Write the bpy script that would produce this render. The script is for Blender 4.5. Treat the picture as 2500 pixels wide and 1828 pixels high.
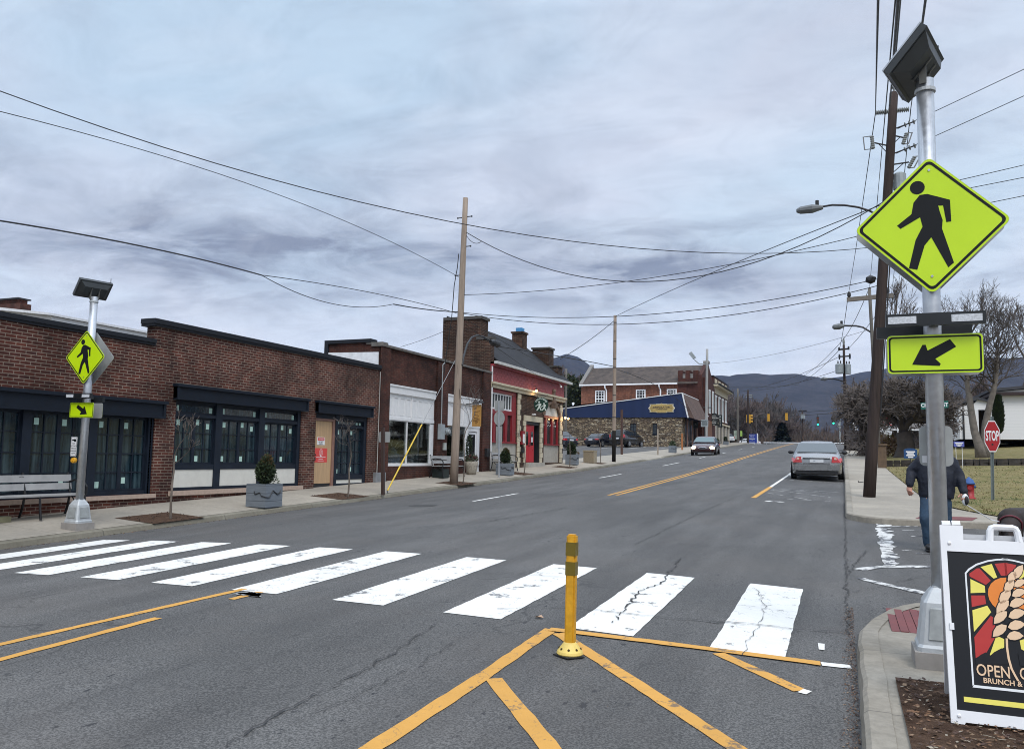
import bpy, bmesh, math, random, bisect
from mathutils import Vector, Matrix, noise
for _o in list(bpy.data.objects): bpy.data.objects.remove(_o)
SC=bpy.context.scene; COL=SC.collection
R=math.radians
# ------------------------------------------------------------------ camera
FPX,CYP,CXP=1966.71,929.656,1250.0
PIT,YAW,ROL=R(5.38474886),R(22.39101378),R(-0.95031095)
CAMZ=1.76; CAM=Vector((0,0,CAMZ))
_F=Vector((-math.sin(YAW)*math.cos(PIT),math.cos(YAW)*math.cos(PIT),math.sin(PIT)))
_R=Vector((math.cos(YAW),math.sin(YAW),0)); _U=_R.cross(_F)
CX_=_R*math.cos(ROL)-_U*math.sin(ROL); CU_=_U*math.cos(ROL)+_R*math.sin(ROL)
cd=bpy.data.cameras.new('camera'); cam=bpy.data.objects.new('camera',cd); COL.objects.link(cam)
mw=Matrix.Identity(4)
for i in range(3): mw[i][0]=CX_[i]; mw[i][1]=CU_[i]; mw[i][2]=-_F[i]; mw[i][3]=CAM[i]
cam.matrix_world=mw
cd.sensor_fit='HORIZONTAL'; cd.sensor_width=36; cd.lens=FPX/2500*36; cd.shift_y=(CYP-914)/2500
cd.clip_start=.05; cd.clip_end=20000
SC.camera=cam
SC.render.engine='CYCLES'; SC.cycles.filter_width=1.0
SC.render.resolution_x=1024; SC.render.resolution_y=748
SC.view_settings.view_transform='Standard'; SC.view_settings.look='None'; SC.view_settings.exposure=.32; SC.view_settings.gamma=1
# ------------------------------------------------------------------ sky (overcast) and a soft sun
SUN_EL,SUN_AZ=50,145
W=bpy.data.worlds.new('World'); SC.world=W; W.use_nodes=True
nt=W.node_tree; N=nt.nodes; L=nt.links; N.clear()
def nd(t,**k):
    n=N.new(t)
    for a,b in k.items(): setattr(n,a,b)
    return n
out=nd('ShaderNodeOutputWorld'); tc=nd('ShaderNodeTexCoord'); sep=nd('ShaderNodeSeparateXYZ'); L.new(tc.outputs['Generated'],sep.inputs[0])
def mth(op,a,b=None,c=None):
    n=nd('ShaderNodeMath',operation=op)
    for i,v in enumerate((a,b,c)):
        if v is None: continue
        if isinstance(v,(int,float)): n.inputs[i].default_value=v
        else: L.new(v,n.inputs[i])
    return n.outputs[0]
zc=mth('MAXIMUM',sep.outputs[2],0.0)
den=mth('ADD',zc,.16)
u=mth('DIVIDE',sep.outputs[0],den); v=mth('DIVIDE',sep.outputs[1],den)
cb=nd('ShaderNodeCombineXYZ'); L.new(u,cb.inputs[0]); L.new(v,cb.inputs[1])
def wn(scale,detail,rough,off,dist=0.0,sx=1,sy=1):
    mp=nd('ShaderNodeMapping'); mp.inputs['Location'].default_value=(off,off*.7,0); mp.inputs['Scale'].default_value=(sx,sy,1); mp.inputs['Rotation'].default_value=(0,0,.35)
    L.new(cb.outputs[0],mp.inputs[0])
    n=nd('ShaderNodeTexNoise'); n.inputs['Scale'].default_value=scale; n.inputs['Detail'].default_value=detail; n.inputs['Roughness'].default_value=rough; n.inputs['Distortion'].default_value=dist
    L.new(mp.outputs[0],n.inputs['Vector']); return n.outputs[0]
def ramp(v,stops):
    r=nd('ShaderNodeValToRGB'); el=r.color_ramp.elements
    while len(el)<len(stops): el.new(.5)
    for e,(p,c) in zip(el,stops): e.position=p; e.color=(*c,1)
    L.new(v,r.inputs[0]); return r.outputs[0]
def mixc(f,a,b,bt='MIX'):
    m=nd('ShaderNodeMix',data_type='RGBA',blend_type=bt)
    for s,v_ in ((m.inputs[0],f),(m.inputs[6],a),(m.inputs[7],b)):
        if isinstance(v_,(int,float)): s.default_value=v_
        elif isinstance(v_,tuple): s.default_value=(*v_,1)
        else: L.new(v_,s)
    return m.outputs[2]
big=wn(.55,4,.5,3.1,.25); fine=wn(2.3,9,.60,7.7,.7,1,1.3)
base=ramp(big,[(.34,(.40,.505,.62)),(.5,(.50,.545,.64)),(.64,(.44,.55,.655))])
# darker ragged undersides, mostly in a belt low in the sky
belt=ramp(sep.outputs[2],[(.0,(.05,.05,.05)),(.10,(.30,.30,.30)),(.19,(.95,.95,.95)),(.27,(.75,.75,.75)),(.36,(.35,.35,.35)),(.6,(.3,.3,.3))])
dk=ramp(fine,[(.45,(0,0,0)),(.63,(1,1,1))])
sg=nd('ShaderNodeSeparateColor'); L.new(belt,sg.inputs[0]); sk=nd('ShaderNodeSeparateColor'); L.new(dk,sk.inputs[0])
az=mth('ARCTAN2',sep.outputs[0],sep.outputs[1])
def bank(a,e,sa,se,k):
    p=mth('POWER',mth('DIVIDE',mth('SUBTRACT',az,a),sa),2.); q=mth('POWER',mth('DIVIDE',mth('SUBTRACT',sep.outputs[2],e),se),2.)
    return mth('MULTIPLY',mth('EXPONENT',mth('MULTIPLY',mth('ADD',p,q),-1.)),k)
cb2=nd('ShaderNodeCombineXYZ'); L.new(mth('MULTIPLY',az,5.),cb2.inputs[0]); L.new(mth('MULTIPLY',sep.outputs[2],22.),cb2.inputs[1])
st=nd('ShaderNodeTexNoise'); st.inputs['Scale'].default_value=1.15; st.inputs['Detail'].default_value=8; st.inputs['Roughness'].default_value=.6; st.inputs['Distortion'].default_value=.9; L.new(cb2.outputs[0],st.inputs['Vector'])
stv=mth('MINIMUM',mth('MAXIMUM',mth('MULTIPLY',mth('SUBTRACT',st.outputs[0],.36),3.6),0.),1.)
bk=mth('ADD',mth('ADD',bank(R(-40),.235,.25,.044,1.45),bank(R(-14),.225,.15,.034,1.1)),bank(R(-33),.34,.12,.03,.5))
dmask=mth('MINIMUM',mth('ADD',mth('MULTIPLY',mth('MULTIPLY',sg.outputs[0],sk.outputs[0]),.62),mth('MULTIPLY',bk,mth('ADD',mth('MULTIPLY',stv,.68),.16))),1.)
c1=mixc(dmask,base,(.205,.235,.31))
lite=ramp(wn(2.4,6,.55,1.3,.7,1,1.6),[(.5,(0,0,0)),(.72,(1,1,1))])
sl=nd('ShaderNodeSeparateColor'); L.new(lite,sl.inputs[0])
c1=mixc(mth('MULTIPLY',sl.outputs[0],.22),c1,(.68,.72,.79))
hz=ramp(sep.outputs[2],[(.0,(1,1,1)),(.12,(.55,.55,.55)),(.22,(0,0,0))])
sh=nd('ShaderNodeSeparateColor'); L.new(hz,sh.inputs[0])
c2=mixc(mth('MULTIPLY',sh.outputs[0],.8),c1,(.67,.70,.77))
# overcast sky is brighter towards the zenith
zen=ramp(sep.outputs[2],[(.0,(.285,.285,.285)),(.5,(.295,.295,.295)),(.70,(.55,.55,.55)),(1,(.75,.75,.74))])
tx=ramp(wn(4.2,10,.66,2.2,1.1,1,1.5),[(.3,(.90,.905,.915)),(.52,(1,1,1)),(.72,(1.05,1.045,1.035))])
c2=mixc(1.0,c2,tx,'MULTIPLY')
c3=mixc(1.0,c2,zen,'MULTIPLY')
bg=nd('ShaderNodeBackground'); L.new(c3,bg.inputs[0]); bg.inputs[1].default_value=4.0
sky=nd('ShaderNodeTexSky'); sky.sky_type='NISHITA'; sky.sun_disc=False; sky.sun_elevation=R(SUN_EL); sky.sun_rotation=R(SUN_AZ)
bs=nd('ShaderNodeBackground'); L.new(sky.outputs[0],bs.inputs[0]); bs.inputs[1].default_value=.07
ms=nd('ShaderNodeMixShader'); ms.inputs[0].default_value=.93; L.new(bs.outputs[0],ms.inputs[1]); L.new(bg.outputs[0],ms.inputs[2])
L.new(ms.outputs[0],out.inputs[0])
sd=bpy.data.lights.new('sun','SUN'); sd.energy=1.5; sd.angle=R(22); sd.color=(1,.965,.92)
so=bpy.data.objects.new('sun',sd); COL.objects.link(so); so.rotation_euler=(R(90-SUN_EL),0,R(180-SUN_AZ)); so.location=(0,-20,60)
# ------------------------------------------------------------------ survey of the ground
KN=[(-60,-1.8),(-20,-.6),(0,0),(35,1.05),(60,1.93),(90,3.0),(120,4.02),(140,4.62),(155,4.85),(170,4.82),(200,4.0),(260,0.5),(400,-9)]
KY=[k[0] for k in KN]
def prof(y):
    y=min(max(y,-59.9),399.)
    i=min(max(0,bisect.bisect_right(KY,y)-1),len(KN)-2)
    def sl(j):
        a,b=max(0,j-1),min(len(KN)-1,j+1); return (KN[b][1]-KN[a][1])/(KN[b][0]-KN[a][0])
    x0,z0=KN[i]; x1,z1=KN[i+1]; d=x1-x0; t=(y-x0)/d; m0,m1=sl(i)*d,sl(i+1)*d
    return z0*(2*t**3-3*t*t+1)+m0*(t**3-2*t*t+t)+z1*(-2*t**3+3*t*t)+m1*(t**3-t*t)
def lerp(a,b,t): return a+(b-a)*t
def pw(x,pts):
    if x<=pts[0][0]: return pts[0][1]
    for (a,b),(c,d) in zip(pts,pts[1:]):
        if x<=c: return lerp(b,d,(x-a)/(c-a))
    return pts[-1][1]
def GX(y): return pw(y,[(0,-12.0),(44,-12.05),(66,-12.4),(90,-13.0),(120,-13.8),(160,-15.2)])     # left gutter line
def road(x,y):
    c=-.00391*x*x-.0434*x if x<0 else 0
    return prof(y)+max(c,-.04)
def swl(x,y): # left sidewalk
    return prof(y)-.04+.10+min(.065*max(0,GX(y)-x),.14)
def lawn(x,y):
    b=prof(y)+.14
    r=max(0,x-1.9)
    return b+.022*min(r,40)*min(1,max(0,(y-18)/25))+.035*max(0,min(r,60)-0)*min(1,max(0,(y-42)/15))
def swr(x,y): return prof(y)+.12
def ray(px,py):
    a=(px-CXP)/FPX; b=-(py-CYP)/FPX
    return CX_*a+CU_*b+_F
KD=2500/2259
def cast(px,py,surf=road,off=0.):
    d=ray(px,py); prev=t=.5
    while t<600:
        P=CAM+d*t
        if P.z<surf(P.x,P.y)+off:
            a,b=prev,t
            for _ in range(40):
                m=(a+b)/2; P=CAM+d*m
                if P.z<surf(P.x,P.y)+off: b=m
                else: a=m
            return CAM+d*b
        prev=t; t*=1.012
    return CAM+d*200
def castd(x,y,surf=road,off=0.): return cast(x*KD,y*KD,surf,off)
def atX(px,py,X): d=ray(px,py); return CAM+d*(X/d.x)
def atY(px,py,Y): d=ray(px,py); return CAM+d*(Y/d.y)
def dX(x,y,X): return atX(x*KD,y*KD,X)
def dY(x,y,Y): return atY(x*KD,y*KD,Y)
def proj(P):
    q=Vector(P)-CAM; z=q.dot(_F); return CXP+FPX*q.dot(CX_)/z, CYP-FPX*q.dot(CU_)/z
# ------------------------------------------------------------------ materials
MATS={}
class NT:
    def __init__(s,name):
        s.m=bpy.data.materials.new(name); s.m.use_nodes=True; s.t=s.m.node_tree; s.t.nodes.clear()
        s.o=s.n('ShaderNodeOutputMaterial'); s.b=s.n('ShaderNodeBsdfPrincipled'); s.t.links.new(s.b.outputs[0],s.o.inputs[0])
    def n(s,t,**k):
        q=s.t.nodes.new(t)
        for a,b in k.items(): setattr(q,a,b)
        return q
    def l(s,a,b): s.t.links.new(a,b)
    def put(s,sock,v):
        if isinstance(v,(int,float)): sock.default_value=v
        elif isinstance(v,(tuple,list)): sock.default_value=(*v,1) if len(v)==3 and sock.type=='RGBA' else v
        else: s.l(v,sock)
    def math(s,op,a,b=None,c=None):
        q=s.n('ShaderNodeMath',operation=op)
        for i,v in enumerate((a,b,c)):
            if v is not None: s.put(q.inputs[i],v)
        return q.outputs[0]
    def mix(s,f,a,b,bt='MIX'):
        m=s.n('ShaderNodeMix',data_type='RGBA',blend_type=bt); s.put(m.inputs[0],f); s.put(m.inputs[6],a); s.put(m.inputs[7],b); return m.outputs[2]
    def pos(s): return s.n('ShaderNodeNewGeometry').outputs['Position']
    def objc(s): return s.n('ShaderNodeTexCoord').outputs['Object']
    def mapv(s,v,sc=(1,1,1),rot=(0,0,0),loc=(0,0,0)):
        m=s.n('ShaderNodeMapping'); s.l(v,m.inputs[0]); m.inputs['Scale'].default_value=sc; m.inputs['Rotation'].default_value=rot; m.inputs['Location'].default_value=loc; return m.outputs[0]
    def noise(s,v,scale,detail=4,rough=.55,dist=0):
        q=s.n('ShaderNodeTexNoise'); s.l(v,q.inputs['Vector']); q.inputs['Scale'].default_value=scale; q.inputs['Detail'].default_value=detail; q.inputs['Roughness'].default_value=rough; q.inputs['Distortion'].default_value=dist; return q.outputs[0]
    def rng(s,v,a,b,c=0.,d=1.):
        q=s.n('ShaderNodeMapRange'); s.put(q.inputs[0],v)
        for i,x in enumerate((a,b,c,d)): q.inputs[i+1].default_value=x
        return q.outputs[0]
    def bump(s,h,st,dist=.01):
        q=s.n('ShaderNodeBump'); q.inputs['Strength'].default_value=st; q.inputs['Distance'].default_value=dist; s.l(h,q.inputs['Height']); s.l(q.outputs[0],s.b.inputs['Normal'])
    def wallv(s):
        g=s.n('ShaderNodeNewGeometry'); a=s.n('ShaderNodeSeparateXYZ'); s.l(g.outputs['Position'],a.inputs[0]); b=s.n('ShaderNodeSeparateXYZ'); s.l(g.outputs['True Normal'],b.inputs[0])
        f=s.math('GREATER_THAN',s.math('ABSOLUTE',b.outputs[0]),.5)
        uu=s.math('ADD',s.math('MULTIPLY',a.outputs[1],f),s.math('MULTIPLY',a.outputs[0],s.math('SUBTRACT',1.,f)))
        c=s.n('ShaderNodeCombineXYZ'); s.l(uu,c.inputs[0]); s.l(a.outputs[2],c.inputs[1]); return c.outputs[0]
    def base(s,c): s.put(s.b.inputs['Base Color'],c)
    def set(s,rough=.6,metal=0,spec=.5):
        s.b.inputs['Roughness'].default_value=rough; s.b.inputs['Metallic'].default_value=metal; s.b.inputs['Specular IOR Level'].default_value=spec
def sc3(c,k): return tuple(min(1,max(0,x*k)) for x in c)
def M(name,col,rough=.6,metal=0,var=.18,scale=6,bump=0.,spec=.5,world=False,coat=0,streak=False):
    if name in MATS: return MATS[name]
    q=NT(name); v=q.pos() if world else q.objc()
    if streak: v=q.mapv(v,(6,6,.6))
    n1=q.noise(v,scale,6,.6); 
    c=q.mix(q.rng(n1,.3,.7),sc3(col,1-var),sc3(col,1+var)); q.base(c); q.set(rough,metal,spec)
    if coat: q.b.inputs['Coat Weight'].default_value=coat; q.b.inputs['Coat Roughness'].default_value=.08
    rr=q.rng(n1,.3,.7,max(.02,rough-.08),min(1,rough+.08)); q.l(rr,q.b.inputs['Roughness'])
    if bump: q.bump(q.noise(v,scale*8,4),bump)
    MATS[name]=q.m; return q.m
def brickmat(name,c1,c2,mortar,rowh=.0667,bw=.213,ms=.0085,dark=.5,bright=.25,seed=0.):
    q=NT(name); v=q.wallv(); 
    jit=q.noise(q.mapv(v,(3,3,3)),2,2)
    br=q.n('ShaderNodeTexBrick'); q.l(v,br.inputs['Vector']); br.inputs['Scale'].default_value=1; br.inputs['Mortar Size'].default_value=ms; br.inputs['Mortar Smooth'].default_value=.25
    br.inputs['Brick Width'].default_value=bw; br.inputs['Row Height'].default_value=rowh; br.inputs['Bias'].default_value=-.1
    br.inputs['Color1'].default_value=(*c1,1); br.inputs['Color2'].default_value=(*c2,1); br.inputs['Mortar'].default_value=(*mortar,1)
    big=q.noise(q.mapv(v,(1,1,1),loc=(seed,seed,0)),.9,6,.65,.3); drk=q.rng(big,.38,.64,1.08,1-dark)
    cc=q.mix(1.,br.outputs[0],drk,'MULTIPLY')
    strk=q.rng(q.noise(q.mapv(v,(2.6,.22,1),loc=(seed,0,0)),1.3,5,.6),.50,.70,1,.62); cc=q.mix(1.,cc,strk,'MULTIPLY')
    pale=q.rng(q.noise(q.mapv(v,(1.2,2.5,1),loc=(seed+4,1,0)),1.6,8,.7),.62,.74,0,.55*bright*2)
    cc=q.mix(pale,cc,(.42,.36,.30)); 
    per=q.n('ShaderNodeTexWhiteNoise',noise_dimensions='2D')
    fl=q.n('ShaderNodeVectorMath',operation='FLOOR'); q.l(q.mapv(v,(1/bw,1/rowh,1)),fl.inputs[0]); q.l(fl.outputs[0],per.inputs['Vector'])
    cc=q.mix(q.rng(per.outputs[0],0,1,0,.55),cc,q.mix(1.,cc,(.45,.42,.42),'MULTIPLY'))
    q.base(cc); q.set(.85,0,.3)
    q.bump(q.math('SUBTRACT',1.,br.outputs['Fac']),.5,.008)
    MATS[name]=q.m; return q.m
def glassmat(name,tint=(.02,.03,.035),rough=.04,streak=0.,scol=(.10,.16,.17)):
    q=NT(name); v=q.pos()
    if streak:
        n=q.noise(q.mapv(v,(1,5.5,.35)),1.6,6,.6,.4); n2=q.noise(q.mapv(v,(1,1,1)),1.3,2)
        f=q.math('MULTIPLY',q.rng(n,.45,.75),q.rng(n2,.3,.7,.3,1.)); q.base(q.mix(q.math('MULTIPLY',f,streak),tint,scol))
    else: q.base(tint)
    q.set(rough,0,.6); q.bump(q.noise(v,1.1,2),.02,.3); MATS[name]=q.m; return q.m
def thinglass(name,tint=(.75,.85,.85),op=.25):
    q=NT(name); tr=q.n('ShaderNodeBsdfTransparent'); tr.inputs[0].default_value=(*tint,1); gl=q.n('ShaderNodeBsdfGlossy'); gl.inputs['Roughness'].default_value=.03
    lw=q.n('ShaderNodeLayerWeight'); lw.inputs[0].default_value=.35
    f=q.math('ADD',q.math('MULTIPLY',lw.outputs['Fresnel'],.8),op); mx=q.n('ShaderNodeMixShader'); q.l(f,mx.inputs[0]); q.l(tr.outputs[0],mx.inputs[1]); q.l(gl.outputs[0],mx.inputs[2]); q.l(mx.outputs[0],q.o.inputs[0]); gl.inputs[0].default_value=(.75,.75,.75,1)
    MATS[name]=q.m; return q.m
def emit(name,col,s):
    q=NT(name); q.base(col); q.b.inputs['Emission Color'].default_value=(*col,1); q.b.inputs['Emission Strength'].default_value=s; MATS[name]=q.m; return q.m
# ------------------------------------------------------------------ objects
ORG={}
def tag(o,label=None,cat=None,group=None,kind=None):
    if label: o['label']=label
    if cat: o['category']=cat
    if group: o['group']=group
    if kind: o['kind']=kind
    return o
def thing(name,label,cat,loc=(0,0,0),rz=0,group=None):
    o=bpy.data.objects.new(name,None); COL.objects.link(o); o.location=loc; o.rotation_euler=(0,0,rz); o.empty_display_size=.2
    ORG[o.name]=Vector(loc); return tag(o,label,cat,group)
class MB:
    def __init__(s): s.bm=bmesh.new(); s.mi=0; s.sm=False
    def _f(s,vs):
        try: f=s.bm.faces.new(vs)
        except ValueError: return None
        f.material_index=s.mi; f.smooth=s.sm; return f
    def poly(s,pts):
        return s._f([s.bm.verts.new(p) for p in pts])
    def box(s,x0,x1,y0,y1,z0,z1):
        x0,x1=sorted((x0,x1)); y0,y1=sorted((y0,y1)); z0,z1=sorted((z0,z1))
        v=[s.bm.verts.new((x,y,z)) for x in (x0,x1) for y in (y0,y1) for z in (z0,z1)]
        for a in ((0,1,3,2),(4,6,7,5),(0,4,5,1),(2,3,7,6),(0,2,6,4),(1,5,7,3)): s._f([v[i] for i in a])
        return s
    def hexa(s,b,t):
        vb=[s.bm.verts.new(p) for p in b]; vt=[s.bm.verts.new(p) for p in t]; n=len(b)
        s._f(vb[::-1]); s._f(vt)
        for i in range(n): s._f([vb[i],vb[(i+1)%n],vt[(i+1)%n],vt[i]])
        return s
    def extr(s,pts,vec):
        v=Vector(vec); a=[Vector(p) for p in pts]; return s.hexa(a,[p+v for p in a])
    def obox(s,o,r,u,w,h,d):   # box centred at o with axes r,u (unit) sizes w,h and depth d along r x u
        o,r,u=Vector(o),Vector(r).normalized(),Vector(u).normalized(); n=r.cross(u)
        c=[o+r*(a*w/2)+u*(b*h/2)-n*(d/2) for a,b in ((-1,-1),(1,-1),(1,1),(-1,1))]; return s.extr(c,n*d)
    def tube(s,pts,rad,n=8,cap=True):
        pts=[Vector(p) for p in pts]
        if not isinstance(rad,(list,tuple)): rad=[rad]*len(pts)
        rings=[]; up=None
        for i,p in enumerate(pts):
            d=(pts[min(i+1,len(pts)-1)]-pts[max(i-1,0)])
            if d.length<1e-9: d=Vector((0,0,1))
            d.normalize()
            if up is None:
                up=Vector((0,0,1)) if abs(d.z)<.9 else Vector((1,0,0))
            a=up-d*up.dot(d)
            if a.length<1e-4: a=Vector((1,0,0))-d*d.x
            a.normalize(); up=a; b=d.cross(a)
            rings.append([s.bm.verts.new(p+(a*math.cos(2*math.pi*k/n)+b*math.sin(2*math.pi*k/n))*rad[i]) for k in range(n)])
        for r0,r1 in zip(rings,rings[1:]):
            for k in range(n): s._f([r0[k],r0[(k+1)%n],r1[(k+1)%n],r1[k]])
        if cap: s._f(rings[0][::-1]); s._f(rings[-1])
        return s
    def lathe(s,prof_,o=(0,0,0),n=16,axis='Z'):
        o=Vector(o); rings=[]
        for r,z in prof_:
            ring=[]
            for k in range(n):
                a=2*math.pi*k/n; c,d=r*math.cos(a),r*math.sin(a)
                p={'Z':(c,d,z),'Y':(c,z,d),'X':(z,c,d)}[axis]
                ring.append(s.bm.verts.new(o+Vector(p)))
            rings.append(ring)
        for r0,r1 in zip(rings,rings[1:]):
            for k in range(n): s._f([r0[k],r0[(k+1)%n],r1[(k+1)%n],r1[k]])
        s._f(rings[0][::-1]); s._f(rings[-1]); return s
    def ball(s,c,r,sub=2,jit=0,sq=(1,1,1)):
        bm2=bmesh.new(); bmesh.ops.create_icosphere(bm2,subdivisions=sub,radius=1)
        m={}
        for v in bm2.verts:
            k=1+(random.random()-.5)*jit; m[v.index]=s.bm.verts.new((c[0]+v.co.x*r*sq[0]*k,c[1]+v.co.y*r*sq[1]*k,c[2]+v.co.z*r*sq[2]*k))
        for f in bm2.faces: s._f([m[v.index] for v in f.verts])
        bm2.free(); return s
    def text(s,txt,size,o,r,u,ext=.002,align='CENTER',sx=1.,bold=0):
        cu=bpy.data.curves.new('t','FONT'); cu.body=txt; cu.size=size; cu.align_x=align; cu.align_y='CENTER'; cu.extrude=ext; cu.offset=bold; cu.resolution_u=3
        ob=bpy.data.objects.new('t',cu); me=bpy.data.meshes.new_from_object(ob)
        o,r,u=Vector(o),Vector(r).normalized(),Vector(u).normalized(); n=r.cross(u); k=len(s.bm.verts)
        mt=Matrix.Identity(4)
        for i in range(3): mt[i][0]=r[i]*sx; mt[i][1]=u[i]; mt[i][2]=n[i]; mt[i][3]=o[i]
        me.transform(mt); nf=len(s.bm.faces); s.bm.from_mesh(me); s.bm.faces.ensure_lookup_table()
        for f in s.bm.faces[nf:]: f.material_index=s.mi
        bpy.data.objects.remove(ob); bpy.data.curves.remove(cu); bpy.data.meshes.remove(me); return s
    def build(s,name,mats,parent=None,world=True,label=None,recalc=True):
        if recalc: bmesh.ops.recalc_face_normals(s.bm,faces=s.bm.faces)
        me=bpy.data.meshes.new(name)
        org=Vector((0,0,0))
        if parent is not None and world: org=ORG[parent.name]
        if org.length: bmesh.ops.translate(s.bm,verts=s.bm.verts,vec=-org)
        s.bm.to_mesh(me); s.bm.free()
        for m in (mats if isinstance(mats,(list,tuple)) else [mats]): me.materials.append(m)
        o=bpy.data.objects.new(name,me); COL.objects.link(o)
        if parent is not None: o.parent=parent; ORG[o.name]=ORG[parent.name]
        else: ORG[o.name]=Vector((0,0,0))
        if label: o['label']=label
        return o
def single(mb,name,mats,label,cat,group=None,base=None):   # a one-mesh thing whose origin is moved to its base
    o=mb.build(name,mats)
    if base is not None:
        o.data.transform(Matrix.Translation(-Vector(base))); o.location=base; ORG[o.name]=Vector(base)
    return tag(o,label,cat,group)
def struct(mb,name,mats): o=mb.build(name,mats,recalc=False); o['kind']='structure'; return o
def copy_tree(o,parent=None,loc=None,rz=None,label=None,scale=None):
    c=o.copy(); COL.objects.link(c)
    if parent is not None: c.parent=parent
    if loc is not None: c.location=loc
    if rz is not None: c.rotation_euler=(0,0,rz)
    if scale is not None: c.scale=scale if isinstance(scale,(tuple,list)) else (scale,)*3
    if label: c['label']=label
    for ch in list(o.children): copy_tree(ch,c)
    return c
XA,YA,ZA=Vector((1,0,0)),Vector((0,1,0)),Vector((0,0,1))
# ------------------------------------------------------------------ ground materials
def asphaltmat():
    q=NT('asphalt'); v=q.pos()
    big=q.noise(v,.25,4,.55); mid=q.noise(q.mapv(v,(1.6,.25,1)),1.2,5,.6); fine=q.noise(v,70,3,.7); 
    c=q.mix(q.rng(big,.35,.65),(.086,.084,.081),(.122,.119,.115)); c=q.mix(q.rng(mid,.40,.65,0,.7),c,(.066,.064,.062))
    c=q.mix(q.rng(fine,.42,.6),q.mix(1.,c,(.52,.52,.52),'MULTIPLY'),q.mix(1.,c,(1.40,1.38,1.36),'MULTIPLY'))
    sp=q.n('ShaderNodeTexVoronoi'); q.l(v,sp.inputs['Vector']); sp.inputs['Scale'].default_value=48
    c=q.mix(q.rng(sp.outputs['Distance'],.0,.16,.55,0),c,(.34,.33,.32))
    # small pits / tar spots
    pit=q.noise(q.mapv(v,(5,2.2,1)),3.2,3,.6); pm=q.noise(v,.5,2); c=q.mix(q.math('MULTIPLY',q.rng(pit,.655,.69),q.rng(pm,.46,.54)),c,(.03,.03,.032))
    # hairline cracks
    dv=q.n('ShaderNodeVectorMath',operation='ADD'); nn=q.n('ShaderNodeTexNoise'); q.l(v,nn.inputs['Vector']); nn.inputs['Scale'].default_value=.9; nn.inputs['Detail'].default_value=8
    sc=q.n('ShaderNodeVectorMath',operation='SCALE'); q.l(nn.outputs['Color'],sc.inputs[0]); sc.inputs['Scale'].default_value=1.5; q.l(v,dv.inputs[0]); q.l(sc.outputs[0],dv.inputs[1])
    vo=q.n('ShaderNodeTexVoronoi',feature='DISTANCE_TO_EDGE'); q.l(q.mapv(dv.outputs[0],(1,.45,1)),vo.inputs['Vector']); vo.inputs['Scale'].default_value=.42
    ck=q.math('MULTIPLY',q.rng(vo.outputs[0],.0,.008,1,0),q.rng(q.noise(v,.35,3),.5,.58)); c=q.mix(q.math('MULTIPLY',ck,.7),c,(.03,.03,.03)); oil=q.noise(q.mapv(v,(1.1,.16,1),loc=(3,0,0)),1.,3,.5); c=q.mix(q.rng(oil,.54,.72,0,.42),c,(.045,.044,.043)); c=q.mix(q.rng(q.noise(v,.6,4,.6),.5,.7,0,.25),c,(.115,.10,.088))
    q.base(c); q.set(.8,0,.35); q.bump(fine,.35,.006); return q.m
def concretemat(name,c0=(.36,.33,.28),c1=(.27,.25,.22),joint=1.5,jx=0.,stain=(.16,.14,.11)):
    q=NT(name); v=q.pos(); s=q.n('ShaderNodeSeparateXYZ'); q.l(v,s.inputs[0])
    a=q.noise(v,.7,6,.65); b=q.noise(v,14,5,.7); c=q.mix(q.rng(a,.35,.65),c0,c1); c=q.mix(q.rng(b,.35,.7,0,.35),c,stain)
    f=q.math('ABSOLUTE',q.math('SUBTRACT',q.math('FRACT',q.math('DIVIDE',s.outputs[1],joint)),.5)); j=q.rng(f,.0,.006,1,0)
    panel=q.n('ShaderNodeTexWhiteNoise',noise_dimensions='1D'); q.l(q.math('FLOOR',q.math('ADD',q.math('DIVIDE',s.outputs[1],joint),.5)),panel.inputs['W'])
    c=q.mix(q.rng(panel.outputs[0],0,1,0,.35),c,q.mix(1.,c,(.72,.73,.74),'MULTIPLY')); c=q.mix(q.math('MULTIPLY',j,.7),c,(.06,.055,.05))
    q.base(c); q.set(.9,0,.25); q.bump(b,.3,.006); return q.m
def grassmat():
    q=NT('dry_grass'); v=q.pos(); a=q.noise(v,.25,5,.6); b=q.noise(q.mapv(v,(1,.55,1)),2.2,6,.7); c_=q.noise(v,26,4,.7)
    c=q.mix(q.rng(a,.35,.65),(.22,.185,.075),(.16,.15,.06)); c=q.mix(q.rng(b,.4,.65,0,.9),c,(.25,.20,.105)); c=q.mix(q.rng(q.noise(v,.9,5,.7),.52,.7,0,.8),c,(.055,.075,.02))
    c=q.mix(q.rng(c_,.3,.7,.35,0),c,(.09,.075,.035)); q.base(c); q.set(.95,0,.1); q.bump(c_,.8,.03); return q.m
def soilmat(name,a,b,s=9):
    q=NT(name); v=q.pos(); n=q.noise(v,s,8,.75); c=q.mix(q.rng(n,.35,.65),a,b); q.base(c); q.set(.95,0,.1); q.bump(q.noise(v,s*4,5,.7),1.,.03); return q.m
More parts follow.
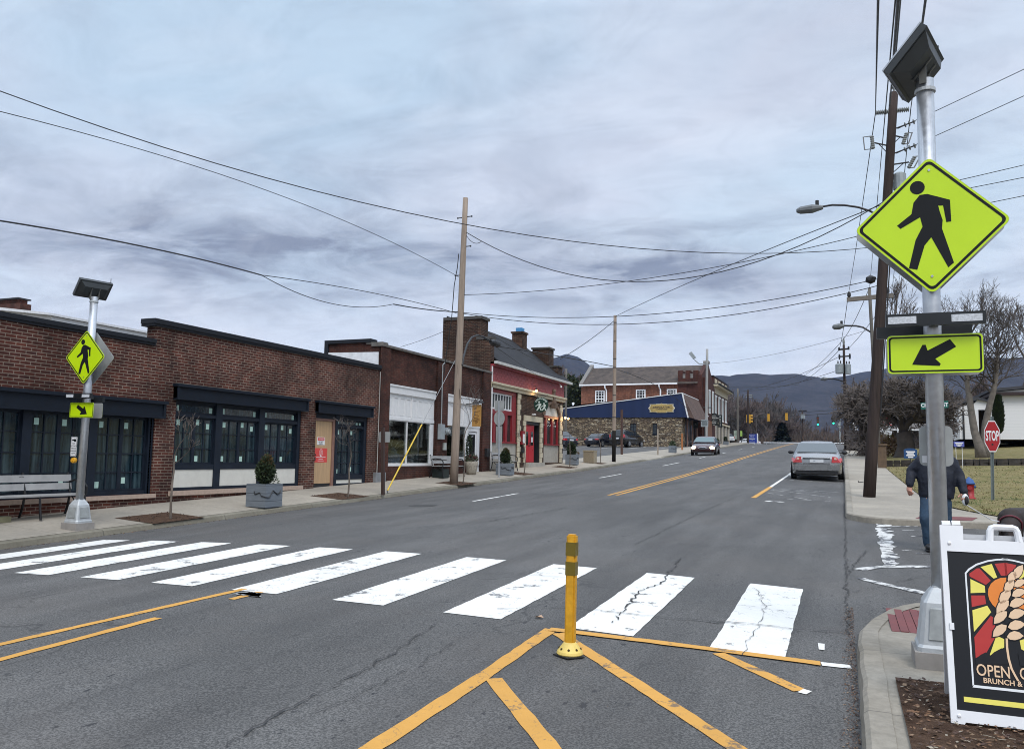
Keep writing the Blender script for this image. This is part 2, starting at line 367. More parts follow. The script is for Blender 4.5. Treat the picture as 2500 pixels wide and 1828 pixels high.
def paintmat(name,col,wear=.5,thr=.60,under=(.09,.09,.095)):
    q=NT(name); v=q.pos(); n=q.noise(v,3.5,8,.72); f=q.noise(v,60,3,.7)
    vo=q.n('ShaderNodeTexVoronoi',feature='DISTANCE_TO_EDGE'); dn=q.n('ShaderNodeTexNoise'); q.l(v,dn.inputs['Vector']); dn.inputs['Scale'].default_value=2.5; dn.inputs['Detail'].default_value=6
    ad=q.n('ShaderNodeVectorMath',operation='ADD'); q.l(v,ad.inputs[0]); q.l(dn.outputs['Color'],ad.inputs[1]); q.l(ad.outputs[0],vo.inputs['Vector']); vo.inputs['Scale'].default_value=2.1
    ck=q.math('MULTIPLY',q.rng(vo.outputs[0],.0,.010,1,0),q.rng(q.noise(v,1.1,3),.46,.56))
    c=q.mix(q.rng(q.noise(v,1.3,6,.75),.38,.66,0,.8),col,sc3(col,.82)); w=q.rng(n,thr,thr+.04,0,wear); c=q.mix(q.math('MAXIMUM',w,q.math('MULTIPLY',ck,.7)),c,under); c=q.mix(q.rng(f,.55,.75,0,.35),c,sc3(col,.6))
    q.base(c); q.set(.7,0,.3); return q.m
ASPH=asphaltmat(); CONC=concretemat('concrete_walk',(.40,.355,.29),(.30,.27,.225)); CONC2=concretemat('concrete_pale',(.36,.325,.27),(.225,.20,.16),1.55,stain=(.09,.08,.065)); CURB=concretemat('kerb_concrete',(.26,.24,.19),(.17,.155,.12),3.,stain=(.08,.07,.05))
GRASS=grassmat(); MULCH=soilmat('mulch',(.055,.032,.022),(.12,.075,.05)); WHITEP=paintmat('white_road_paint',(.75,.735,.69),.85,.58); WHITEW=paintmat('worn_white_paint',(.62,.61,.58),1.,.50); YELP=paintmat('yellow_road_paint',(.60,.31,.065),.85,.58,(.12,.10,.08))
TAR=M('crack_dark',(.045,.043,.042),.95)
BROWNG=soilmat('valley_floor',(.10,.085,.05),(.06,.05,.035),.05)
def ygrid(a,b,st): 
    n=max(1,int(round((b-a)/st))); return [a+(b-a)*i/n for i in range(n+1)]
YS=ygrid(-30,20,.5)+ygrid(20,80,1.)[1:]+ygrid(80,200,2.5)[1:]+ygrid(200,398,9)[1:]
def sheet(mb,xs_of_y,ys,zf):
    prev=None
    for y in ys:
        row=[mb.bm.verts.new((x,y,zf(x,y))) for x in xs_of_y(y)]
        if prev:
            for i in range(len(row)-1): mb._f([prev[i],prev[i+1],row[i+1],row[i]])
        prev=row
mb=MB(); mb.sm=True
sheet(mb,lambda y:[lerp(GX(y)-.3,0,i/26) for i in range(27)]+[.35],YS,road); struct(mb,'road',ASPH)
# side street to the right and near part of the road behind the corner island
def side(x,y): return prof(y)+.0
NEARY=8.45; FARY=17.9
mb=MB(); mb.sm=True
sheet(mb,lambda y:[.35,1,2,4,7,12,20,35,60],ygrid(NEARY-.6,FARY+.6,.5),lambda x,y: prof(y)+ (0 if x<.5 else -.0015)); struct(mb,'side_street',ASPH)
# left kerb and sidewalk
mb=MB()
def kerbrow(y):
    g=GX(y); n=.012*noise.noise(Vector((0,y*.9,0)))
    z=prof(y); dz=0.0
    if 53.5<y<59.5: dz=-.08
    return [(g+.03,z-.045),(g+.0+n,z+.045+dz),(g-.03+n,z+.06+dz),(g-.17,z+.065+dz)]
prev=None
for y in YS:
    if y>150: break
    row=[mb.bm.verts.new((x,y,z)) for x,z in kerbrow(y)]
    if prev:
        for i in range(3): mb._f([prev[i],prev[i+1],row[i+1],row[i]])
    prev=row
struct(mb,'left_kerb',CURB)
mb=MB()
def swz(x,y):
    d=0
    if 53.5<y<59.5: d=-.08*max(0,1-(GX(y)-.17-x)/1.)
    return swl(x,y)-.002+d
sheet(mb,lambda y:[GX(y)-.17-i*.35 for i in range(7)]+[-14.9,-15.6],[y for y in YS if y<=150],swz); struct(mb,'left_sidewalk',CONC)
# parking lot beyond the tavern
mb=MB(); sheet(mb,lambda y:[-15.6,-16,-18,-22,-27,-34,-45],ygrid(43.2,93,2),lambda x,y: prof(y)+.15-.004*(-15.6-x)*0); struct(mb,'parking_lot',ASPH)
mb=MB()
for x0 in (-17.5,-20.2,-23.0,-25.8,-28.6):
    mb.poly([(x0,80,prof(80)+.157),(x0+.12,80,prof(80)+.157),(x0+.12,88,prof(88)+.157),(x0,88,prof(88)+.157)])
struct(mb,'bay_lines',WHITEP)
# right sidewalk, kerbs
def rx(y): return 1.95+ (max(0,24-y)/6.)**2*1.7 if y<24 else 1.95
FCOR=[]  # far corner kerb outline
for i in range(9):
    a=math.pi/2*i/8; FCOR.append((1.15-1.1*math.cos(a)-.05, FARY+1.3-1.25*math.sin(a)))
mb=MB()
def hc(x,y): return .12
def strip(mb,pts,zf,w,top=.13,base=-.02):
    # kerb along an outline pts (street side); w is the inward offset vector function
    prev=None
    for i,(x,y) in enumerate(pts):
        a=Vector(pts[max(0,i-1)]); b=Vector(pts[min(len(pts)-1,i+1)]); t=(b-a).normalized(); n=Vector((t.y,-t.x))*w
        z=prof(y); top=hc(x,y)+.008; k1,k2=.018*noise.noise(Vector((x*3,y*3.1,1))),.012*noise.noise(Vector((x*4,y*4.3,8))); row=[mb.bm.verts.new((x,y,z+base)),mb.bm.verts.new((x+n.x*(.12+k1*4),y+n.y*(.12+k1*4),z+top-.022+k2)),mb.bm.verts.new((x+n.x*(.28+k1*5),y+n.y*(.28+k1*5),z+top+k2*.3)),mb.bm.verts.new((x+n.x,y+n.y,z+top))]
        if prev:
            for k in range(3): mb._f([prev[k],row[k],row[k+1],prev[k+1]])
        prev=row
far_out=[(.0,y) for y in ygrid(150,FARY+1.4,3)]+FCOR+[(x,FARY+.05) for x in (1.6,2.5,4,7,12,20,35,60)]
far_out=[p for p in far_out]
strip(mb,far_out,None,-.16)
CT=[(7.3,.06),(7.9,.075),(8.27,.12),(8.6,.19),(8.83,.26),(9.1,.36),(9.36,.49),(9.55,.63),(9.70,.85),(9.82,1.2),(9.92,1.9),(9.97,3)]
def xc(y): return pw(y,CT)
def hc(x,y): return pw(y,[(6.7,.12),(7.3,.095),(8.3,.03),(12,.03)]) if y<12 else .12
near_out=[(.06,y) for y in ygrid(-6,1,.6)]+[(.06+.012*noise.noise(Vector((y*2.2,0,5))),y) for y in ygrid(1.15,7.2,.12)]+[(x,y) for y,x in CT]+[(5,10),(8,10),(14,10),(40,10)]
strip(mb,near_out,None,.17)
kb=struct(mb,'right_kerb',CONC2)
mb=MB(); mb.mi=0
sheet(mb,lambda y:[.15,.6,1.2,rx(y)],[FARY+1.3]+[y for y in YS if FARY+1.3<y<=150],swr)
sheet(mb,lambda y:[ (1.1-1.1*math.sqrt(max(0,1-((FARY+1.3-y)/1.3)**2))+.17) , 1.6, rx(y),5,12,30,60],ygrid(FARY+.15,FARY+1.3,.2),swr)
struct(mb,'right_sidewalk',CONC)
mb=MB()
sheet(mb,lambda y:[xc(y)+.13+(.15 if y>9.6 else 0),max(xc(y)+.3,1.5),max(xc(y)+.4,2.4),4,8,20,40],ygrid(-6,9.84,.12),lambda x,y: prof(y)+hc(x,y)); struct(mb,'corner_sidewalk',CONC2)
TACT=M('brick_red_pavers',(.15,.045,.045),.85)
def tactile(p,name,y0,y1,x0,x1,n=10):
    mb=MB(); mb.box(x0,x1,y0,y1,prof((y0+y1)/2)+.10,prof((y0+y1)/2)+.134)
    st=(x1-x0)/n
    for i in range(n):
        if i%2: mb.box(x0+i*st+.01,x0+(i+1)*st-.01,y0+.02,y1-.02,prof((y0+y1)/2)+.134,prof((y0+y1)/2)+.139)
    struct(mb,name,TACT)
mb=MB(); x0,x1,y0,y1=.36,1.0,8.02,9.15
for i_ in range(9):
    a=x0+(x1-x0)*i_/9; b=x0+(x1-x0)*(i_+1)/9-.005; h1=.009 if i_%2 else .004
    mb.hexa([(a,y0,prof(y0)+.028),(b,y0,prof(y0)+.028),(b,y1,prof(y1)+.02),(a,y1,prof(y1)+.02)],[(a,y0,prof(y0)+hc(0,y0)+h1),(b,y0,prof(y0)+hc(0,y0)+h1),(b,y1,prof(y1)+.03+h1),(a,y1,prof(y1)+.03+h1)])
struct(mb,'tactile_paving',TACT)
mb=MB(); zz=prof(FARY+.9)+.126
mb.poly([(1.3,FARY+.35,prof(FARY+.35)+.128),(2.3,FARY+.35,prof(FARY+.35)+.128),(2.5,FARY+1.1,prof(FARY+1.1)+.128),(1.5,FARY+1.1,prof(FARY+1.1)+.128)]); 
mb.poly([(3.1,FARY+.35,prof(FARY+.35)+.128),(3.9,FARY+.35,prof(FARY+.35)+.128),(4.0,FARY+.9,prof(FARY+.9)+.128),(3.3,FARY+.9,prof(FARY+.9)+.128)]); struct(mb,'far_tactile_paving',TACT)
# lawn
mb=MB(); mb.sm=True
sheet(mb,lambda y:[rx(y),rx(y)+.5,rx(y)+1.2]+[3.6+i*1.5 for i in range(30)]+[60,90],ygrid(FARY+1.3,60,1.)+ygrid(60,150,4)[1:],lambda x,y: lawn(x,y)+.012*noise.noise(Vector((x*.8,y*.8,0)))); struct(mb,'lawn',GRASS)
# mulch bed at the bottom right
m0=castd(1975,1500,swr); m1=castd(2010,1652,swr)
mb=MB(); mb.sm=True
sheet(mb,lambda y:[lerp(m0.x,m1.x,(m0.y-y)/(m0.y-m1.y)) if y>m1.y else m1.x]+[.9,1.3,1.8,2.4,3.2],ygrid(.5,m0.y,.2),lambda x,y: prof(y)+.135+.02*noise.noise(Vector((x*3,y*3,1)))); struct(mb,'mulch_bed',MULCH)
# leaves and bark bits in the bed
random.seed(5); mb=MB(); LC=[M('leaf_a',(.16,.085,.045),.9),M('leaf_b',(.24,.16,.10),.9),M('leaf_c',(.07,.04,.03),.9),M('leaf_d',(.30,.26,.20),.9),M('blade_green',(.05,.09,.02),.9)]
for i in range(9000):
    y=random.uniform(1.2,m0.y); x=random.uniform(lerp(m0.x,m1.x,(m0.y-y)/(m0.y-m1.y)) if y>m1.y else m1.x,2.6)
    c=Vector((x,y,prof(y)+.142+random.random()*.02)); s=random.uniform(.006,.022); a=random.random()*6.3
    d=Vector((math.cos(a),math.sin(a),random.uniform(-.3,.3)))*s; e=Vector((-math.sin(a),math.cos(a),random.uniform(-.5,.5)))*s*random.uniform(.25,.7)
    mb.mi=random.choice((0,0,1,2,2,2,3)); mb.poly([c-d,c+e,c+d,c-e])
for i in range(160):
    y=random.uniform(2,m0.y-.3); x=random.uniform(.6,2.2); c=Vector((x,y,prof(y)+.15)); a=random.random()*6.3; mb.mi=random.choice((1,3,3)); pts=[c]
    for k in range(4): a+=random.uniform(-.8,.8); c=c+Vector((math.cos(a)*.03,math.sin(a)*.03,random.uniform(-.006,.008))); pts.append(c)
    mb.tube(pts,.0018,3)
for cx,cy in ((.95,4.85),(.62,3.9),(1.3,4.3),(.9,2.9),(1.02,5.1)):
    for k in range(130):
        x=cx+random.gauss(0,.07); y=cy+random.gauss(0,.05); z=prof(y)+.14; h=random.uniform(.015,.05); a=random.random()*6.3; mb.mi=4
        mb.poly([(x,y,z),(x+.004,y,z),(x+math.cos(a)*h*.5,y+math.sin(a)*h*.5,z+h)])
tag(mb.build('bark_litter',LC,recalc=False),'brown leaf and bark litter covering the bed at the kerb corner','leaf litter',kind='stuff')
# gutter debris along right kerb
random.seed(6); mb=MB()
for i in range(3600):
    y=random.uniform(2.5,9.2) if random.random()<.7 else random.uniform(18,40); x=.055-abs(random.gauss(0,.045))
    c=Vector((x,y,road(x,y)+.006)); s=random.uniform(.003,.010); a=random.random()*6.3; mb.mi=random.choice((0,2,2,2,1))
    d=Vector((math.cos(a),math.sin(a),.3))*s; e=Vector((-math.sin(a),math.cos(a),.2))*s*.6; mb.poly([c-d,c+e,c+d,c-e])
for i in range(1500):
    y=random.uniform(3,45); x=GX(y)+.03+abs(random.gauss(0,.06)); c=Vector((x,y,road(x,y)+.008)); s=random.uniform(.006,.025); a=random.random()*6.3; mb.mi=random.choice((0,2,2,2))
    d=Vector((math.cos(a),math.sin(a),.3))*s; e=Vector((-math.sin(a),math.cos(a),.2))*s*.6; mb.poly([c-d,c+e,c+d,c-e])
tag(mb.build('gutter_debris',LC,recalc=False),'dead leaves and grit lying along the gutters','debris',kind='stuff')
# short dry grass blades on the lawn
random.seed(7); mb=MB(); GC=[M('blade_tan',(.29,.235,.125),.95),M('blade_olive',(.19,.17,.075),.95),M('blade_green2',(.10,.13,.045),.95)]
for i in range(15000):
    y=19.2+ (random.random()**1.7)*32; x=rx(y)+random.random()**1.2*11; z=lawn(x,y)-.01; h=random.uniform(.015,.05); a=random.random()*6.3; w=.012+.0006*y
    g=noise.noise(Vector((x*.6,y*.35,2))); mb.mi=2 if (g>.22 or y<20.3) and random.random()<.7 else (1 if random.random()<.4 else 0)
    mb.poly([(x-w*math.cos(a),y-w*math.sin(a),z),(x+w*math.cos(a),y+w*math.sin(a),z),(x+random.gauss(0,.02),y+random.gauss(0,.02),z+h)])
tag(mb.build('grass',GC,recalc=False),'short dry winter grass on the lawn behind the hydrant','grass',kind='stuff')
# ------------------------------------------------------------------ road markings
def mark(name,strips,mat,off=.005,surf=road,jag=.005):
    mb=MB(); random.seed(11)
    for pts,w in strips:
        for a,b in zip(pts,pts[1:]):
            a=Vector((a[0],a[1])); b=Vector((b[0],b[1])); d=b-a; n=max(1,int(d.length/.12)) if d.length<12 else int(d.length/.5); t=d.normalized(); s=Vector((-t.y,t.x)); prev=None
            for i in range(n+1):
                p=a+d*(i/n); ww=w/2; l=p+s*(ww+random.uniform(-jag,jag)); r=p-s*(ww+random.uniform(-jag,jag)); row=[]
                k=max(1,int(w/.25))
                for j in range(k+1):
                    q=l.lerp(r,j/k); row.append(mb.bm.verts.new((q.x,q.y,surf(q.x,q.y)+off)))
                if prev:
                    for j in range(k): mb._f([prev[j],prev[j+1],row[j+1],row[j]])
                prev=row
    return struct(mb,name,mat)
def P2(x,y,surf=road): p=castd(x,y,surf); return (p.x,p.y)
RE=[-.46,-1.68,-2.9,-4.13,-5.39,-6.5,-7.58,-8.68,-9.7,-10.75]
mark('crosswalk_marking',[([(r-.29,6.86 if i else 6.84),(r-.29,9.93)],.58) for i,r in enumerate(RE)],WHITEP,.005)
mark('yellow_island_lines',[([P2(1216,1388),P2(1068,1490)],.115),([P2(1072,1488),P2(818,1652),P2(560,1830)],.12),([P2(1088,1497),P2(1218,1655),P2(1330,1800)],.12),
 ([P2(1232,1397),P2(1625,1652),P2(1850,1800)],.12),([P2(1585,1441),P2(1765,1524)],.11)],YELP,.0055)
mark('yellow_island_edge',[([P2(1212,1389),P2(1810,1465)],.11)],YELP,.010)
mark('white_line_ends',[([P2(1812,1465),P2(1877,1472)],.10),([P2(1766,1524),P2(1785,1529)],.10),([P2(1812,1420),P2(1813,1434)],.05)],WHITEP,.0065)
mark('yellow_centre_lines',[([P2(-200,1467),P2(540,1299)],.09),([P2(-200,1508),P2(348,1363)],.09),([P2(510,1322),P2(575,1306)],.09)],YELP,.005)
ya=(-5.86,21.6)
mark('far_yellow_centre_lines',[([(-5.78,21.7),(-6.05,45),(-6.30,62),(-6.75,100),(-7.3,150),(-7.4,168)],.1),([(-5.98,21.6),(-6.28,45),(-6.55,62),(-7.02,100),(-7.6,150),(-7.7,168)],.1)],YELP,.006)
mark('white_lane_dashes',[([(-8.66,18.6),(-8.66,21.6)],.10),([(-8.9,30.8),(-8.92,34.2)],.10),([(-9.07,43.6),(-9.1,48.5)],.10),([(-9.3,57),(-9.35,60)],.1),([(-9.5,70),(-9.6,73)],.1),([(-9.8,84),(-9.9,88)],.1),([(-10.1,100),(-10.2,104)],.1)],WHITEP,.005)
# parking bay beside right kerb
c0=P2(1662,1098); c1=P2(1700,1074); c2=P2(1750,1040)
mark('bay_yellow_tip',[([c0,c1],.13)],YELP,.005)
dirv=Vector(c2)-Vector(c1); c3=Vector(c2)+dirv*1.2
mark('bay_edge_line',[([c1,c2,(-2.1,36),(-2.15,60),(-2.25,90)],.10)],WHITEP,.005)
mark('bay_cross_lines',[([P2(1727,1058),P2(1857,1066)],.05),([P2(1704,1078),P2(1852,1086)],.045),([P2(1704,1079),P2(1835,1089)],.04),([P2(1698,1080),P2(1832,1097)],.05),([P2(1692,1087),P2(1796,1104)],.04),([P2(1690,1098),P2(1850,1107)],.05),
  ([P2(1690,1105),P2(1722,1106)],.045)],WHITEW,.0062)
mark('bay_tick_marks',[([P2(1690,1106),P2(1703,1106)],.2),([P2(1713,1107),P2(1726,1107)],.2)],WHITEP,.008)
# jagged worn crosswalk of the side street
def S2(x,y): return P2(x,y,side)
mb=MB(); random.seed(3); prev=None
A0,A1=Vector(S2(1928,1134)),Vector(S2(1950,1252)); B0,B1=Vector(S2(1957,1133)),Vector(S2(1988,1250))
for i in range(60):
    t=i/59; l=A0.lerp(A1,t)+Vector((random.uniform(-.03,.02),0)); r=B0.lerp(B1,t)+Vector((random.uniform(-.09,.04),0)); row=[mb.bm.verts.new((p.x,p.y,side(p.x,p.y)+.006)) for p in (l,r)]
    if prev and random.random()<.97: mb._f([prev[0],prev[1],row[1],row[0]])
    prev=row
struct(mb,'side_crosswalk_edge',WHITEW)
mark('side_crosswalk_lines',[([S2(1895,1257),S2(1940,1250),S2(2056,1250)],.16),([S2(1895,1275),S2(1930,1284),S2(2055,1312)],.13),([S2(1955,1147),S2(2010,1149)],.06),([S2(1955,1162),S2(2060,1160)],.07),([S2(2030,1149),S2(2259,1143)],.05),
 ([S2(2100,1150),S2(2259,1153)],.06),([S2(2100,1165),S2(2160,1167)],.04),([S2(2010,1183),S2(2060,1181)],.04),([S2(2020,1220),S2(2060,1222)],.045),([S2(1990,1214),S2(2010,1213)],.03),([S2(2110,1138),S2(2259,1136)],.12),([S2(2130,1185),S2(2300,1190)],.05),([S2(1990,1169),S2(2045,1171)],.03)],WHITEW,.006,side,.02)
# cracks in the asphalt
def crack(name,paths):
    mb=MB(); random.seed(21)
    for pts,w in paths:
        pts=[Vector(p) for p in pts]; path=[]
        for a,b in zip(pts,pts[1:]):
            n=max(2,int((b-a).length/.07)) if (b-a).length<15 else int((b-a).length/.2)
            for i in range(n): path.append(a.lerp(b,i/n)+Vector((random.gauss(0,.016),random.gauss(0,.016))))
        path.append(pts[-1]); prev=None
        for i,p in enumerate(path):
            t=(path[min(i+1,len(path)-1)]-path[max(0,i-1)]).normalized(); s=Vector((-t.y,t.x))*w*random.uniform(.1,.85)*.5*(0 if random.random()<.06 else 1)
            row=[mb.bm.verts.new((q.x,q.y,road(q.x,q.y)+.0145)) for q in (p+s,p-s)]
            if prev: mb._f([prev[0],prev[1],row[1],row[0]])
            prev=row
    struct(mb,name,TAR)
crack('road_cracks',[([P2(490,1652),P2(640,1560),P2(770,1497),P2(870,1440),P2(960,1380)],.022),([P2(640,1600),P2(860,1500),P2(1000,1420)],.012),
 ([P2(1500,1232),P2(1478,1262),P2(1455,1290),P2(1410,1305),P2(1392,1330),P2(1350,1375)],.03),([P2(1100,1345),P2(1260,1340),P2(1400,1358),P2(1560,1372),P2(1740,1388),P2(1876,1398)],.018),([P2(1560,1372),P2(1640,1376),P2(1720,1384)],.022),
 ([P2(1000,1262),P2(1180,1270),P2(1320,1282)],.014),([P2(1400,1202),P2(1560,1124),P2(1640,1090)],.02),([P2(1500,1200),P2(1700,1213),P2(1862,1232)],.02),([P2(1668,1300),P2(1690,1340),P2(1660,1400),P2(1640,1450)],.01),
 ([P2(1862,1110),P2(1866,1200),P2(1868,1300),P2(1872,1400)],.03),([P2(1870,1270),P2(1890,1240),P2(1910,1215)],.03),([P2(1862,1170),P2(1925,1180)],.02),([P2(1870,1310),P2(1960,1290),P2(2040,1270)],.02),
 ([P2(1740,1118),P2(1850,1135)],.025),([P2(1780,1150),P2(1860,1160)],.02),([P2(860,1170),P2(1080,1150),P2(1250,1120)],.03),([P2(1090,1110),P2(1300,1085),P2(1500,1050)],.03)])
mb=MB(); c=cast(933*KD,1115*KD); mb.sm=True
pts=[(c.x+.34*math.cos(i/24*6.2832),c.y+.34*math.sin(i/24*6.2832)) for i in range(24)]
mb.poly([(x,y,road(x,y)+.006) for x,y in pts]); o=struct(mb,'manhole_cover',M('cast_iron',(.05,.048,.045),.7,.3)); 
mb=MB(); random.seed(9)   # worn metal patch by the centre line
q0=P2(495,1312); 
for k in range(9): mb.poly([(q0[0]+.05+random.random()*.4,q0[1]+random.random()*.25,road(q0[0],q0[1])+.012) for _ in range(4)])
struct(mb,'patched_marker',M('grey_patch',(.3,.3,.3),.6))
single_leaf=MB(); lp=castd(1189,1364); s_=.045
single_leaf.poly([lp+Vector((-s_,0,.01)),lp+Vector((-.01,-.03,.03)),lp+Vector((s_,0,.012)),lp+Vector((.01,.035,.03))]); single(single_leaf,'fallen_leaf',M('leaf_tan',(.45,.30,.2),.8),'curled tan leaf lying on the asphalt by the crosswalk','leaf')
# ------------------------------------------------------------------ valley floor to the horizon, hills
mb=MB(); mb.sm=True
def gfar(x,y):
    if y<150 and x>-14: return prof(max(y,-55))-.35
    if y<150: return prof(max(y,-55))-.3 if x<-14 else prof(y)-.3
    return max(prof(y)-.3,-40) if y<300 else max(-9-(y-398)*.08,-30)
GXS=[-6000,-3000,-1500,-700,-300,-150,-80,-50,-30,-16,-8,0,8,30,60,90,150,300,700,1500,3000,6000]
sheet(mb,lambda y:GXS,[-3000,-600,-200,-60]+ygrid(-50,150,5)+ygrid(155,398,9)+[500,700,1200,2500,5000],lambda x,y: gfar(x,y) if y>-61 else -2.2); struct(mb,'ground',BROWNG)
RID=[(-1400,700),(-300,760),(600,790),(1100,808),(1225,801),(1250,793),(1275,800),(1300,815),(1330,832),(1420,846),(1560,836),(1600,832),(1650,837),(1700,841),(1780,844),(1860,835),(1950,822),(2100,803),(2200,801),(2259,802),(2500,790),(3100,800)]
def ridge(az):  # elevation slope at azimuth
    return pw(az,RAZ)
RAZ=[]
for x,y in RID:
    d=ray(x*KD,y*KD); RAZ.append((math.atan2(d.x,d.y),d.z/math.hypot(d.x,d.y)))
def hillmat():
    q=NT('wooded_hill'); v=q.pos(); a=q.noise(q.mapv(v,(1,1,1.6)),.012,8,.72,.6); b=q.noise(q.mapv(v,(1,1,1)),.06,6,.75)
    c=q.mix(q.rng(a,.35,.65),(.045,.043,.047),(.070,.066,.070)); c=q.mix(q.rng(b,.4,.65,0,.5),c,(.03,.032,.030)); q.base(c); q.set(1,0,0); return q.m
HILL=hillmat()
mb=MB(); mb.sm=True; prev=None; RR=[900,1200,1500,1800,2100,2350,2600,2800,2950,3100,3300,3700]
for i in range(1001):
    az=R(-62+i*.12); row=[]
    for r in RR:
        t=min(1,max(0,(r-900)/2200)); p=Vector((math.sin(az)*r,math.cos(az)*r)); H=ridge(az)*3100+1.76
        w=t*t*(3-2*t); z=-31+(H+31)*w
        if r<3100: z+=(noise.fractal(Vector((p.x/600,p.y/600,0)),.9,2,4)*70+noise.fractal(Vector((p.x/160,p.y/160,3)),.9,2,3)*14)*math.sin(math.pi*t)
        else: z=H+noise.noise(Vector((az*90,0,0)))*7+random.uniform(-1.5,4.5)+6*noise.noise(Vector((az*500,1,0))) if r==3100 else H-60
        row.append(mb.bm.verts.new((p.x,p.y,z)))
    if prev:
        for k in range(len(row)-1): mb._f([prev[k],row[k],row[k+1],prev[k+1]])
    prev=row
struct(mb,'hills',HILL)
# ------------------------------------------------------------------ buildings on the left
XF=-14.2
BR_A=brickmat('brown_brick',(.140,.041,.026),(.072,.027,.021),(.31,.24,.19),dark=.62,bright=.35,seed=2.)
BR_B=brickmat('red_brown_brick',(.100,.028,.018),(.060,.020,.015),(.10,.065,.05),dark=.6,bright=.1,seed=5.)
BR_C=brickmat('dark_tavern_brick',(.080,.034,.021),(.040,.021,.015),(.17,.125,.09),dark=.6,bright=.15,seed=9.)
BR_M=brickmat('orange_brick',(.25,.085,.047),(.16,.058,.036),(.20,.14,.10),.09,.26,.010,dark=.35,bright=.1,seed=12.)
BR_M2=brickmat('deep_red_brick',(.085,.026,.018),(.062,.020,.015),(.09,.05,.04),.09,.26,.008,dark=.3,bright=.05,seed=15.)
NAVY=M('navy_trim',(.006,.010,.018),.6,var=.3,spec=.25); NAVYG=M('navy_frame',(.007,.012,.022),.55,var=.25,spec=.3)
CREAM=M('cream_panel',(.60,.585,.53),.6,var=.06); SILL=M('stone_sill',(.40,.30,.24),.8,var=.15,scale=14,world=True)
BLACKCAP=M('black_coping',(.010,.012,.017),.6,var=.2,spec=.3); WHITE=M('white_paint',(.72,.72,.72),.5,var=.05); WHITED=M('white_flashing',(.70,.71,.73),.6,var=.12)
RED=M('red_paint',(.22,.014,.020),.45,var=.12); REDD=M('red_door_paint',(.42,.015,.025),.35,var=.08); PINK=M('pink_red_shingle',(.28,.07,.075),.75,var=.2)
BEIGE=M('beige_stone',(.50,.44,.32),.8,var=.12,scale=10); STUCCO=M('grey_stucco',(.33,.31,.27),.9,var=.15); ROOFING=M('flat_roof',(.12,.12,.12),.9)
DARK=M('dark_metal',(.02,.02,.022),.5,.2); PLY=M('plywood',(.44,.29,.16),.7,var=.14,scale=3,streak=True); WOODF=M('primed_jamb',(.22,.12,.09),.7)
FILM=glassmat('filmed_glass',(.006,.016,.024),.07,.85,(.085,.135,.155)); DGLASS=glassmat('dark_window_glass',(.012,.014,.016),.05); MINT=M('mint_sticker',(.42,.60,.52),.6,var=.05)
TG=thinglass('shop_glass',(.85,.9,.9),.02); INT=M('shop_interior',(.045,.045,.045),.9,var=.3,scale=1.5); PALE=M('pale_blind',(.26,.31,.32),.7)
def wallx(mb,X,y0,y1,z0f,z1,holes,depth=.3,topf=None):
    """front face in plane x=X with openings, and their reveals"""
    ys=sorted({y0,y1,*[h[0] for h in holes],*[h[1] for h in holes]}); zs=sorted({z0f,z1,*[h[2] for h in holes],*[h[3] for h in holes]})
    for a,b in zip(ys,ys[1:]):
        for c,d in zip(zs,zs[1:]):
            m=((a+b)/2,(c+d)/2)
            if any(h[0]<m[0]<h[1] and h[2]<m[1]<h[3] for h in holes): continue
            mb.poly([(X,a,c),(X,b,c),(X,b,d),(X,a,d)])
    for a,b,c,d in holes:
        X2=X-depth
        mb.poly([(X,a,c),(X2,a,c),(X2,a,d),(X,a,d)]); mb.poly([(X,b,c),(X2,b,c),(X2,b,d),(X,b,d)]); mb.poly([(X,a,d),(X2,a,d),(X2,b,d),(X,b,d)]); mb.poly([(X,a,c),(X2,a,c),(X2,b,c),(X,b,c)])
def shell(mb,X,Xb,y0,y1,z0,z1):
    mb.poly([(X,y0,z0),(Xb,y0,z0),(Xb,y0,z1),(X,y0,z1)]); mb.poly([(X,y1,z0),(Xb,y1,z0),(Xb,y1,z1),(X,y1,z1)]); mb.poly([(Xb,y0,z0),(Xb,y1,z0),(Xb,y1,z1),(Xb,y0,z1)])
def casement(root,y0,y1,z0,z1,cols,rows,X=XF-.10,fw=.045,glass=FILM,frame=NAVYG,st=None,name='window'):
    mb=MB(); mb.box(X-.05,X,y0,y0+fw,z0,z1); mb.box(X-.05,X,y1-fw,y1,z0,z1); mb.box(X-.05,X,y0+fw,y1-fw,z0,z0+fw); mb.box(X-.05,X,y0+fw,y1-fw,z1-fw,z1)
    for i in range(1,cols): y=lerp(y0,y1,i/cols); mb.box(X-.04,X-.006,y-.012,y+.012,z0+fw,z1-fw)
    for i in range(1,rows): z=lerp(z0,z1,i/rows); mb.box(X-.04,X-.009,y0+fw,y1-fw,z-.012,z+.012)
    w=mb.build(name,frame,root)
    mb=MB(); mb.box(X-.036,X-.026,y0+.01,y1-.01,z0+.01,z1-.01); mb.build('pane',glass,w)
    if st:
        mb=MB()
        for u_,v_ in st:
            yy=lerp(y0,y1,u_); zz=lerp(z0,z1,v_); mb.box(X-.0255,X-.022,yy-.05,yy+.05,zz-.065,zz+.065)
        mb.build('sticker',MINT,w)
    return w
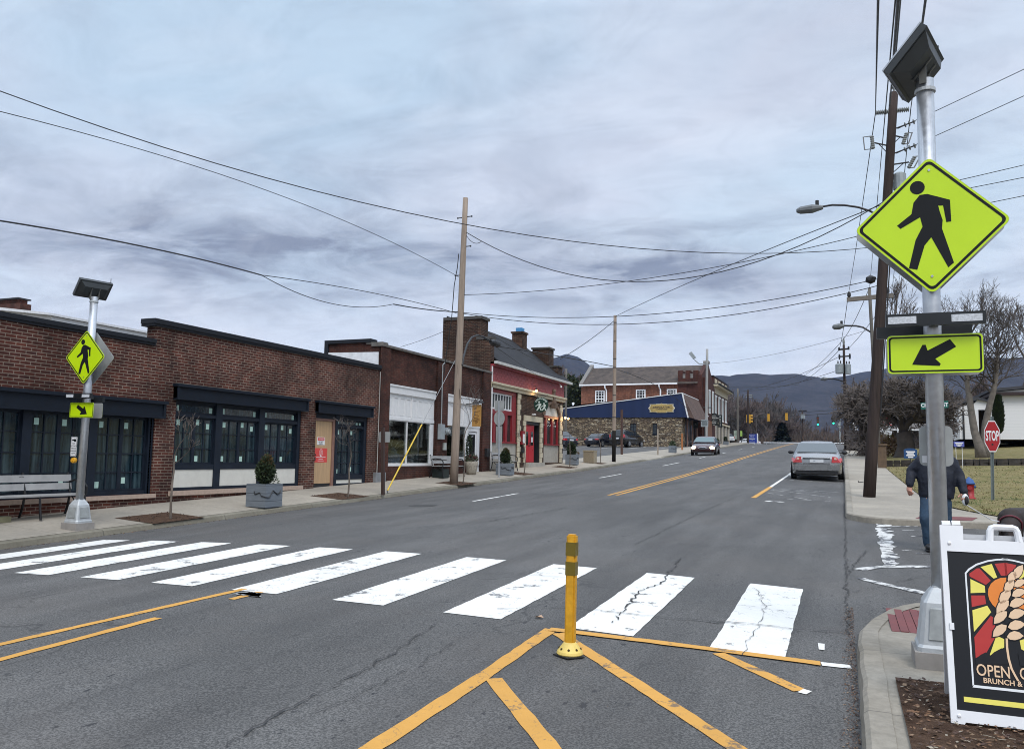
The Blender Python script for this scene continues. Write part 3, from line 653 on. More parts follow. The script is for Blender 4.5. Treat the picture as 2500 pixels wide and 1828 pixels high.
# --- low brown brick building with navy shopfronts
A=thing('brick_shop','long low brown brick shop with navy window frames and a plywood door','building',(XF,13.5,prof(13.5)+.1))
mb=MB()
hA1=(3.2,13.60,.82,2.6); hA2=(14.19,18.86,.86,3.05); hA3=(19.54,22.29,.75,3.05)
wallx(mb,XF,2.,13.52,-.6,4.16,[(3.2,13.52,.82,2.6)]); wallx(mb,XF,13.52,22.93,-.6,4.60,[(13.52,13.60,.82,2.6),hA2,hA3])
mb.poly([(XF,13.52,4.1),(XF-.3,13.52,4.1),(XF-.3,13.52,4.6),(XF,13.52,4.6)])
shell(mb,XF,-27,2.,22.93,-.6,4.1); mb.poly([(XF-.3,2,4.16),(XF-.3,13.52,4.16),(XF-.3,13.52,3.8),(XF-.3,2,3.8)]); mb.poly([(XF-.3,13.52,4.6),(XF-.3,22.93,4.6),(XF-.3,22.93,3.8),(XF-.3,13.52,3.8)])
wA=mb.build('wall',BR_A,A)
mb=MB(); mb.box(-27,XF-.3,2,22.93,3.78,3.86); mb.build('roof',ROOFING,A)
mb=MB(); mb.box(XF-.36,XF+.07,1.9,13.46,4.155,4.245); mb.box(XF-.36,XF+.045,1.9,13.46,4.10,4.154); mb.box(XF-.36,XF+.07,13.38,22.95,4.60,4.71); mb.box(XF-.36,XF+.045,13.40,22.95,4.545,4.599); mb.build('coping',BLACKCAP,A)
for (a,b,z0,z1) in ((3.0,13.78,2.52,2.87),(14.09,19.0,2.98,3.31),(19.48,22.43,2.98,3.31)):
    mb=MB(); mb.box(XF+.003,XF+.11,a,b,z0,z1-.07); mb.box(XF+.003,XF+.17,a-.03,b+.03,z1-.07,z1); mb.box(XF+.003,XF+.135,a,a+.07,z0,z1-.07); mb.box(XF+.003,XF+.135,b-.07,b,z0,z1-.07); mb.box(XF+.003,XF+.14,a,b,z0-.035,z0); mb.build('window_header',NAVY,A)
mb=MB(); mb.box(XF-.14,XF+.06,3.2,13.69,.73,.817); mb.box(XF-.14,XF+.06,14.10,18.97,.75,.857); mb.build('window_sill',SILL,A)
# frames of the shopfronts
mb=MB()
for a,b in ((3.2,3.4),(4.75,4.95),(6.2,6.4),(7.64,7.82),(9.07,9.25),(10.50,10.69),(11.95,12.15),(13.47,13.60)): mb.box(XF-.16,XF-.03,a,b,.82,2.6)
mb.box(XF-.16,XF-.045,3.2,13.6,2.48,2.6); mb.box(XF-.16,XF-.045,3.2,13.6,.82,.90)
for a,b in ((14.19,14.25),(15.53,15.75),(17.12,17.34),(18.73,18.86)): mb.box(XF-.16,XF-.03,a,b,.86,3.05)
mb.box(XF-.16,XF-.045,14.19,18.86,2.89,3.05); mb.box(XF-.16,XF-.04,14.19,18.86,2.57,2.645); mb.box(XF-.16,XF-.04,14.19,18.86,1.34,1.46); mb.box(XF-.16,XF-.035,14.19,18.86,.861,.93)
for a,b in ((20.58,20.70),(22.14,22.29)): mb.box(XF-.16,XF-.03,a,b,.80,3.05)
mb.box(XF-.16,XF-.045,19.54,22.29,2.80,3.05); mb.box(XF-.16,XF-.04,20.7,22.14,2.57,2.635); mb.box(XF-.16,XF-.04,20.7,22.14,.98,1.12); mb.box(XF-.16,XF-.035,20.7,22.14,.78,.87)
mb.build('shopfront_frame',NAVYG,A)
mb=MB(); mb.box(XF-.12,XF-.055,14.25,15.53,.93,1.34); mb.box(XF-.12,XF-.055,15.75,18.73,.93,1.34); mb.box(XF-.12,XF-.055,20.7,22.14,.87,.98); mb.build('kick_panel',CREAM,A)
random.seed(2)
for k,s in enumerate((4.95,6.4,7.82,9.25,10.69,12.15)):
    e=(6.2,7.64,9.07,10.5,11.95,13.47)[k]; m=(s+e)/2
    for a,b in ((s,m-.0),(m,e)): casement(A,a,b,.90,2.48,2,4,st=[(.24,.88),(.24 if a>s else .2,.09)] if a==s else [(.2,.88),(.2,.14)])
for s,e in ((14.25,15.53),(15.75,17.12),(17.34,18.73)):
    m=(s+e)/2; casement(A,s,e,2.645,2.89,1,1,st=[(.08,.5),(.92,.45)]); casement(A,s,m,1.46,2.57,2,3,st=[(.24,.88),(.2,.12)]); casement(A,m,e,1.46,2.57,2,3,st=[(.2,.9),(.72,.82),(.2,.12)])
casement(A,20.7,22.14,2.635,2.80,1,1,st=[(.08,.5),(.8,.5),(.92,.4)]); casement(A,20.7,21.42,1.12,2.57,2,4,st=[(.2,.9),(.18,.08)]); casement(A,21.42,22.14,1.12,2.57,2,4,st=[(.2,.9),(.2,.12)])
mb=MB(); mb.box(XF-.14,XF-.05,19.54,19.60,.78,2.80); mb.box(XF-.14,XF-.05,20.47,20.58,.78,2.80); mb.box(XF-.14,XF-.05,19.6,20.47,2.73,2.80); mb.build('door_frame',WOODF,A)
mb=MB(); mb.box(XF-.13,XF-.085,19.605,20.465,.89,2.725); dr=mb.build('plywood_door',PLY,A)
mb=MB(); mb.box(XF-.16,XF-.10,19.54,20.58,.7,.89); mb.build('threshold',DARK,A)
mb=MB(); mb.ball((XF-.065,19.66,1.73),.025,1); mb.box(XF-.085,XF-.06,19.63,19.67,1.56,1.66); mb.build('door_lock',DARK,dr)
def wtext(mb,t,size,y,z,X=XF-.078,sx=.9,bold=0): mb.text(t,size,(X,y,z),YA,ZA,.001,sx=sx,bold=bold)
SG=M('sign_white',(.72,.72,.72),.5,var=.03); SR=M('sign_red',(.55,.03,.03),.5,var=.04); SK=M('sign_black',(.012,.012,.014),.5); CORAL=M('coral_sign',(.62,.065,.055),.5,var=.04)
dn=MB(); dn.mi=0; dn.box(XF-.084,XF-.080,19.74,20.12,2.02,2.245); dn.mi=1; dn.box(XF-.0795,XF-.0785,19.765,20.095,2.145,2.232); dn.mi=0; wtext(dn,'DANGER',.07,19.93,2.19); dn.mi=2; wtext(dn,'DO NOT',.062,19.93,2.105); wtext(dn,'ENTER',.062,19.93,2.05)
dn=single(dn,'danger_sign',[SG,SR,SK],'small white sign with red DANGER band on the plywood door','sign',base=(XF-.08,19.93,2.02))
rs=MB(); rs.mi=0; rs.box(XF-.084,XF-.080,19.64,20.26,1.51,1.925); rs.mi=1; wtext(rs,'J',.17,19.95,1.79,bold=.006)
for k in range(24):
    a0,a1=k/24*6.283,(k+1)/24*6.283; c,d=.11,.098
    rs.poly([(XF-.0785,19.95+c*math.cos(a0)*.75,1.79+c*math.sin(a0)),(XF-.0785,19.95+c*math.cos(a1)*.75,1.79+c*math.sin(a1)),(XF-.0785,19.95+d*math.cos(a1)*.75,1.79+d*math.sin(a1)),(XF-.0785,19.95+d*math.cos(a0)*.75,1.79+d*math.sin(a0))])
rs.box(XF-.0795,XF-.0785,19.72,20.18,1.655,1.667); rs.box(XF-.0795,XF-.0785,19.84,20.06,1.60,1.61); rs.box(XF-.0795,XF-.0785,19.80,20.10,1.55,1.56)
single(rs,'contractor_sign',[CORAL,SG],'coral red board with a white J in an oval on the plywood door','sign',base=(XF-.08,19.95,1.51))
pp=MB(); pp.tube([(XF+.03,22.9,.92),(XF+.03,22.92,4.5)],.014,6); single(pp,'wall_conduit',M('pale_conduit',(.4,.38,.36),.6),'thin pale conduit running up the brick seam beside the navy shopfront','conduit',base=(XF+.03,22.9,.92))
mb=MB(); mb.box(XF+.004,XF+.10,22.72,23.35,.70,1.18); single(mb,'utility_cabinet',M('galvanised_box',(.22,.23,.24),.6,.2),'low grey metal cabinet against the brick seam behind the brown post','cabinet',base=(XF+.05,23,.70))
# white house far left behind the shop
c=dY(0,700,30); H=thing('white_house','white house with a brick chimney just showing above the low brick shop','house',(dY(20,700,30).x,30,3))
p=dY(115,697,30); p0=dY(-200,660,30); zt=dY(30,687,30).z
mb=MB(); mb.poly([(p.x,30,0),(p.x,30,p.z),(p.x-4,30,p.z+.55),(p.x-16,30,p.z+.55),(p.x-16,30,0)]); mb.poly([(p.x,30,0),(p.x,30,p.z),(p.x,42,p.z),(p.x,42,0)]); mb.build('wall',WHITE,H)
mb=MB(); mb.hexa([(p.x+.15,29.7,p.z),(p.x+.15,42,p.z),(p.x-4,42,p.z+.5),(p.x-4,29.7,p.z+.5)],[(p.x+.15,29.7,p.z+.12),(p.x+.15,42,p.z+.12),(p.x-4,42,p.z+.66),(p.x-4,29.7,p.z+.66)]); mb.box(p.x-16,p.x-4,29.7,42,p.z+.5,p.z+.66); rfh=mb.build('roof',WHITED,H)
a,b=dY(43,680,31),dY(-40,664,31); mb=MB(); mb.mi=0; mb.box(b.x,a.x,31,31.7,p.z+.4,dY(40,668,31).z); mb.mi=1; mb.box(b.x-.05,a.x-.1,30.95,31.75,dY(40,659,31).z,dY(40,656,31).z); mb.mi=0; mb.box(b.x+.1,a.x-.2,31.1,31.6,dY(40,668,31).z,dY(40,659,31).z); mb.build('chimney',[BR_B,DARK],rfh)
# --- red-brown brick shop with white panels
B=thing('red_brick_shop','red brown brick shop with white panelled shopfronts between the navy one and the tavern','building',(XF,27.5,prof(27.5)+.15))
mb=MB(); hB=[(23.51,26.95,1.38,4.16),(27.86,31.11,1.38,4.16),(30.0,31.11,.9,1.38)]
wallx(mb,XF,22.94,31.95,.0,5.36,hB,.4); shell(mb,XF,-27,22.94,31.95,.0,4.9)
mb.poly([(XF-.3,22.94,5.36),(XF-.3,31.95,5.36),(XF-.3,31.95,4.6),(XF-.3,22.94,4.6)])
for a,b in ((22.94,23.51),(26.97,27.84),(31.13,31.93)): mb.box(XF+.003,XF+.07,a,b,.2,5.42 if a<23 or a>31 else 5.3)
# side parapet above the low roof
mb.box(-16.3,XF-.05,22.945,23.2,4.6,5.5)
mb.build('wall',BR_B,B)
mb=MB(); mb.box(-27,XF-.3,22.96,31.95,4.55,4.65); mb.build('roof',ROOFING,B)
mb=MB(); mb.box(XF-.34,XF+.10,22.9,31.97,5.36,5.44); mb.box(-14.75,XF+.1,22.90,23.25,5.44,5.50); mb.build('coping',M('weathered_coping',(.13,.12,.11),.85,var=.35),B)
mb=MB(); mb.box(-16.4,-14.55,22.87,23.28,5.50,5.62); mb.box(-16.4,-16.25,22.87,23.28,4.55,5.5); mb.build('parapet_cap',BLACKCAP,B)
mb=MB(); mb.hexa([(-16.25,22.90,4.55),(XF-.06,22.90,4.4),(XF-.06,22.941,4.4),(-16.25,22.941,4.55)],[(-16.25,22.90,5.2),(XF-.06,22.90,5.16),(XF-.06,22.941,5.16),(-16.25,22.941,5.2)]); mb.build('flashing',WHITED,B)
mb=MB()
for x in (-15.9,-15.0,-14.8,-14.6): mb.ball((x,31.5,5.45),.16,1,.3,(1.3,1,.6))
mb.box(-15.6,-14.6,31.3,31.9,5.35,5.47); mb.build('roof_membrane',WHITED,B)
def panelwall(root,y0,y1,z0,z1,n):
    X=XF-.06; mb=MB(); mb.box(X-.06,X,y0,y1,z0,z1); mb.box(X,X+.07,y0,y1,z1-.30,z1); mb.box(X,X+.10,y0,y1,z1-.06,z1); mb.box(X,X+.02,y0,y1,z0,z0+.1)
    zt=z1-.36; w=(y1-y0)/n
    for i in range(n):
        a=y0+i*w+.05; b=y0+(i+1)*w-.05
        mb.box(X,X+.006,a,a+.02,z0+.16,zt); mb.box(X,X+.006,b-.02,b,z0+.16,zt); mb.box(X,X+.006,a+.02,b-.02,z0+.16,z0+.19); mb.box(X,X+.02,a+.05,b-.05,zt-.08,zt-.06)
    mb.box(X,X+.03,(y0+y1)/2-.02,(y0+y1)/2+.02,z0+.1,z1-.3)
    return mb.build('white_panel',WHITE,root)
panelwall(B,23.51,26.95,2.96,4.16,8); panelwall(B,27.86,31.11,2.94,4.16,8)
mb=MB(); X=XF-.06
mb.box(X-.1,X+.04,23.51,26.95,1.38,1.48); mb.box(X-.08,X,26.68,26.95,1.48,2.96); mb.box(X-.08,X,23.51,23.55,1.48,2.96); mb.box(X-.08,X,24.95,24.99,1.48,2.96); mb.box(X-.08,X,23.51,26.95,2.93,2.96)
mb.box(X-.1,X+.04,27.86,29.8,1.60,1.72); mb.box(X-.08,X,27.86,27.9,1.72,2.94); mb.box(X-.08,X,29.72,30.02,1.1,2.94); mb.box(X-.08,X,30.86,31.11,1.05,2.94); mb.box(X-.08,X,30.02,30.86,2.78,2.94)
mb.build('shopfront_frame',WHITE,B)
mb=MB(); mb.box(XF-.2,XF-.02,27.86,29.9,.8,1.60); mb.build('stall_riser',BR_B,B)
for a,b,c in ((23.55,24.95,1.48),(24.99,26.68,1.48),(27.9,29.72,1.72)):
    mb=MB(); mb.box(X-.05,X-.04,a,b,c,2.95); mb.build('shop_window',TG,B)
mb=MB(); mb.box(X-.07,X-.03,30.04,30.84,1.06,2.76); dd=mb.build('shop_door',WHITE,B); mb=MB(); mb.box(X-.035,X-.02,30.16,30.70,1.30,2.66); mb.build('pane',DGLASS,dd)
mb=MB(); mb.text('214',.11,(X-.018,30.43,2.58),YA,ZA,.001); mb.build('door_number',WHITE,dd)
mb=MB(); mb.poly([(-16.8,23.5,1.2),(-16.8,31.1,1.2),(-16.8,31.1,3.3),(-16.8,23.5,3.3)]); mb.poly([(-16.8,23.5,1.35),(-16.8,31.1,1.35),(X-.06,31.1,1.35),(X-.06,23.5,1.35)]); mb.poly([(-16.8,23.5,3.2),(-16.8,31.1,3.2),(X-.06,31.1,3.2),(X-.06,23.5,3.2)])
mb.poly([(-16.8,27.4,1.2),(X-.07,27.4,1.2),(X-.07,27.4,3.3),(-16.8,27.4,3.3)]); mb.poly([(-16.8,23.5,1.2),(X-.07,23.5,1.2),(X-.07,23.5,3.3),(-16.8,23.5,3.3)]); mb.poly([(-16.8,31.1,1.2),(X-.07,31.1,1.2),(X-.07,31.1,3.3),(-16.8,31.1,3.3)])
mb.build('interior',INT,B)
mb=MB(); mb.box(X-.5,X-.47,26.15,26.68,1.4,2.9); mb.box(X-1.4,X-1.3,23.7,24.6,2.2,2.8); mb.build('blind',PALE,B)
# window display: white branches, blue cloth, cotton snow
BRANCH=M('white_branch',(.75,.74,.66),.7)
def branches(mb,o,h,seed,n=60,r0=.012,spread=.8,fx=.35):
    random.seed(seed); stack=[(Vector(o),Vector((0,0,1)),h*.35,r0,0)]; k=0
    while stack and k<n:
        p,d,l,r,lv=stack.pop(0); q=p+d*l; mb.tube([p,p.lerp(q,.5)+Vector((0,random.gauss(0,.02),0)),q],[r,r*.85,r*.7],4); k+=1
        for _ in range(3):
            nd_=(d+Vector((random.gauss(0,fx),random.gauss(0,spread),random.uniform(-.1,.5)))).normalized(); stack.append((q,nd_,l*random.uniform(.5,.75),r*.65,lv+1))
mb=MB(); branches(mb,(X-.3,25.55,1.5),1.35,4,80,.02); branches(mb,(X-.3,24.6,1.5),1.2,8,50,.018); single(mb,'display_branches',BRANCH,'bare white branches displayed behind the white framed shop window','display',base=(X-.5,25.2,1.38))
mb=MB(); random.seed(8)
for i in range(60): mb.ball((X-random.uniform(.1,.35),random.uniform(23.6,26.6),1.41+random.random()*.06),.07,1,.4)
single(mb,'cotton_snow',M('cotton',(.7,.74,.8),.9),'white cotton snow spread along the shop window ledge','decoration',base=(X-.2,25,1.38))
mb=MB(); mb.lathe([(.05,0),(.12,.1),(.2,.3),(.16,.5),(.05,.62)],(X-.3,24.5,1.4),10); mb.lathe([(.05,0),(.1,.1),(.15,.25),(.1,.4)],(X-.35,24.85,1.4),10); single(mb,'blue_cloth_display',M('blue_cloth',(.10,.22,.36),.8),'pale blue cloth display standing in the shop window behind the yellow guy guard','display',base=(X-.3,24.6,1.4))
# meters on the pier, lamp and wooden sign
mb=MB(); mb.box(XF+.08,XF+.2,27.02,27.38,2.38,2.95); mb.lathe([(.10,0),(.10,.1),(.08,.13)],(XF+.2,27.55,2.68),12,'X'); mb.box(XF+.08,XF+.18,27.38,27.7,2.56,2.83); mb.tube([(XF+.13,27.2,2.95),(XF+.13,27.2,5.2),(XF+.16,27.3,5.3)],.022,6)
single(mb,'electric_meter',M('meter_grey',(.34,.37,.38),.5,.2),'grey electric meter boxes with a conduit up the brick pier beside the bench','meter',base=(XF+.1,27.3,2.38))
mb=MB(); mb.box(XF+.08,XF+.16,27.45,27.62,1.98,2.25); single(mb,'junction_box',M('jbox',(.42,.45,.42),.5),'small pale box on the brick pier under the electric meter','box',base=(XF+.1,27.5,1.98))
def zz4(u,v): return (1060+.2784*u,740+.2784*v)
SY=29.55; a=atY(*zz4(335,890),SY); b=atY(*zz4(407,1080),SY)
mb=MB(); mb.mi=0; mb.box(a.x,b.x,SY,SY+.05,b.z,a.z); mb.mi=1
cx_=(a.x+b.x)/2; random.seed(4)
for t in range(5):
    pts=[(cx_+random.uniform(-.12,.12)+.05*math.sin(k+t),SY-.004,lerp(a.z-.1,b.z+.1,(t+.1+k*.12)/5)) for k in range(6)]; mb.tube(pts,.006,4)
mb.text('STUDIO',.08,(cx_,SY-.003,b.z+.25),XA,ZA,.001); mb.mi=2; mb.box(b.x-.1,XF+.02,SY+.01,SY+.04,a.z+.02,a.z+.05)
mb=single(mb,'wooden_sign',[M('honey_wood',(.42,.22,.055),.5,streak=True),M('burnt_letters',(.10,.045,.015),.8),DARK],'honey coloured wooden board sign hanging over the white shop door','sign',base=(cx_,SY,b.z))
mb=MB(); 
for dx in (-.05,.18): mb.tube([(cx_+dx-.15,SY,a.z+.03),(cx_+dx-.17,SY,a.z+.25),(cx_+dx-.05,SY,a.z+.30),(cx_+dx,SY,a.z+.2)],.012,6); mb.lathe([(.02,.16),(.05,.12),(.12,.03),(.125,0)],(cx_+dx,SY,a.z+.06),12)
single(mb,'gooseneck_lamps',DARK,'pair of dark gooseneck lamps above the honey coloured wooden sign','lamp',base=(cx_,SY,a.z))
# --- tavern
C=thing('tavern','brick tavern with dark shingle roof, pink frieze, red doors and red window frames','building',(XF,37,prof(37)+.2))
mb=MB(); mb.mi=0
hC=[(32.05,35.12,1.2,4.75),(36.23,38.22,1.3,3.5),(38.86,41.25,1.5,4.62)]
wallx(mb,XF,31.97,41.9,.5,5.02,hC,.35); mb.poly([(XF,31.97,5.02),(XF,41.9,5.02),(XF,41.9,5.9),(XF,31.97,5.9)])
shell(mb,XF,-27,31.97,41.9,.5,5.2); mb.box(-16.58,-16.4,31.99,41.5,5.2,7.95)
# left gable wall with stack, right gable wall
mb.hexa([(XF,31.96,5.2),(-16.4,31.96,5.2),(-16.4,32.35,5.2),(XF,32.35,5.2)],[(XF,31.96,6.78),(-16.4,31.96,7.2),(-16.4,32.35,7.2),(XF,32.35,6.78)])
mb.box(-16.45,-14.70,31.955,32.75,5.2,7.8)
mb.hexa([(XF,41.5,4.9),(-16.5,41.5,4.9),(-16.5,41.9,4.9),(XF,41.9,4.9)],[(XF-.1,41.5,6.0),(-16.5,41.5,7.3),(-16.5,41.9,7.3),(XF-.1,41.9,6.0)])
mb.box(-15.9,-14.93,41.5,42.3,5.0,7.72); mb.box(-14.92,-14.38,41.5,42.2,4.9,6.7)
mb.build('wall',BR_C,C)
mb=MB(); mb.box(-16.52,-14.63,31.9,32.8,7.8,7.93); mb.box(-14.9,-14.14,31.93,32.4,6.88,7.0); mb.box(-15.96,-14.87,41.45,42.35,7.72,7.82); mb.box(-14.95,-14.32,41.45,42.25,6.7,6.78); mb.build('coping',M('dark_coping',(.07,.065,.06),.9,var=.3),C)
SH=brickmat('dark_shingle',(.030,.031,.036),(.018,.019,.022),(.008,.008,.009),.14,.3,.01,dark=.4,bright=0); 
def roofmat(name,c1,c2,rh=.16,bw=.32,streak=.0,w2=False):
    q=NT(name); v=q.pos(); s=q.n('ShaderNodeSeparateXYZ'); q.l(v,s.inputs[0]); cb_=q.n('ShaderNodeCombineXYZ'); q.l(s.outputs[0 if w2 else 1],cb_.inputs[0]); q.l(s.outputs[2],cb_.inputs[1])
    br=q.n('ShaderNodeTexBrick'); q.l(cb_.outputs[0],br.inputs['Vector']); br.inputs['Scale'].default_value=1; br.inputs['Mortar Size'].default_value=.008; br.inputs['Brick Width'].default_value=bw; br.inputs['Row Height'].default_value=rh
    br.inputs['Color1'].default_value=(*c1,1); br.inputs['Color2'].default_value=(*c2,1); br.inputs['Mortar'].default_value=(*sc3(c2,.5),1)
    n=q.noise(q.mapv(v,(1,1,.35)),1.1,6,.7); c=q.mix(q.rng(n,.4,.65,0,.7),br.outputs[0],sc3(c1,1.5) if streak else sc3(c2,.6)); q.base(c); q.set(.8,0,.3); q.bump(br.outputs['Fac'],.3,.01); MATS[name]=q.m; return q.m
SH=roofmat('dark_slate_shingle',(.032,.033,.039),(.018,.019,.022),.12,.3)
mb=MB(); mb.hexa([(XF+.22,32.37,5.88),(XF+.22,42.55,5.88),(-16.6,41.5,8.0),(-16.6,32.37,8.0)],[(XF+.22,32.37,5.96),(XF+.22,42.55,5.96),(-16.6,41.5,8.1),(-16.6,32.37,8.1)]); mb.box(-27,-16.6,32.0,41.8,5.15,5.25)
rC=mb.build('roof',SH,C)
mb=MB(); mb.box(-16.6,-16.0,40.2,40.9,7,8.45); mb.box(-16.66,-15.94,40.14,40.96,8.45,8.55); ch=mb.build('chimney',BR_C,rC)
mb=MB(); mb.box(-16.45,-16.1,40.35,40.75,8.55,8.78); mb.build('flue_cover',M('blue_cover',(.06,.25,.50),.6),ch)
mb=MB(); mb.box(XF+.18,XF+.32,31.97,42.55,5.80,5.92); mb.box(XF+.18,XF+.30,31.99,32.05,1.2,5.8)if False else None; mb.build('gutter',M('white_gutter',(.5,.5,.48),.5),C)
mb=MB(); mb.box(XF+.004,XF+.18,31.97,42.0,5.70,5.80); mb.build('fascia',RED,C)
mb=MB(); mb.box(XF+.06,XF+.10,31.98,32.04,1.16,5.75); mb.build('downpipe',WHITE,C)
# pink scalloped frieze of slightly lifted shingles
mb=MB(); mb.box(XF+.004,XF+.05,31.97,41.9,5.02,5.70); random.seed(6)
for r_ in range(6):
    z=5.02+r_*.115; y=32.0+(.09 if r_%2 else 0)
    while y<41.8:
        if y<38.3 or random.random()<.15: mb.hexa([(XF+.051,y,z),(XF+.051,y+.15,z),(XF+.052,y+.15,z+.115),(XF+.052,y,z+.115)],[(XF+.060+random.random()*.008,y,z),(XF+.060+random.random()*.008,y+.15,z),(XF+.055,y+.15,z+.113),(XF+.055,y,z+.113)])
        y+=.18
mb.build('shingle_frieze',PINK,C)
mb=MB(); mb.box(XF+.004,XF+.10,31.97,42.0,4.77,4.93); mb.box(XF+.004,XF+.18,31.97,42.05,4.93,5.02); mb.build('cornice',BEIGE,C)
def quoins(ya,yb,z0,z1,X=XF,side=1):
    mb=MB(); z=z0; k=0
    while z<z1-.05:
        e=.12 if k%2 else 0; mb.box(X+.004,X+.05,ya-(e if side<0 else 0),yb+(e if side>0 else 0),z,min(z+.235,z1)); z+=.25; k+=1
    return mb.build('quoins',BEIGE,C)
quoins(35.17,35.44,1.25,4.77); quoins(41.33,41.62,1.5,4.6)
mb=MB(); mb.mi=0; mb.box(XF+.004,XF+.06,36.0,38.50,3.5,3.77); z=1.5; k=0
while z<3.45:
    e=.1 if k%2 else 0; mb.box(XF+.004,XF+.06,36.0-e,36.22,z,z+.235); mb.box(XF+.004,XF+.06,38.23,38.5+e,z,z+.235); z+=.25; k+=1
mb.build('door_surround',BEIGE,C)
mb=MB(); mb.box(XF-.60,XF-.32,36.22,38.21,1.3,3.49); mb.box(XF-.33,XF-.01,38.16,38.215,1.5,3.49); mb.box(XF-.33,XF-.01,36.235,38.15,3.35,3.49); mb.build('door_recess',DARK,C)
for a,b in ((36.27,36.93),(36.95,37.63)):
    mb=MB(); mb.box(XF-.12,XF-.07,a,b,1.52,3.33); dd=mb.build('door',REDD,C); mb=MB(); mb.box(XF-.072,XF-.06,a+.22,b-.12,2.35,3.0); mb.build('pane',DGLASS,dd)
    mb=MB(); mb.tube([(XF-.07,b-.06 if a<36.5 else a+.06,2.3),(XF-.01,b-.06 if a<36.5 else a+.06,2.32),(XF-.01,b-.06 if a<36.5 else a+.06,2.45),(XF-.07,b-.06 if a<36.5 else a+.06,2.47)],.012,5); mb.build('handle',DARK,dd)
    if a>36.5: mb=MB(); mb.box(XF-.059,XF-.055,a+.28,b-.2,2.5,2.75); mb.build('notice',WHITE,dd)
mb=MB(); mb.box(XF-.33,XF+.25,36.1,38.4,1.1,1.5); mb.build('step',STUCCO,C)
# left big window with transom
mb=MB(); X=XF-.08
mb.box(X-.1,X+.05,32.05,35.12,4.60,4.77); mb.box(X-.1,X+.04,34.66,35.12,2.4,4.6); mb.box(X-.1,X+.04,32.05,34.66,3.66,3.85); mb.box(X-.1,X+.04,32.05,32.2,2.4,3.66); mb.box(X-.1,X+.04,32.5,32.75,2.4,3.66); mb.box(X-.1,X+.04,33.85,34.1,2.4,3.66); mb.box(X-.1,X+.12,32.05,35.14,2.37,2.44)
mb.box(X-.1,X+.05,38.86,41.25,3.80,3.93); mb.box(X-.1,X+.03,38.86,38.98,2.44,3.8); mb.box(X-.1,X+.03,41.1,41.25,2.44,3.8); mb.box(X-.1,X+.03,39.25,39.5,2.44,3.8); mb.box(X-.1,X+.03,40.25,40.5,2.44,3.8); mb.box(X-.1,X+.12,38.83,41.27,2.40,2.46)
mb.build('red_window_frame',RED,C)
w=MB(); w.box(X-.06,X,32.07,34.66,4.53,4.60); w.box(X-.06,X,32.07,34.66,3.86,3.93)
for i in range(9): y=lerp(32.09,34.62,i/8); w.box(X-.055,X-.005,y-.025,y+.025,3.93,4.53)
w=w.build('transom_window',WHITE,C); mb=MB(); mb.box(X-.035,X-.03,32.1,34.6,3.9,4.55); mb.build('pane',glassmat('transom_glass',(.05,.06,.065),.1),w)
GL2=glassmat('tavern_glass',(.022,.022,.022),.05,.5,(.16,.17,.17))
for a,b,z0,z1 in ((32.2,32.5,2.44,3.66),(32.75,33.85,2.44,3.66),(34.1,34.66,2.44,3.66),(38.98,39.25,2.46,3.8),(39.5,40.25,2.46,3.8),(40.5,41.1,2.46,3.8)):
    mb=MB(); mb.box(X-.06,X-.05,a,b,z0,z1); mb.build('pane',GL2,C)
mb=MB(); WL=M('window_lettering',(.65,.65,.62),.6)
for t,y in (('THE',39.11),('TRAIL',39.87),('BAR',40.8)): mb.text(t,.19 if t!='TRAIL' else .2,(X-.045,y,3.6),YA,ZA,.001,sx=.8)
for ya,yb in ((39.0,39.24),(39.52,40.23),(40.52,41.08)):
    mb.tube([(X-.045,lerp(ya,yb,k/6),3.42+.05*math.cos(k*2.1)) for k in range(7)],.012,4)
mb.build('window_lettering',WL,C)
mb=MB(); mb.box(XF-.2,XF-.03,32.05,35.12,1.2,2.37); mb.box(XF-.2,XF-.03,38.86,41.25,1.4,2.40); mb.build('stucco_apron',STUCCO,C)
mb=MB(); 
arc=[(40.05+1.15*math.cos(t),3.93+.62*math.sin(t)) for t in [math.pi*i/14 for i in range(15)]]
mb.extr([(XF-.16,y,z) for y,z in arc],(.10,0,0)); mb.build('arched_panel',CREAM,C)
mb=MB()
for (a,b),(c,d) in zip(arc,arc[1:]):
    k=1.16; mb.hexa([(XF-.05,a,b),(XF-.05,c,d),(XF-.05,40.05+(c-40.05)*k,3.93+(d-3.93)*k*1.04),(XF-.05,40.05+(a-40.05)*k,3.93+(b-3.93)*k*1.04)],[(XF+.07,a,b),(XF+.07,c,d),(XF+.07,40.05+(c-40.05)*k,3.93+(d-3.93)*k*1.04),(XF+.07,40.05+(a-40.05)*k,3.93+(b-3.93)*k*1.04)])
mb.box(XF+.004,XF+.2,39.9,40.2,4.42,4.7); mb.box(XF+.004,XF+.16,39.93,40.17,4.7,5.15); mb.ball((XF+.1,40.05,5.25),.12,2); mb.hexa([(XF+.004,39.88,4.35),(XF+.24,39.88,4.35),(XF+.24,40.22,4.35),(XF+.004,40.22,4.35)],[(XF+.004,39.8,4.6),(XF+.3,39.8,4.6),(XF+.3,40.3,4.6),(XF+.004,40.3,4.6)])
mb.build('window_arch',M('brown_stone',(.16,.11,.08),.85,var=.2),C)
mb=MB(); mb.box(XF-.1,XF+.02,38.6,41.3,3.94,4.77); mb.build('beige_spandrel',BEIGE,C) if False else mb.bm.free()
mb=MB()
for y,z in ((36.95,3.74),): mb.ball((XF+.1,y+.3,3.86),.07,2,0,(1,1.4,.7)); mb.ball((XF+.1,y+.05,3.84),.07,2,0,(1,1.2,.7))
single(mb,'floodlight',SG,'small twin white floodlight over the red tavern doors','lamp',base=(XF+.1,37.2,3.86))
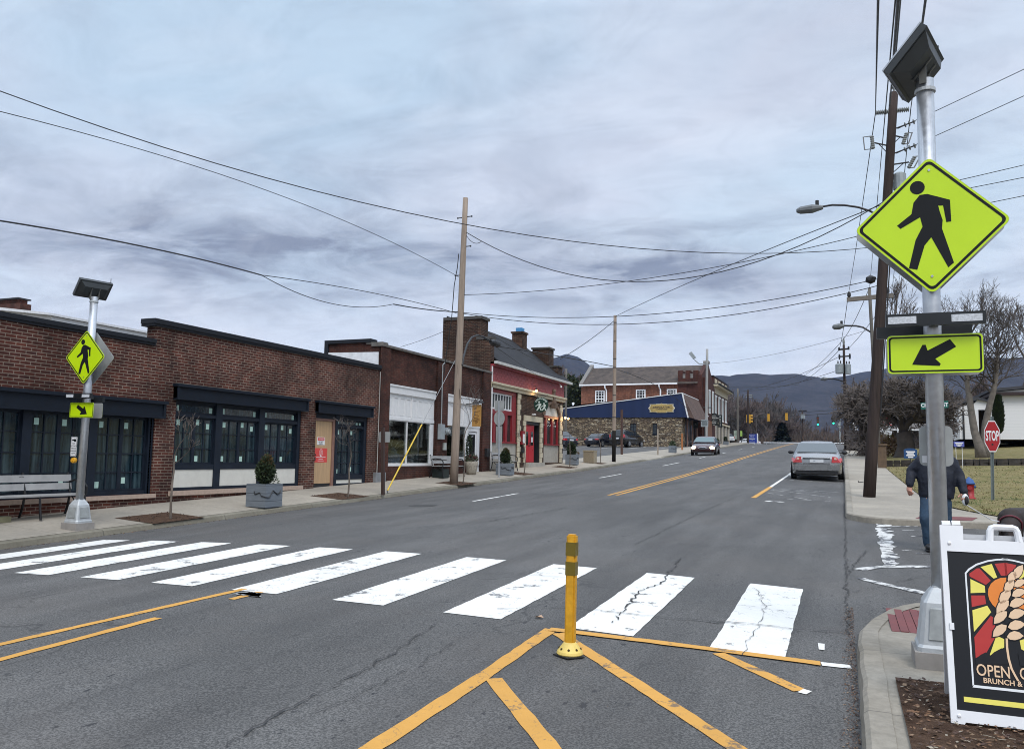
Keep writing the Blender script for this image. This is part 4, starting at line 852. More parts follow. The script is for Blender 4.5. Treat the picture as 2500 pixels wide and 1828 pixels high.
mb=MB(); mb.mi=0; mb.box(XF+.01,XF+.12,35.6,35.95,2.35,3.0); mb.mi=1; mb.box(XF+.12,XF+.125,35.65,35.9,2.42,2.85); single(mb,'menu_case',[RED,SG],'red framed menu case on the brick beside the tavern doors','notice case',base=(XF,35.8,2.35))
mb=MB(); mb.box(XF+.01,XF+.16,35.55,35.85,1.95,2.2); single(mb,'mailbox',DARK,'black mailbox on the brick below the red menu case','mailbox',base=(XF,35.7,1.95))
mb=MB(); mb.box(XF+.08,XF+.2,31.35,31.65,1.75,2.1); single(mb,'mailbox',DARK,'black mailbox on the brick pilaster left of the tavern','mailbox',base=(XF,31.5,1.75))
LAMP=emit('lit_bulb',(1,.62,.22),9)
for i,(y,z,lab) in enumerate(((36.95,5.02,'glowing yellow bulb lamp on the pink frieze above the round green sign'),(41.45,3.92,'glowing bulb lamp at the right corner of the tavern by the arch'),(41.95,3.9,'glowing bulb lamp just round the right corner of the tavern'))):
    t=thing('wall_lamp',lab,'lamp',(XF+.1,y,z),0,'lit bulb lamps on the tavern'); mb=MB(); mb.tube([(0,0,.2),(.12,0,.25),(.18,0,.12)],.015,5); mb.lathe([(.02,.06),(.05,.02),(.06,-.03)],(.18,0,.06),8); mb.build('bracket',DARK,t,False); mb=MB(); mb.ball((.18,0,-.01),.055,2); mb.build('bulb',LAMP,t,False)
    pl=bpy.data.lights.new('bulb_light','POINT'); pl.energy=6; pl.color=(1,.62,.28); pl.shadow_soft_size=.06; po=bpy.data.objects.new('bulb_light',pl); COL.objects.link(po); po.parent=t; po.location=(.26,0,-.06)
mb=MB(); mb.tube([(XF+.1,40.9,5.7),(XF+.2,40.9,5.62)],.02,5); mb.lathe([(.02,.08),(.06,.02),(.07,-.04)],(XF+.2,40.9,5.55),8); single(mb,'unlit_lamp',SG,'small unlit white lamp under the tavern eaves','lamp',base=(XF+.1,40.9,5.5))
# round green hanging sign
SY=36.6; c=atY(*(1160+.1937*832,840+.1937*762),SY); rr=(atY(*(1160+.1937*920,840+.1937*762),SY)-atY(*(1160+.1937*742,840+.1937*762),SY)).length/2
GREEN=M('dark_green_sign',(.012,.045,.030),.45); T=thing('round_pub_sign','round dark green hanging sign with two pale hikers by the tavern doors','sign',tuple(c))
mb=MB(); mb.lathe([(rr,-.03),(rr,.03)],(0,0,0),40,'Y'); mb.build('disc',GREEN,T,False)
def hiker(mb,o,h):
    def P(x,z): return (o[0]+x*h,o[1],o[2]+z*h)
    th=.012
    for pts in ([(-.02,.42),(.14,.46),(.16,.75),(.0,.80),(-.08,.72)],[(.12,.50),(.24,.50),(.27,.74),(.15,.78)],[(-.02,.45),(.14,.46),(.33,.02),(.20,.0),(.07,.30)],[(.08,.30),(-.16,.0),(-.29,.03),(-.03,.45)],[(-.06,.74),(-.0,.66),(-.30,.46),(-.34,.53)],[(-.36,.54),(-.30,.50),(-.28,.42),(-.40,.42)]):
        mb.extr([P(x,z) for x,z in pts],(0,-th,0))
    mb.extr([P(.02+.095*math.cos(a),.91+.10*math.sin(a)) for a in [k/14*6.283 for k in range(14)]],(0,-th,0))
mb=MB(); hiker(mb,(-rr*.28,-.031,-rr*.80),rr*1.25); hiker(mb,(rr*.42,-.031,-rr*.80),rr*1.02)
for i,ch_ in enumerate('TRAILHEAD'):
    a=R(150-i*15); mb.text(ch_,rr*.30,(rr*.80*math.cos(a),-.033,rr*.80*math.sin(a)),Vector((math.sin(a),0,-math.cos(a))),Vector((math.cos(a),0,math.sin(a))),.002,bold=.004)
mb.build('emblem',M('mint_white',(.62,.70,.64),.5),T,False)
mb=MB(); mb.tube([(XF+.02-c.x,0,rr+.08),(rr*.9,0,rr+.08)],.02,6); mb.tube([(-.2,0,rr-.02),(-.2,0,rr+.08)],.01,5); mb.tube([(.2,0,rr-.02),(.2,0,rr+.08)],.01,5); mb.build('bracket',DARK,T,False)
# ------------------------------------------------------------------ buildings further up the street
def z5e(u,v): return (1400+.15936*u,860+.15936*v)
def stonemat():
    q=NT('rubble_stone'); v=q.wallv(); dn=q.n('ShaderNodeTexNoise'); q.l(v,dn.inputs['Vector']); dn.inputs['Scale'].default_value=1.5; sc=q.n('ShaderNodeVectorMath',operation='SCALE'); q.l(dn.outputs['Color'],sc.inputs[0]); sc.inputs['Scale'].default_value=.35; ad=q.n('ShaderNodeVectorMath',operation='ADD'); q.l(v,ad.inputs[0]); q.l(sc.outputs[0],ad.inputs[1])
    vv=q.mapv(ad.outputs[0],(1,2.7,1)); a=q.n('ShaderNodeTexVoronoi'); q.l(vv,a.inputs['Vector']); a.inputs['Scale'].default_value=2.9; e=q.n('ShaderNodeTexVoronoi',feature='DISTANCE_TO_EDGE'); q.l(vv,e.inputs['Vector']); e.inputs['Scale'].default_value=2.9
    s=q.n('ShaderNodeSeparateColor'); q.l(a.outputs['Color'],s.inputs[0]); r=q.n('ShaderNodeValToRGB'); el=r.color_ramp.elements
    for _ in range(3): el.new(.5)
    for x,(p,c) in zip(el,[(0,(.09,.07,.055)),(.35,(.21,.155,.105)),(.6,(.32,.245,.155)),(.85,(.48,.39,.26)),(1,(.52,.47,.38))]): x.position=p; x.color=(*c,1)
    q.l(s.outputs[0],r.inputs[0]); n=q.noise(v,9,5,.7); c=q.mix(q.rng(n,.35,.7,0,.5),r.outputs[0],(.10,.08,.065)); c=q.mix(q.rng(e.outputs[0],.02,.11,1,0),c,(.045,.038,.032)); c=q.mix(q.rng(q.noise(v,.35,4),.5,.7,0,.4),c,(.075,.065,.05))
    q.base(c); q.set(.9,0,.2); q.bump(q.rng(e.outputs[0],0,.2),.9,.06); return q.m
STONE=stonemat()
BLUE=NT('blue_metal'); v=BLUE.pos(); wv=BLUE.n('ShaderNodeTexWave',bands_direction='X'); BLUE.l(v,wv.inputs[0]); wv.inputs['Scale'].default_value=2.4; BLUE.base(BLUE.mix(BLUE.rng(wv.outputs[1],.0,.25),(.005,.012,.040),(.008,.022,.080))); BLUE.set(.5,0,.4); BLUE.bump(wv.outputs[1],.4,.02); BLUE=BLUE.m
YC=92.
F=thing('coffee_house','stone walled coffee house with slanted navy blue band above its wall','building',(-24,YC,prof(YC)))
mb=MB(); xr=-16.9
holes=[(-22.95,-22.2,4.64,5.85),(-20.33,-19.8,4.65,5.85)]
xs=sorted({-45,xr,*[h[0] for h in holes],*[h[1] for h in holes]}); zs=sorted({2.0,6.6,*[h[2] for h in holes],*[h[3] for h in holes]})
for a,b in zip(xs,xs[1:]):
    for c_,d in zip(zs,zs[1:]):
        if any(h[0]<(a+b)/2<h[1] and h[2]<(c_+d)/2<h[3] for h in holes): continue
        mb.poly([(a,YC,c_),(b,YC,c_),(b,YC,d),(a,YC,d)])
for a,b,c_,d in holes:
    for q_ in ([(a,YC,c_),(a,YC+.3,c_),(a,YC+.3,d),(a,YC,d)],[(b,YC,c_),(b,YC+.3,c_),(b,YC+.3,d),(b,YC,d)],[(a,YC,c_),(b,YC,c_),(b,YC+.3,c_),(a,YC+.3,c_)]): mb.poly(q_)
mb.poly([(xr,YC,2),(xr,YC+1.6,2),(xr,YC+1.6,6.6),(xr,YC,6.6)]); mb.poly([(-45,YC,2),(-45,103,2),(-45,103,6.6),(-45,YC,6.6)]); mb.poly([(-45,103,2),(xr-.3,103,2),(xr-.3,103,6.6),(-45,103,6.6)])
mb.build('stone_wall',STONE,F)
for a,b,c_,d in holes:
    w=MB(); w.box(a,a+.09,YC+.08,YC+.2,c_,d); w.box(b-.09,b,YC+.08,YC+.2,c_,d); w.box(a,b,YC+.08,YC+.2,c_,c_+.09); w.box(a,b,YC+.08,YC+.2,d-.09,d); w.box((a+b)/2-.03,(a+b)/2+.03,YC+.1,YC+.19,c_,d)
    for k in (1,2): w.box(a,b,YC+.11,YC+.18,lerp(c_,d,k/3)-.025,lerp(c_,d,k/3)+.025)
    w.box(a-.05,b+.05,YC-.06,YC+.1,c_-.12,c_); w=w.build('window',NAVYG,F); mb=MB(); mb.box(a,b,YC+.15,YC+.17,c_,d); mb.build('pane',FILM,w)
zl=lambda x: lerp(9.27,7.6,(xr-x)/(xr+31.1))
mb=MB(); zL=zl(-45)
mb.hexa([(xr+.55,YC-.12,6.55),(-45,YC-.12,6.55),(-45,103,6.55),(xr+.55,103,6.55)],[(xr-.05,YC-.12,9.27),(-45,YC-.12,zL),(-45,103,zL),(xr-.05,103,9.27)]); mb.build('blue_band',BLUE,F)
mb=MB(); mb.hexa([(xr+.02,YC-.2,9.27),(-45,YC-.2,zL),(-45,103.1,zL),(xr+.02,103.1,9.27)],[(xr+.02,YC-.2,9.36),(-45,YC-.2,zL+.10),(-45,103.1,zL+.10),(xr+.02,103.1,9.36)]); mb.build('white_roof_edge',WHITED,F)
SHM=roofmat('brown_mansard_shingle',(.15,.10,.08),(.10,.065,.055),.18,.35)
mb=MB(); mb.hexa([(xr+.56,YC-.1,6.6),(xr+1.4,YC-.1,6.35),(xr+1.4,102.9,6.35),(xr+.56,102.9,6.6)],[(xr-.03,YC-.1,9.25),(xr+.03,YC-.1,9.27),(xr+.03,102.9,9.27),(xr-.03,102.9,9.25)]); mb.build('mansard_roof',SHM,F)
mb=MB(); mb.hexa([(xr+.6,YC-.16,6.5),(xr+.75,YC-.16,6.5),(xr+.75,YC-.1,6.5),(xr+.6,YC-.1,6.5)],[(xr-.05,YC-.16,9.3),(xr+.1,YC-.16,9.3),(xr+.1,YC-.1,9.3),(xr-.05,YC-.1,9.3)]); mb.build('corner_trim',WHITED,F)
mb=MB(); mb.box(xr-.3,xr-.25,YC+1.6,102.9,2.2,6.6); mb.build('shopfront',M('dark_brown_front',(.045,.03,.024),.6),F)
for k in range(4):
    mb=MB(); y=YC+2+k*2.3; mb.box(xr-.24,xr-.2,y,y+1.2,3.2,5.9); mb.build('shop_pane',DGLASS,F)
for y in (YC+1.7,YC+5,YC+8.4): mb=MB(); mb.box(xr+.2,xr+.34,y,y+.14,prof(y),6.5); mb.build('porch_post',M('pinkish_post',(.28,.17,.14),.7),F)
for x in (-26.3,-30.9):
    mb=MB(); mb.tube([(x,95,7.5),(x,95,8.45)],.09,8); mb.lathe([(.16,0),(.18,.1),(.05,.2)],(x,95,8.4),8); mb.build('vent_pipe',WHITED,F)
# oval sign
a=atY(*z5e(1148,785),YC-.18); b=atY(*z5e(1555,925),YC-.18); cx,cz=(a.x+b.x)/2,(a.z+b.z)/2; w,h=(b.x-a.x)/2,(a.z-b.z)/2
T=thing('coffee_house_sign','gold and cream scalloped sign with dark lettering on the blue band','sign',(cx,YC-.16,cz))
def oval(s): return [(x*w*s,-.0,z*h*s) for x,z in ((-1,0),(-.94,.3),(-.88,.45),(-.9,.85),(-.42,.85),(-.36,.92),(-.15,.92),(0,1.05),(.15,.92),(.36,.92),(.42,.85),(.9,.85),(.88,.45),(.94,.3),(1,0),(.94,-.3),(.88,-.45),(.9,-.85),(.42,-.85),(.36,-.97),(-.36,-.97),(-.42,-.85),(-.9,-.85),(-.88,-.45),(-.94,-.3))]
mb=MB(); mb.extr(oval(1),(0,-.05,0)); mb.build('cream_border',M('cream_border',(.62,.60,.50),.5),T,False); mb=MB(); mb.extr([(x,-.052,z) for x,_,z in oval(.93)],(0,-.015,0)); mb.build('gold_face',M('gold_face',(.42,.30,.10),.5),T,False)
mb=MB(); mb.text('DRIPOLATOR',h*.52,(0,-.07,h*.18),XA,ZA,.004,bold=.012,sx=1.12); mb.text('COFFEEHOUSE',h*.30,(0,-.07,-h*.25),XA,ZA,.004,bold=.006,sx=1.25)
for s in (-1,1):
    for k in range(3): mb.box(s*w*.62,s*w*.82,-.075,-.068,h*(.35-.35*k),h*(.42-.35*k))
mb.build('lettering',M('brown_letter',(.05,.035,.03),.6),T,False)
# museum: brick hall with a shingle roof, crenellated tower
YM=104.
Mu=thing('brick_hall','tall orange brick hall with mottled shingle roof and white sash windows behind the coffee house','building',(-24,YM,prof(YM)))
xl=-32.7; xt=-19.63; xc=-17.1
mb=MB(); mb.mi=0; mb.box(xl,xt,YM,YM+10,3,11.5); mb.poly([(xl,YM,11.5),(xl,YM+5,14.35),(xl,YM+10,11.5)]); mb.build('side_wall',BR_M,Mu)
mb=MB(); mb.box(xt,xc,YM-.15,YM+1.8,3,12.7)
for k in range(3): mb.box(xt+k*.98,xt+k*.98+.62,YM-.15,YM+1.8,12.7,13.2)
mb.extr([(xc+.02,YM-.1,3),(xc+.02,YM+11,3),(xc+.02,YM+11,11.6),(xc+.02,YM+5.4,14.6),(xc+.02,YM+4.6,14.6),(xc+.02,YM-.1,12.6)],(.5,0,0)); mb.box(xc+.4,xc+.9,YM+.6,YM+1.2,3,12.3)
mb.build('front_wall',BR_M2,Mu)
mb=MB(); mb.box(xt-.02,xc+.6,YM-.2,YM-.12,12.62,12.70) if False else None
for k in range(2): mb.box(xt+.62+k*.98,xt+.98+k*.98,YM-.2,YM+.1,12.66,12.74); mb.box(xt+.64+k*.98,xt+.96+k*.98,YM-.2,YM-.15,12.2,12.62)
mb.extr([(xc-.02,YM+4.3,14.62),(xc-.02,YM+5.7,14.62),(xc-.02,YM+5.5,14.95),(xc-.02,YM+4.5,14.95)],(.7,0,0))
mb.extr([(xl-.25,YM-.1,11.3),(xl-.25,YM+5,14.5),(xl-.25,YM+5,14.9),(xl-.25,YM-.3,11.7)],(.5,0,0)); mb.build('stone_coping',M('grey_coping',(.18,.17,.16),.9,var=.2),Mu)
SHU=roofmat('mottled_shingle',(.075,.058,.048),(.042,.034,.030),.22,.4,1,True)
mb=MB(); mb.hexa([(xl-.0,YM-.5,11.45),(xc,YM-.5,11.45),(xc,YM+5,14.25),(xl,YM+5,14.25)],[(xl,YM-.5,11.58),(xc,YM-.5,11.58),(xc,YM+5,14.42),(xl,YM+5,14.42)]); mb.hexa([(xl,YM+10.4,11.45),(xc,YM+10.4,11.45),(xc,YM+5,14.25),(xl,YM+5,14.25)],[(xl,YM+10.4,11.58),(xc,YM+10.4,11.58),(xc,YM+5,14.42),(xl,YM+5,14.42)]); mb.build('roof',SHU,Mu)
mb=MB(); mb.box(xl-.1,xt,YM-.68,YM-.5,11.42,11.60); mb.build('gutter',WHITE,Mu)
for x in (-29.15,-21.9): mb=MB(); mb.tube([(x-.1,YM-.6,11.45),(x-.1,YM-.5,11.1),(x,YM-.12,10.8),(x,YM-.12,3.5)],.1,6); mb.build('downpipe',WHITE,Mu)
for a,b,z1 in ((-30.7,-29.4,10.81),(-25.15,-23.88,10.85),(-21.08,-19.8,10.84)):
    w=MB(); z0=z1-2.3; w.box(a,a+.14,YM-.1,YM-.003,z0,z1); w.box(b-.14,b,YM-.1,YM-.003,z0,z1); w.box(a+.14,b-.14,YM-.1,YM-.003,z1-.14,z1); w.box(a+.14,b-.14,YM-.1,YM-.003,z0,z0+.14); w.box(a+.14,b-.14,YM-.09,YM-.003,(z0+z1)/2-.05,(z0+z1)/2+.05)
    for k in (1,2): xx=lerp(a,b,k/3); w.box(xx-.025,xx+.025,YM-.08,YM-.003,z0+.14,z1-.14)
    for k in (1,2,4,5): z=lerp(z0,z1,k/6); w.box(a+.14,b-.14,YM-.075,YM-.003,z-.02,z+.02)
    w=w.build('sash_window',WHITE,Mu); mb=MB(); mb.box(a+.1,b-.1,YM-.04,YM-.02,z0,z1); mb.build('pane',DGLASS,w)
for y in (YM+2.4,YM+5.4,YM+8.4):
    w=MB(); w.box(xc+.52,xc+.58,y,y+1.5,8.0,11.2); w=w.build('tall_window',WHITE,Mu); mb=MB(); mb.box(xc+.58,xc+.60,y+.15,y+1.35,8.15,11.05); mb.build('pane',M('pale_blind2',(.36,.40,.40),.4),w)
mb=MB(); mb.box(xc+.52,xc+.56,YM+3,YM+8,3.2,7); mb.build('entrance',M('orange_wood',(.16,.07,.035),.6),Mu)
mb=MB(); mb.lathe([(.05,0),(.2,.1),(.05,.2)],(xc+.8,YM+1.5,8.1),8); mb.build('lamp',WHITE,Mu)
# arts building with cream cornice
AX=xc+.2; y0,y1=116.,131.
Ar=thing('arts_building','two storey red brick building with cream cornice and tall pale windows up the street','building',(AX,y0,prof(y0)))
mb=MB(); mb.box(-34,AX,y0,y1,3,12.2); mb.box(-34,AX,y0,y1,12.2,13.6); mb.build('wall',BR_M2,Ar)
mb=MB(); mb.box(AX-2,AX+.05,y0-.05,y1+.05,11.3,12.2); mb.box(AX-.5,AX+.7,y0-.3,y1+.6,12.2,12.45); mb.build('cornice',BEIGE,Ar)
mb=MB(); mb.box(-34,AX+.9,y0-.3,y1+.8,12.45,12.6); mb.box(-34,AX+.06,y0-.1,y1+.1,13.6,13.75); mb.build('dark_coping',BLACKCAP,Ar)
for k in range(4): mb=MB(); yy=y0+1.2+k*3.5; mb.box(AX+.003,AX+.06,yy,yy+2.2,12.75,13.4); mb.build('stone_panel',BEIGE,Ar)
for k in range(4):
    yy=y0+1.0+k*3.55; w=MB(); w.box(AX+.003,AX+.08,yy,yy+1.6,7.6,11.0); w.box(AX+.003,AX+.14,yy-.1,yy+1.7,10.8,11.05); w.box(AX+.003,AX+.14,yy-.1,yy+1.7,7.5,7.62); w=w.build('tall_window',WHITE,Ar); mb=MB(); mb.box(AX+.08,AX+.10,yy+.2,yy+1.4,7.8,10.7); mb.build('pane',MATS['pale_blind2'],w)
for k in range(5): mb=MB(); yy=y0+.3+k*3.5; mb.box(AX+.003,AX+.3,yy,yy+.3,3.4,6.9); mb.build('column',M('cream_column',(.45,.42,.36),.7),Ar)
mb=MB(); mb.box(AX+.003,AX+.35,y0,y1,6.95,7.15); mb.build('entablature',BEIGE,Ar)
mb=MB(); mb.box(AX+.004,AX+.1,y0+.8,y1-.5,3.5,6.85); mb.build('shop_glazing',DGLASS,Ar)
def boardsign(name,label,y,tl,br,lines,mats,post=True,shape=None,group=None,thick=.08,cat='sign'):
    a,b=atY(*tl,y),atY(*br,y); cx=(a.x+b.x)/2; T=thing(name,label,cat,(cx,y,b.z),0,group); w=b.x-a.x; h=a.z-b.z
    mb=MB(); mb.box(-w/2,w/2,0,thick,0,h) 
    if shape=='arch': mb.extr([(-w/2+w*k/10,0,h+h*.12*math.sin(math.pi*k/10)) for k in range(11)],(0,thick,0))
    mb.build('board',mats[0],T,False); mb=MB()
    for t,s,zz,*o in lines:
        if t=='-': mb.box(-w*s/2,w*s/2,-.012,-.004,h*zz-h*.018,h*zz+h*.018)
        else: mb.text(t,s*h,(0,-.008,h*zz),XA,ZA,.004,sx=o[0] if o else 1,bold=.004)
    mb.build('lettering',mats[1],T,False)
    if post:
        g=prof(y)+.1; mb=MB(); mb.box(-.05,.05,thick,thick+.1,g-b.z,h*.9); mb.build('post',DARK,T,False)
    return T
def s8(u,v): return (1560+.1029*u,940+.1029*v)
SBLK=M('black_green_board',(.008,.014,.014),.5); SWT=M('pale_letter',(.60,.62,.60),.6)
boardsign('museum_sign','black hanging sign reading MUSEUM & HISTORY CENTER left of the ARTS sign','112' and 112,s8(1685,695),s8(1870,960),[('MUSEUM',.17,.66,1.2),('&',.08,.5),('HISTORY',.11,.36),('CENTER',.11,.22),('-',.5,.9),('-',.3,.08),('-',.7,.8)],(SBLK,SWT),False,'arch')
T=boardsign('arts_sign','tall black sign with vertical ARTS lettering by the cream windows',113,s8(1880,705),s8(1972,1000),[('A',.2,.85),('R',.2,.63),('T',.2,.41),('S',.2,.18)],(SBLK,SWT),False)
boardsign('black_cafe_sign','black square hanging sign with a small pale emblem under the mansard roof',97,s8(1290,860),s8(1400,1020),[('A',.4,.55)],(SBLK,M('dim_letter',(.2,.2,.18),.6)),False)
boardsign('history_marker','grey historical marker plaque with dense lettering left of the silver pole',76,s8(1470,820),s8(1640,985),[('BLACK MTN.',.16,.85)]+[('-',.8,.68-.1*k) for k in range(6)],(M('marker_grey',(.30,.34,.35),.6),SK),True)
for k,(yy,X) in enumerate(((104,xc),(112,xc))): pass
mb=MB(); mb.lathe([(.04,0),(.16,.12),(.04,.2)],(-16.2,106,7.3),8); single(mb,'gable_lamp',WHITE,'white lamp on the deep red brick wall above the marker','lamp',base=(-16.2,106,7.3))
# things by the road near the crest
def s1(u,v): return (1660+.1328*u,960+.1328*v)
boardsign('grey_notice_board','pale green notice board standing left of the thin pole at the crest',146,s1(990,682),s1(1068,842),[('-',.7,.9),('-',.6,.75),('-',.7,.6),('-',.5,.45)],(M('pale_green_board',(.32,.36,.30),.6),M('faded_green',(.12,.2,.12),.6)),True)
mb=MB(); a=atY(*s1(995,842),146.5); b=atY(*s1(1085,945),146.5); mb.box(a.x,b.x,146.3,147.3,b.z-.5,a.z); single(mb,'wooden_bin',M('dark_wood',(.10,.055,.035),.8),'dark wooden box under the pale green notice board','box',base=((a.x+b.x)/2,146.5,b.z-.4))
boardsign('green_pole_banner','bright green banner fixed between the two poles at the crest',148,s1(1108,690),s1(1145,790),[('-',.5,.5)],(M('lime_banner',(.35,.55,.12),.6),SK),True)
T=boardsign('blue_billboard','large royal blue billboard with white edge and lettering at the crest',150,s1(1240,748),s1(1415,912),[('Downtown Parking',.10,.86,.8),('Off Black Mtn',.10,.72,.8),('-',.7,.5),('-',.6,.44),('-',.08,.3),('-',.6,.15)],(M('royal_blue',(.01,.035,.26),.5),SWT),True)
mb=MB(); a=atY(*s1(1255,912),150); b=atY(*s1(1385,960),150); mb.box(a.x-T.location.x,b.x-T.location.x,0,.3,-.9,0); mb.build('white_base',WHITED,T,False)
mb=MB(); a=atY(*s1(1415,748),150); b=atY(*s1(1422,915),150); mb.box(a.x-T.location.x,b.x-T.location.x+.15,-.03,.12,0,a.z-b.z+.1); mb.box(-1.7,1.75,-.03,.12,a.z-b.z,a.z-b.z+.12) if False else None; mb.build('white_edge',WHITE,T,False)
mb=MB(); mb.tube([(-14.5,165,5.35),(10,165,5.35)],.09,4); 
for k in range(9): mb.box(-14+k*3,-13.9+k*3,165.1,165.2,4.2,5.3)
single(mb,'guard_rail',WHITED,'pale guard rail running across beyond the crest of the road','guard rail',base=(-2,165,4.6))
# ------------------------------------------------------------------ street furniture
STEEL=M('galvanised_steel',(.50,.52,.55),.38,.75,var=.12,scale=18); STEELD=M('cast_aluminium',(.46,.48,.49),.6,.35,var=.15,scale=8,bump=.1); LIME=M('lime_sheeting',(.54,.76,.004),.35,var=.04,scale=2,coat=.3); SBL=M('sign_black_ink',(.006,.007,.009),.6,spec=.25)
PANEL=M('housing_grey',(.028,.033,.036),.5,var=.2); LENS=M('clear_lens',(.55,.57,.60),.2,var=.25,scale=60); ALU=M('sign_back',(.36,.37,.36),.5,.3,var=.12); WPLAS=M('white_plastic',(.74,.74,.75),.35,var=.03); 
def rpoly(pts,r,seg=5):
    out=[]; n=len(pts)
    for i in range(n):
        p=Vector(pts[i]); a=(Vector(pts[i-1])-p).normalized(); b=(Vector(pts[(i+1)%n])-p).normalized(); h=a.angle(b)/2; d=r/math.tan(h); c=p+(a+b).normalized()*(r/math.sin(h)); s=p+a*d; e=p+b*d
        v0=s-c; v1=e-c; th=v0.angle_signed(v1) if hasattr(v0,'angle_signed') else v0.angle(v1)
        a0=math.atan2(v0.y,v0.x); a1=math.atan2(v1.y,v1.x); dd=(a1-a0+math.pi)%(2*math.pi)-math.pi
        for k in range(seg+1): t=a0+dd*k/seg; out.append((c.x+r*math.cos(t),c.y+r*math.sin(t)))
    return out
def plate(mb,pts,y,th):  # in local x,z facing -Y, front at y
    mb.extr([(x,y,z) for x,z in pts],(0,th,0))
def ring(mb,a,b,y,th):
    n=len(a)
    for i in range(n):
        j=(i+1)%n; mb.hexa([(a[i][0],y,a[i][1]),(a[j][0],y,a[j][1]),(b[j][0],y,b[j][1]),(b[i][0],y,b[i][1])],[(a[i][0],y+th,a[i][1]),(a[j][0],y+th,a[j][1]),(b[j][0],y+th,b[j][1]),(b[i][0],y+th,b[i][1])])
PED=[(430,1072),(470,1070),(590,1112),(593,1225),(567,1227),(553,1138),(527,1137),(533,1165),(548,1215),(543,1258),(600,1440),(570,1463),(485,1300),(448,1340),(405,1465),(360,1455),(400,1310),(440,1240),(428,1190),(320,1243),(302,1225),(382,1170),(395,1110)]
ARW=[(800,420),(835,470),(710,545),(741,578),(735,592),(570,580),(635,452),(655,452),(665,490)]
def diamond(root,cz,y,h,face=-1):
    # face -1 looks to -Y
    f=(lambda p:(p[0],p[1]+cz)); D=lambda k:[(0,-k),(k,0),(0,k),(-k,0)]
    yb=y; 
    mb=MB(); plate(mb,[f(p) for p in rpoly(D(h),.045)],y,.004); s=mb.build('warning_sign',ALU,root,False)
    o=-.002 if face<0 else .005
    mb=MB(); plate(mb,[f(p) for p in rpoly(D(h*.995),.044)],y+o,.0015); mb.build('yellow_green_face',LIME,s,False)
    o2=-.004 if face<0 else .007
    mb=MB(); ring(mb,[f(p) for p in rpoly(D(h*.955),.038)],[f(p) for p in rpoly(D(h*.905),.030)],y+o2,.0012); mb.build('border',SBL,s,False)
    m=1 if face<0 else -1
    mb=MB(); q=[(((x-483)/422*h)*m,(1235-z)/363*h+cz) for x,z in PED]; plate(mb,q,y+o2,.0012)
    plate(mb,[((-.154+.096*math.cos(t))*h*m,(.56+.098*math.sin(t))*h+cz) for t in [k/18*6.283 for k in range(18)]],y+o2,.0012); mb.build('walking_figure',SBL,s,False)
    if face<0:
        mb=MB()
        for zz in (.80,-.74): mb.lathe([(.009,-.004),(.009,0)],(0,y+o2,cz+zz*h),8,'Y')
        mb.build('bolts',STEEL,s,False)
def arrowplaque(root,cz,y,w,h,mir,face=-1):
    Q=lambda a,b,r:rpoly([(-a,cz-b),(a,cz-b),(a,cz+b),(-a,cz+b)],r)
    mb=MB(); plate(mb,Q(w,h,.03),y,.003); s=mb.build('arrow_plaque',ALU,root,False); o=-.002 if face<0 else .004; o2=-.0035 if face<0 else .0055
    mb=MB(); plate(mb,Q(w*.996,h*.99,.029),y+o,.0012); mb.build('yellow_green_face',LIME,s,False)
    mb=MB(); ring(mb,Q(w*.965,h*.91,.025),Q(w*.925,h*.83,.018),y+o2,.001); mb.build('border',SBL,s,False)
    mb=MB(); plate(mb,[((x-706)/286*w*mir,(512-z)/127*h+cz) for x,z in ARW],y+o2,.001); mb.build('arrow',SBL,s,False)
def lightbar(root,cz,y,w,h=.045,x0=0,dy=-1):
    mb=MB(); mb.box(x0-w,x0+w,y,y+.05,cz-h,cz+h); s=mb.build('light_bar',M('bar_black',(.010,.012,.014),.4),root,False)
    for a,b in ((-.95,-.37),(.33,.93)):
        mb=MB(); yy=y-.004 if dy<0 else y+.05; mb.box(x0+a*w,x0+b*w,yy,yy+.004,cz-h*.62,cz+h*.55); mb.build('lens',LENS,s,False)
def solar(root,top,sx):
    a=Vector((.277,.961,0)); b=Vector((.64,-.185,.746)).normalized(); n=Vector((-.71,.205,.67)).normalized(); b=n.cross(a).normalized()
    if b.z<0: b=-b
    c=Vector(top)+Vector((0,0,.085))+n*.09
    mb=MB(); mb.obox(c,a,b,.54*sx,.345*sx,.05); s=mb.build('solar_panel',PANEL,root,False)
    nn=a.cross(b); sg=1 if nn.dot(n)>0 else -1
    mb=MB(); mb.obox(c+n*.034,a,b,.545*sx,.35*sx,.012); mb.build('glass_front',M('solar_glass',(.45,.47,.50),.3,.5),s,False)
    f=[c-n*.028+a*(i*.25*sx)+b*(j*.15*sx) for i,j in ((-1,-1),(1,-1),(1,1),(-1,1))]; g=[c-n*.10+a*(i*.18*sx)+b*(j*.09*sx) for i,j in ((-1,-1),(1,-1),(1,1),(-1,1))]
    mb=MB(); mb.hexa(f,g); mb.build('battery_housing',PANEL,s,False)
    for k in (-.07,.07):
        mb=MB(); o=Vector(top)+a*k; mb.obox(o+Vector((0,0,.03))-b*0,a,ZA,.012,.16,.05); mb.obox(c-n*.09+a*k-b*.02,a,b,.012,.2,.04); mb.build('bracket',M('bracket_grey',(.14,.14,.13),.5,.4),root,False)
    mb=MB(); mb.lathe([(.074,-.10),(.074,-.075)],top,16); mb.build('clamp_ring',STEELD,root,False)
    mb=MB(); mb.tube([c+a*.24*sx+b*.15*sx,c+a*.24*sx+b*.15*sx+Vector((0,0,.11))],.006,5); mb.build('antenna',DARK,root,False)
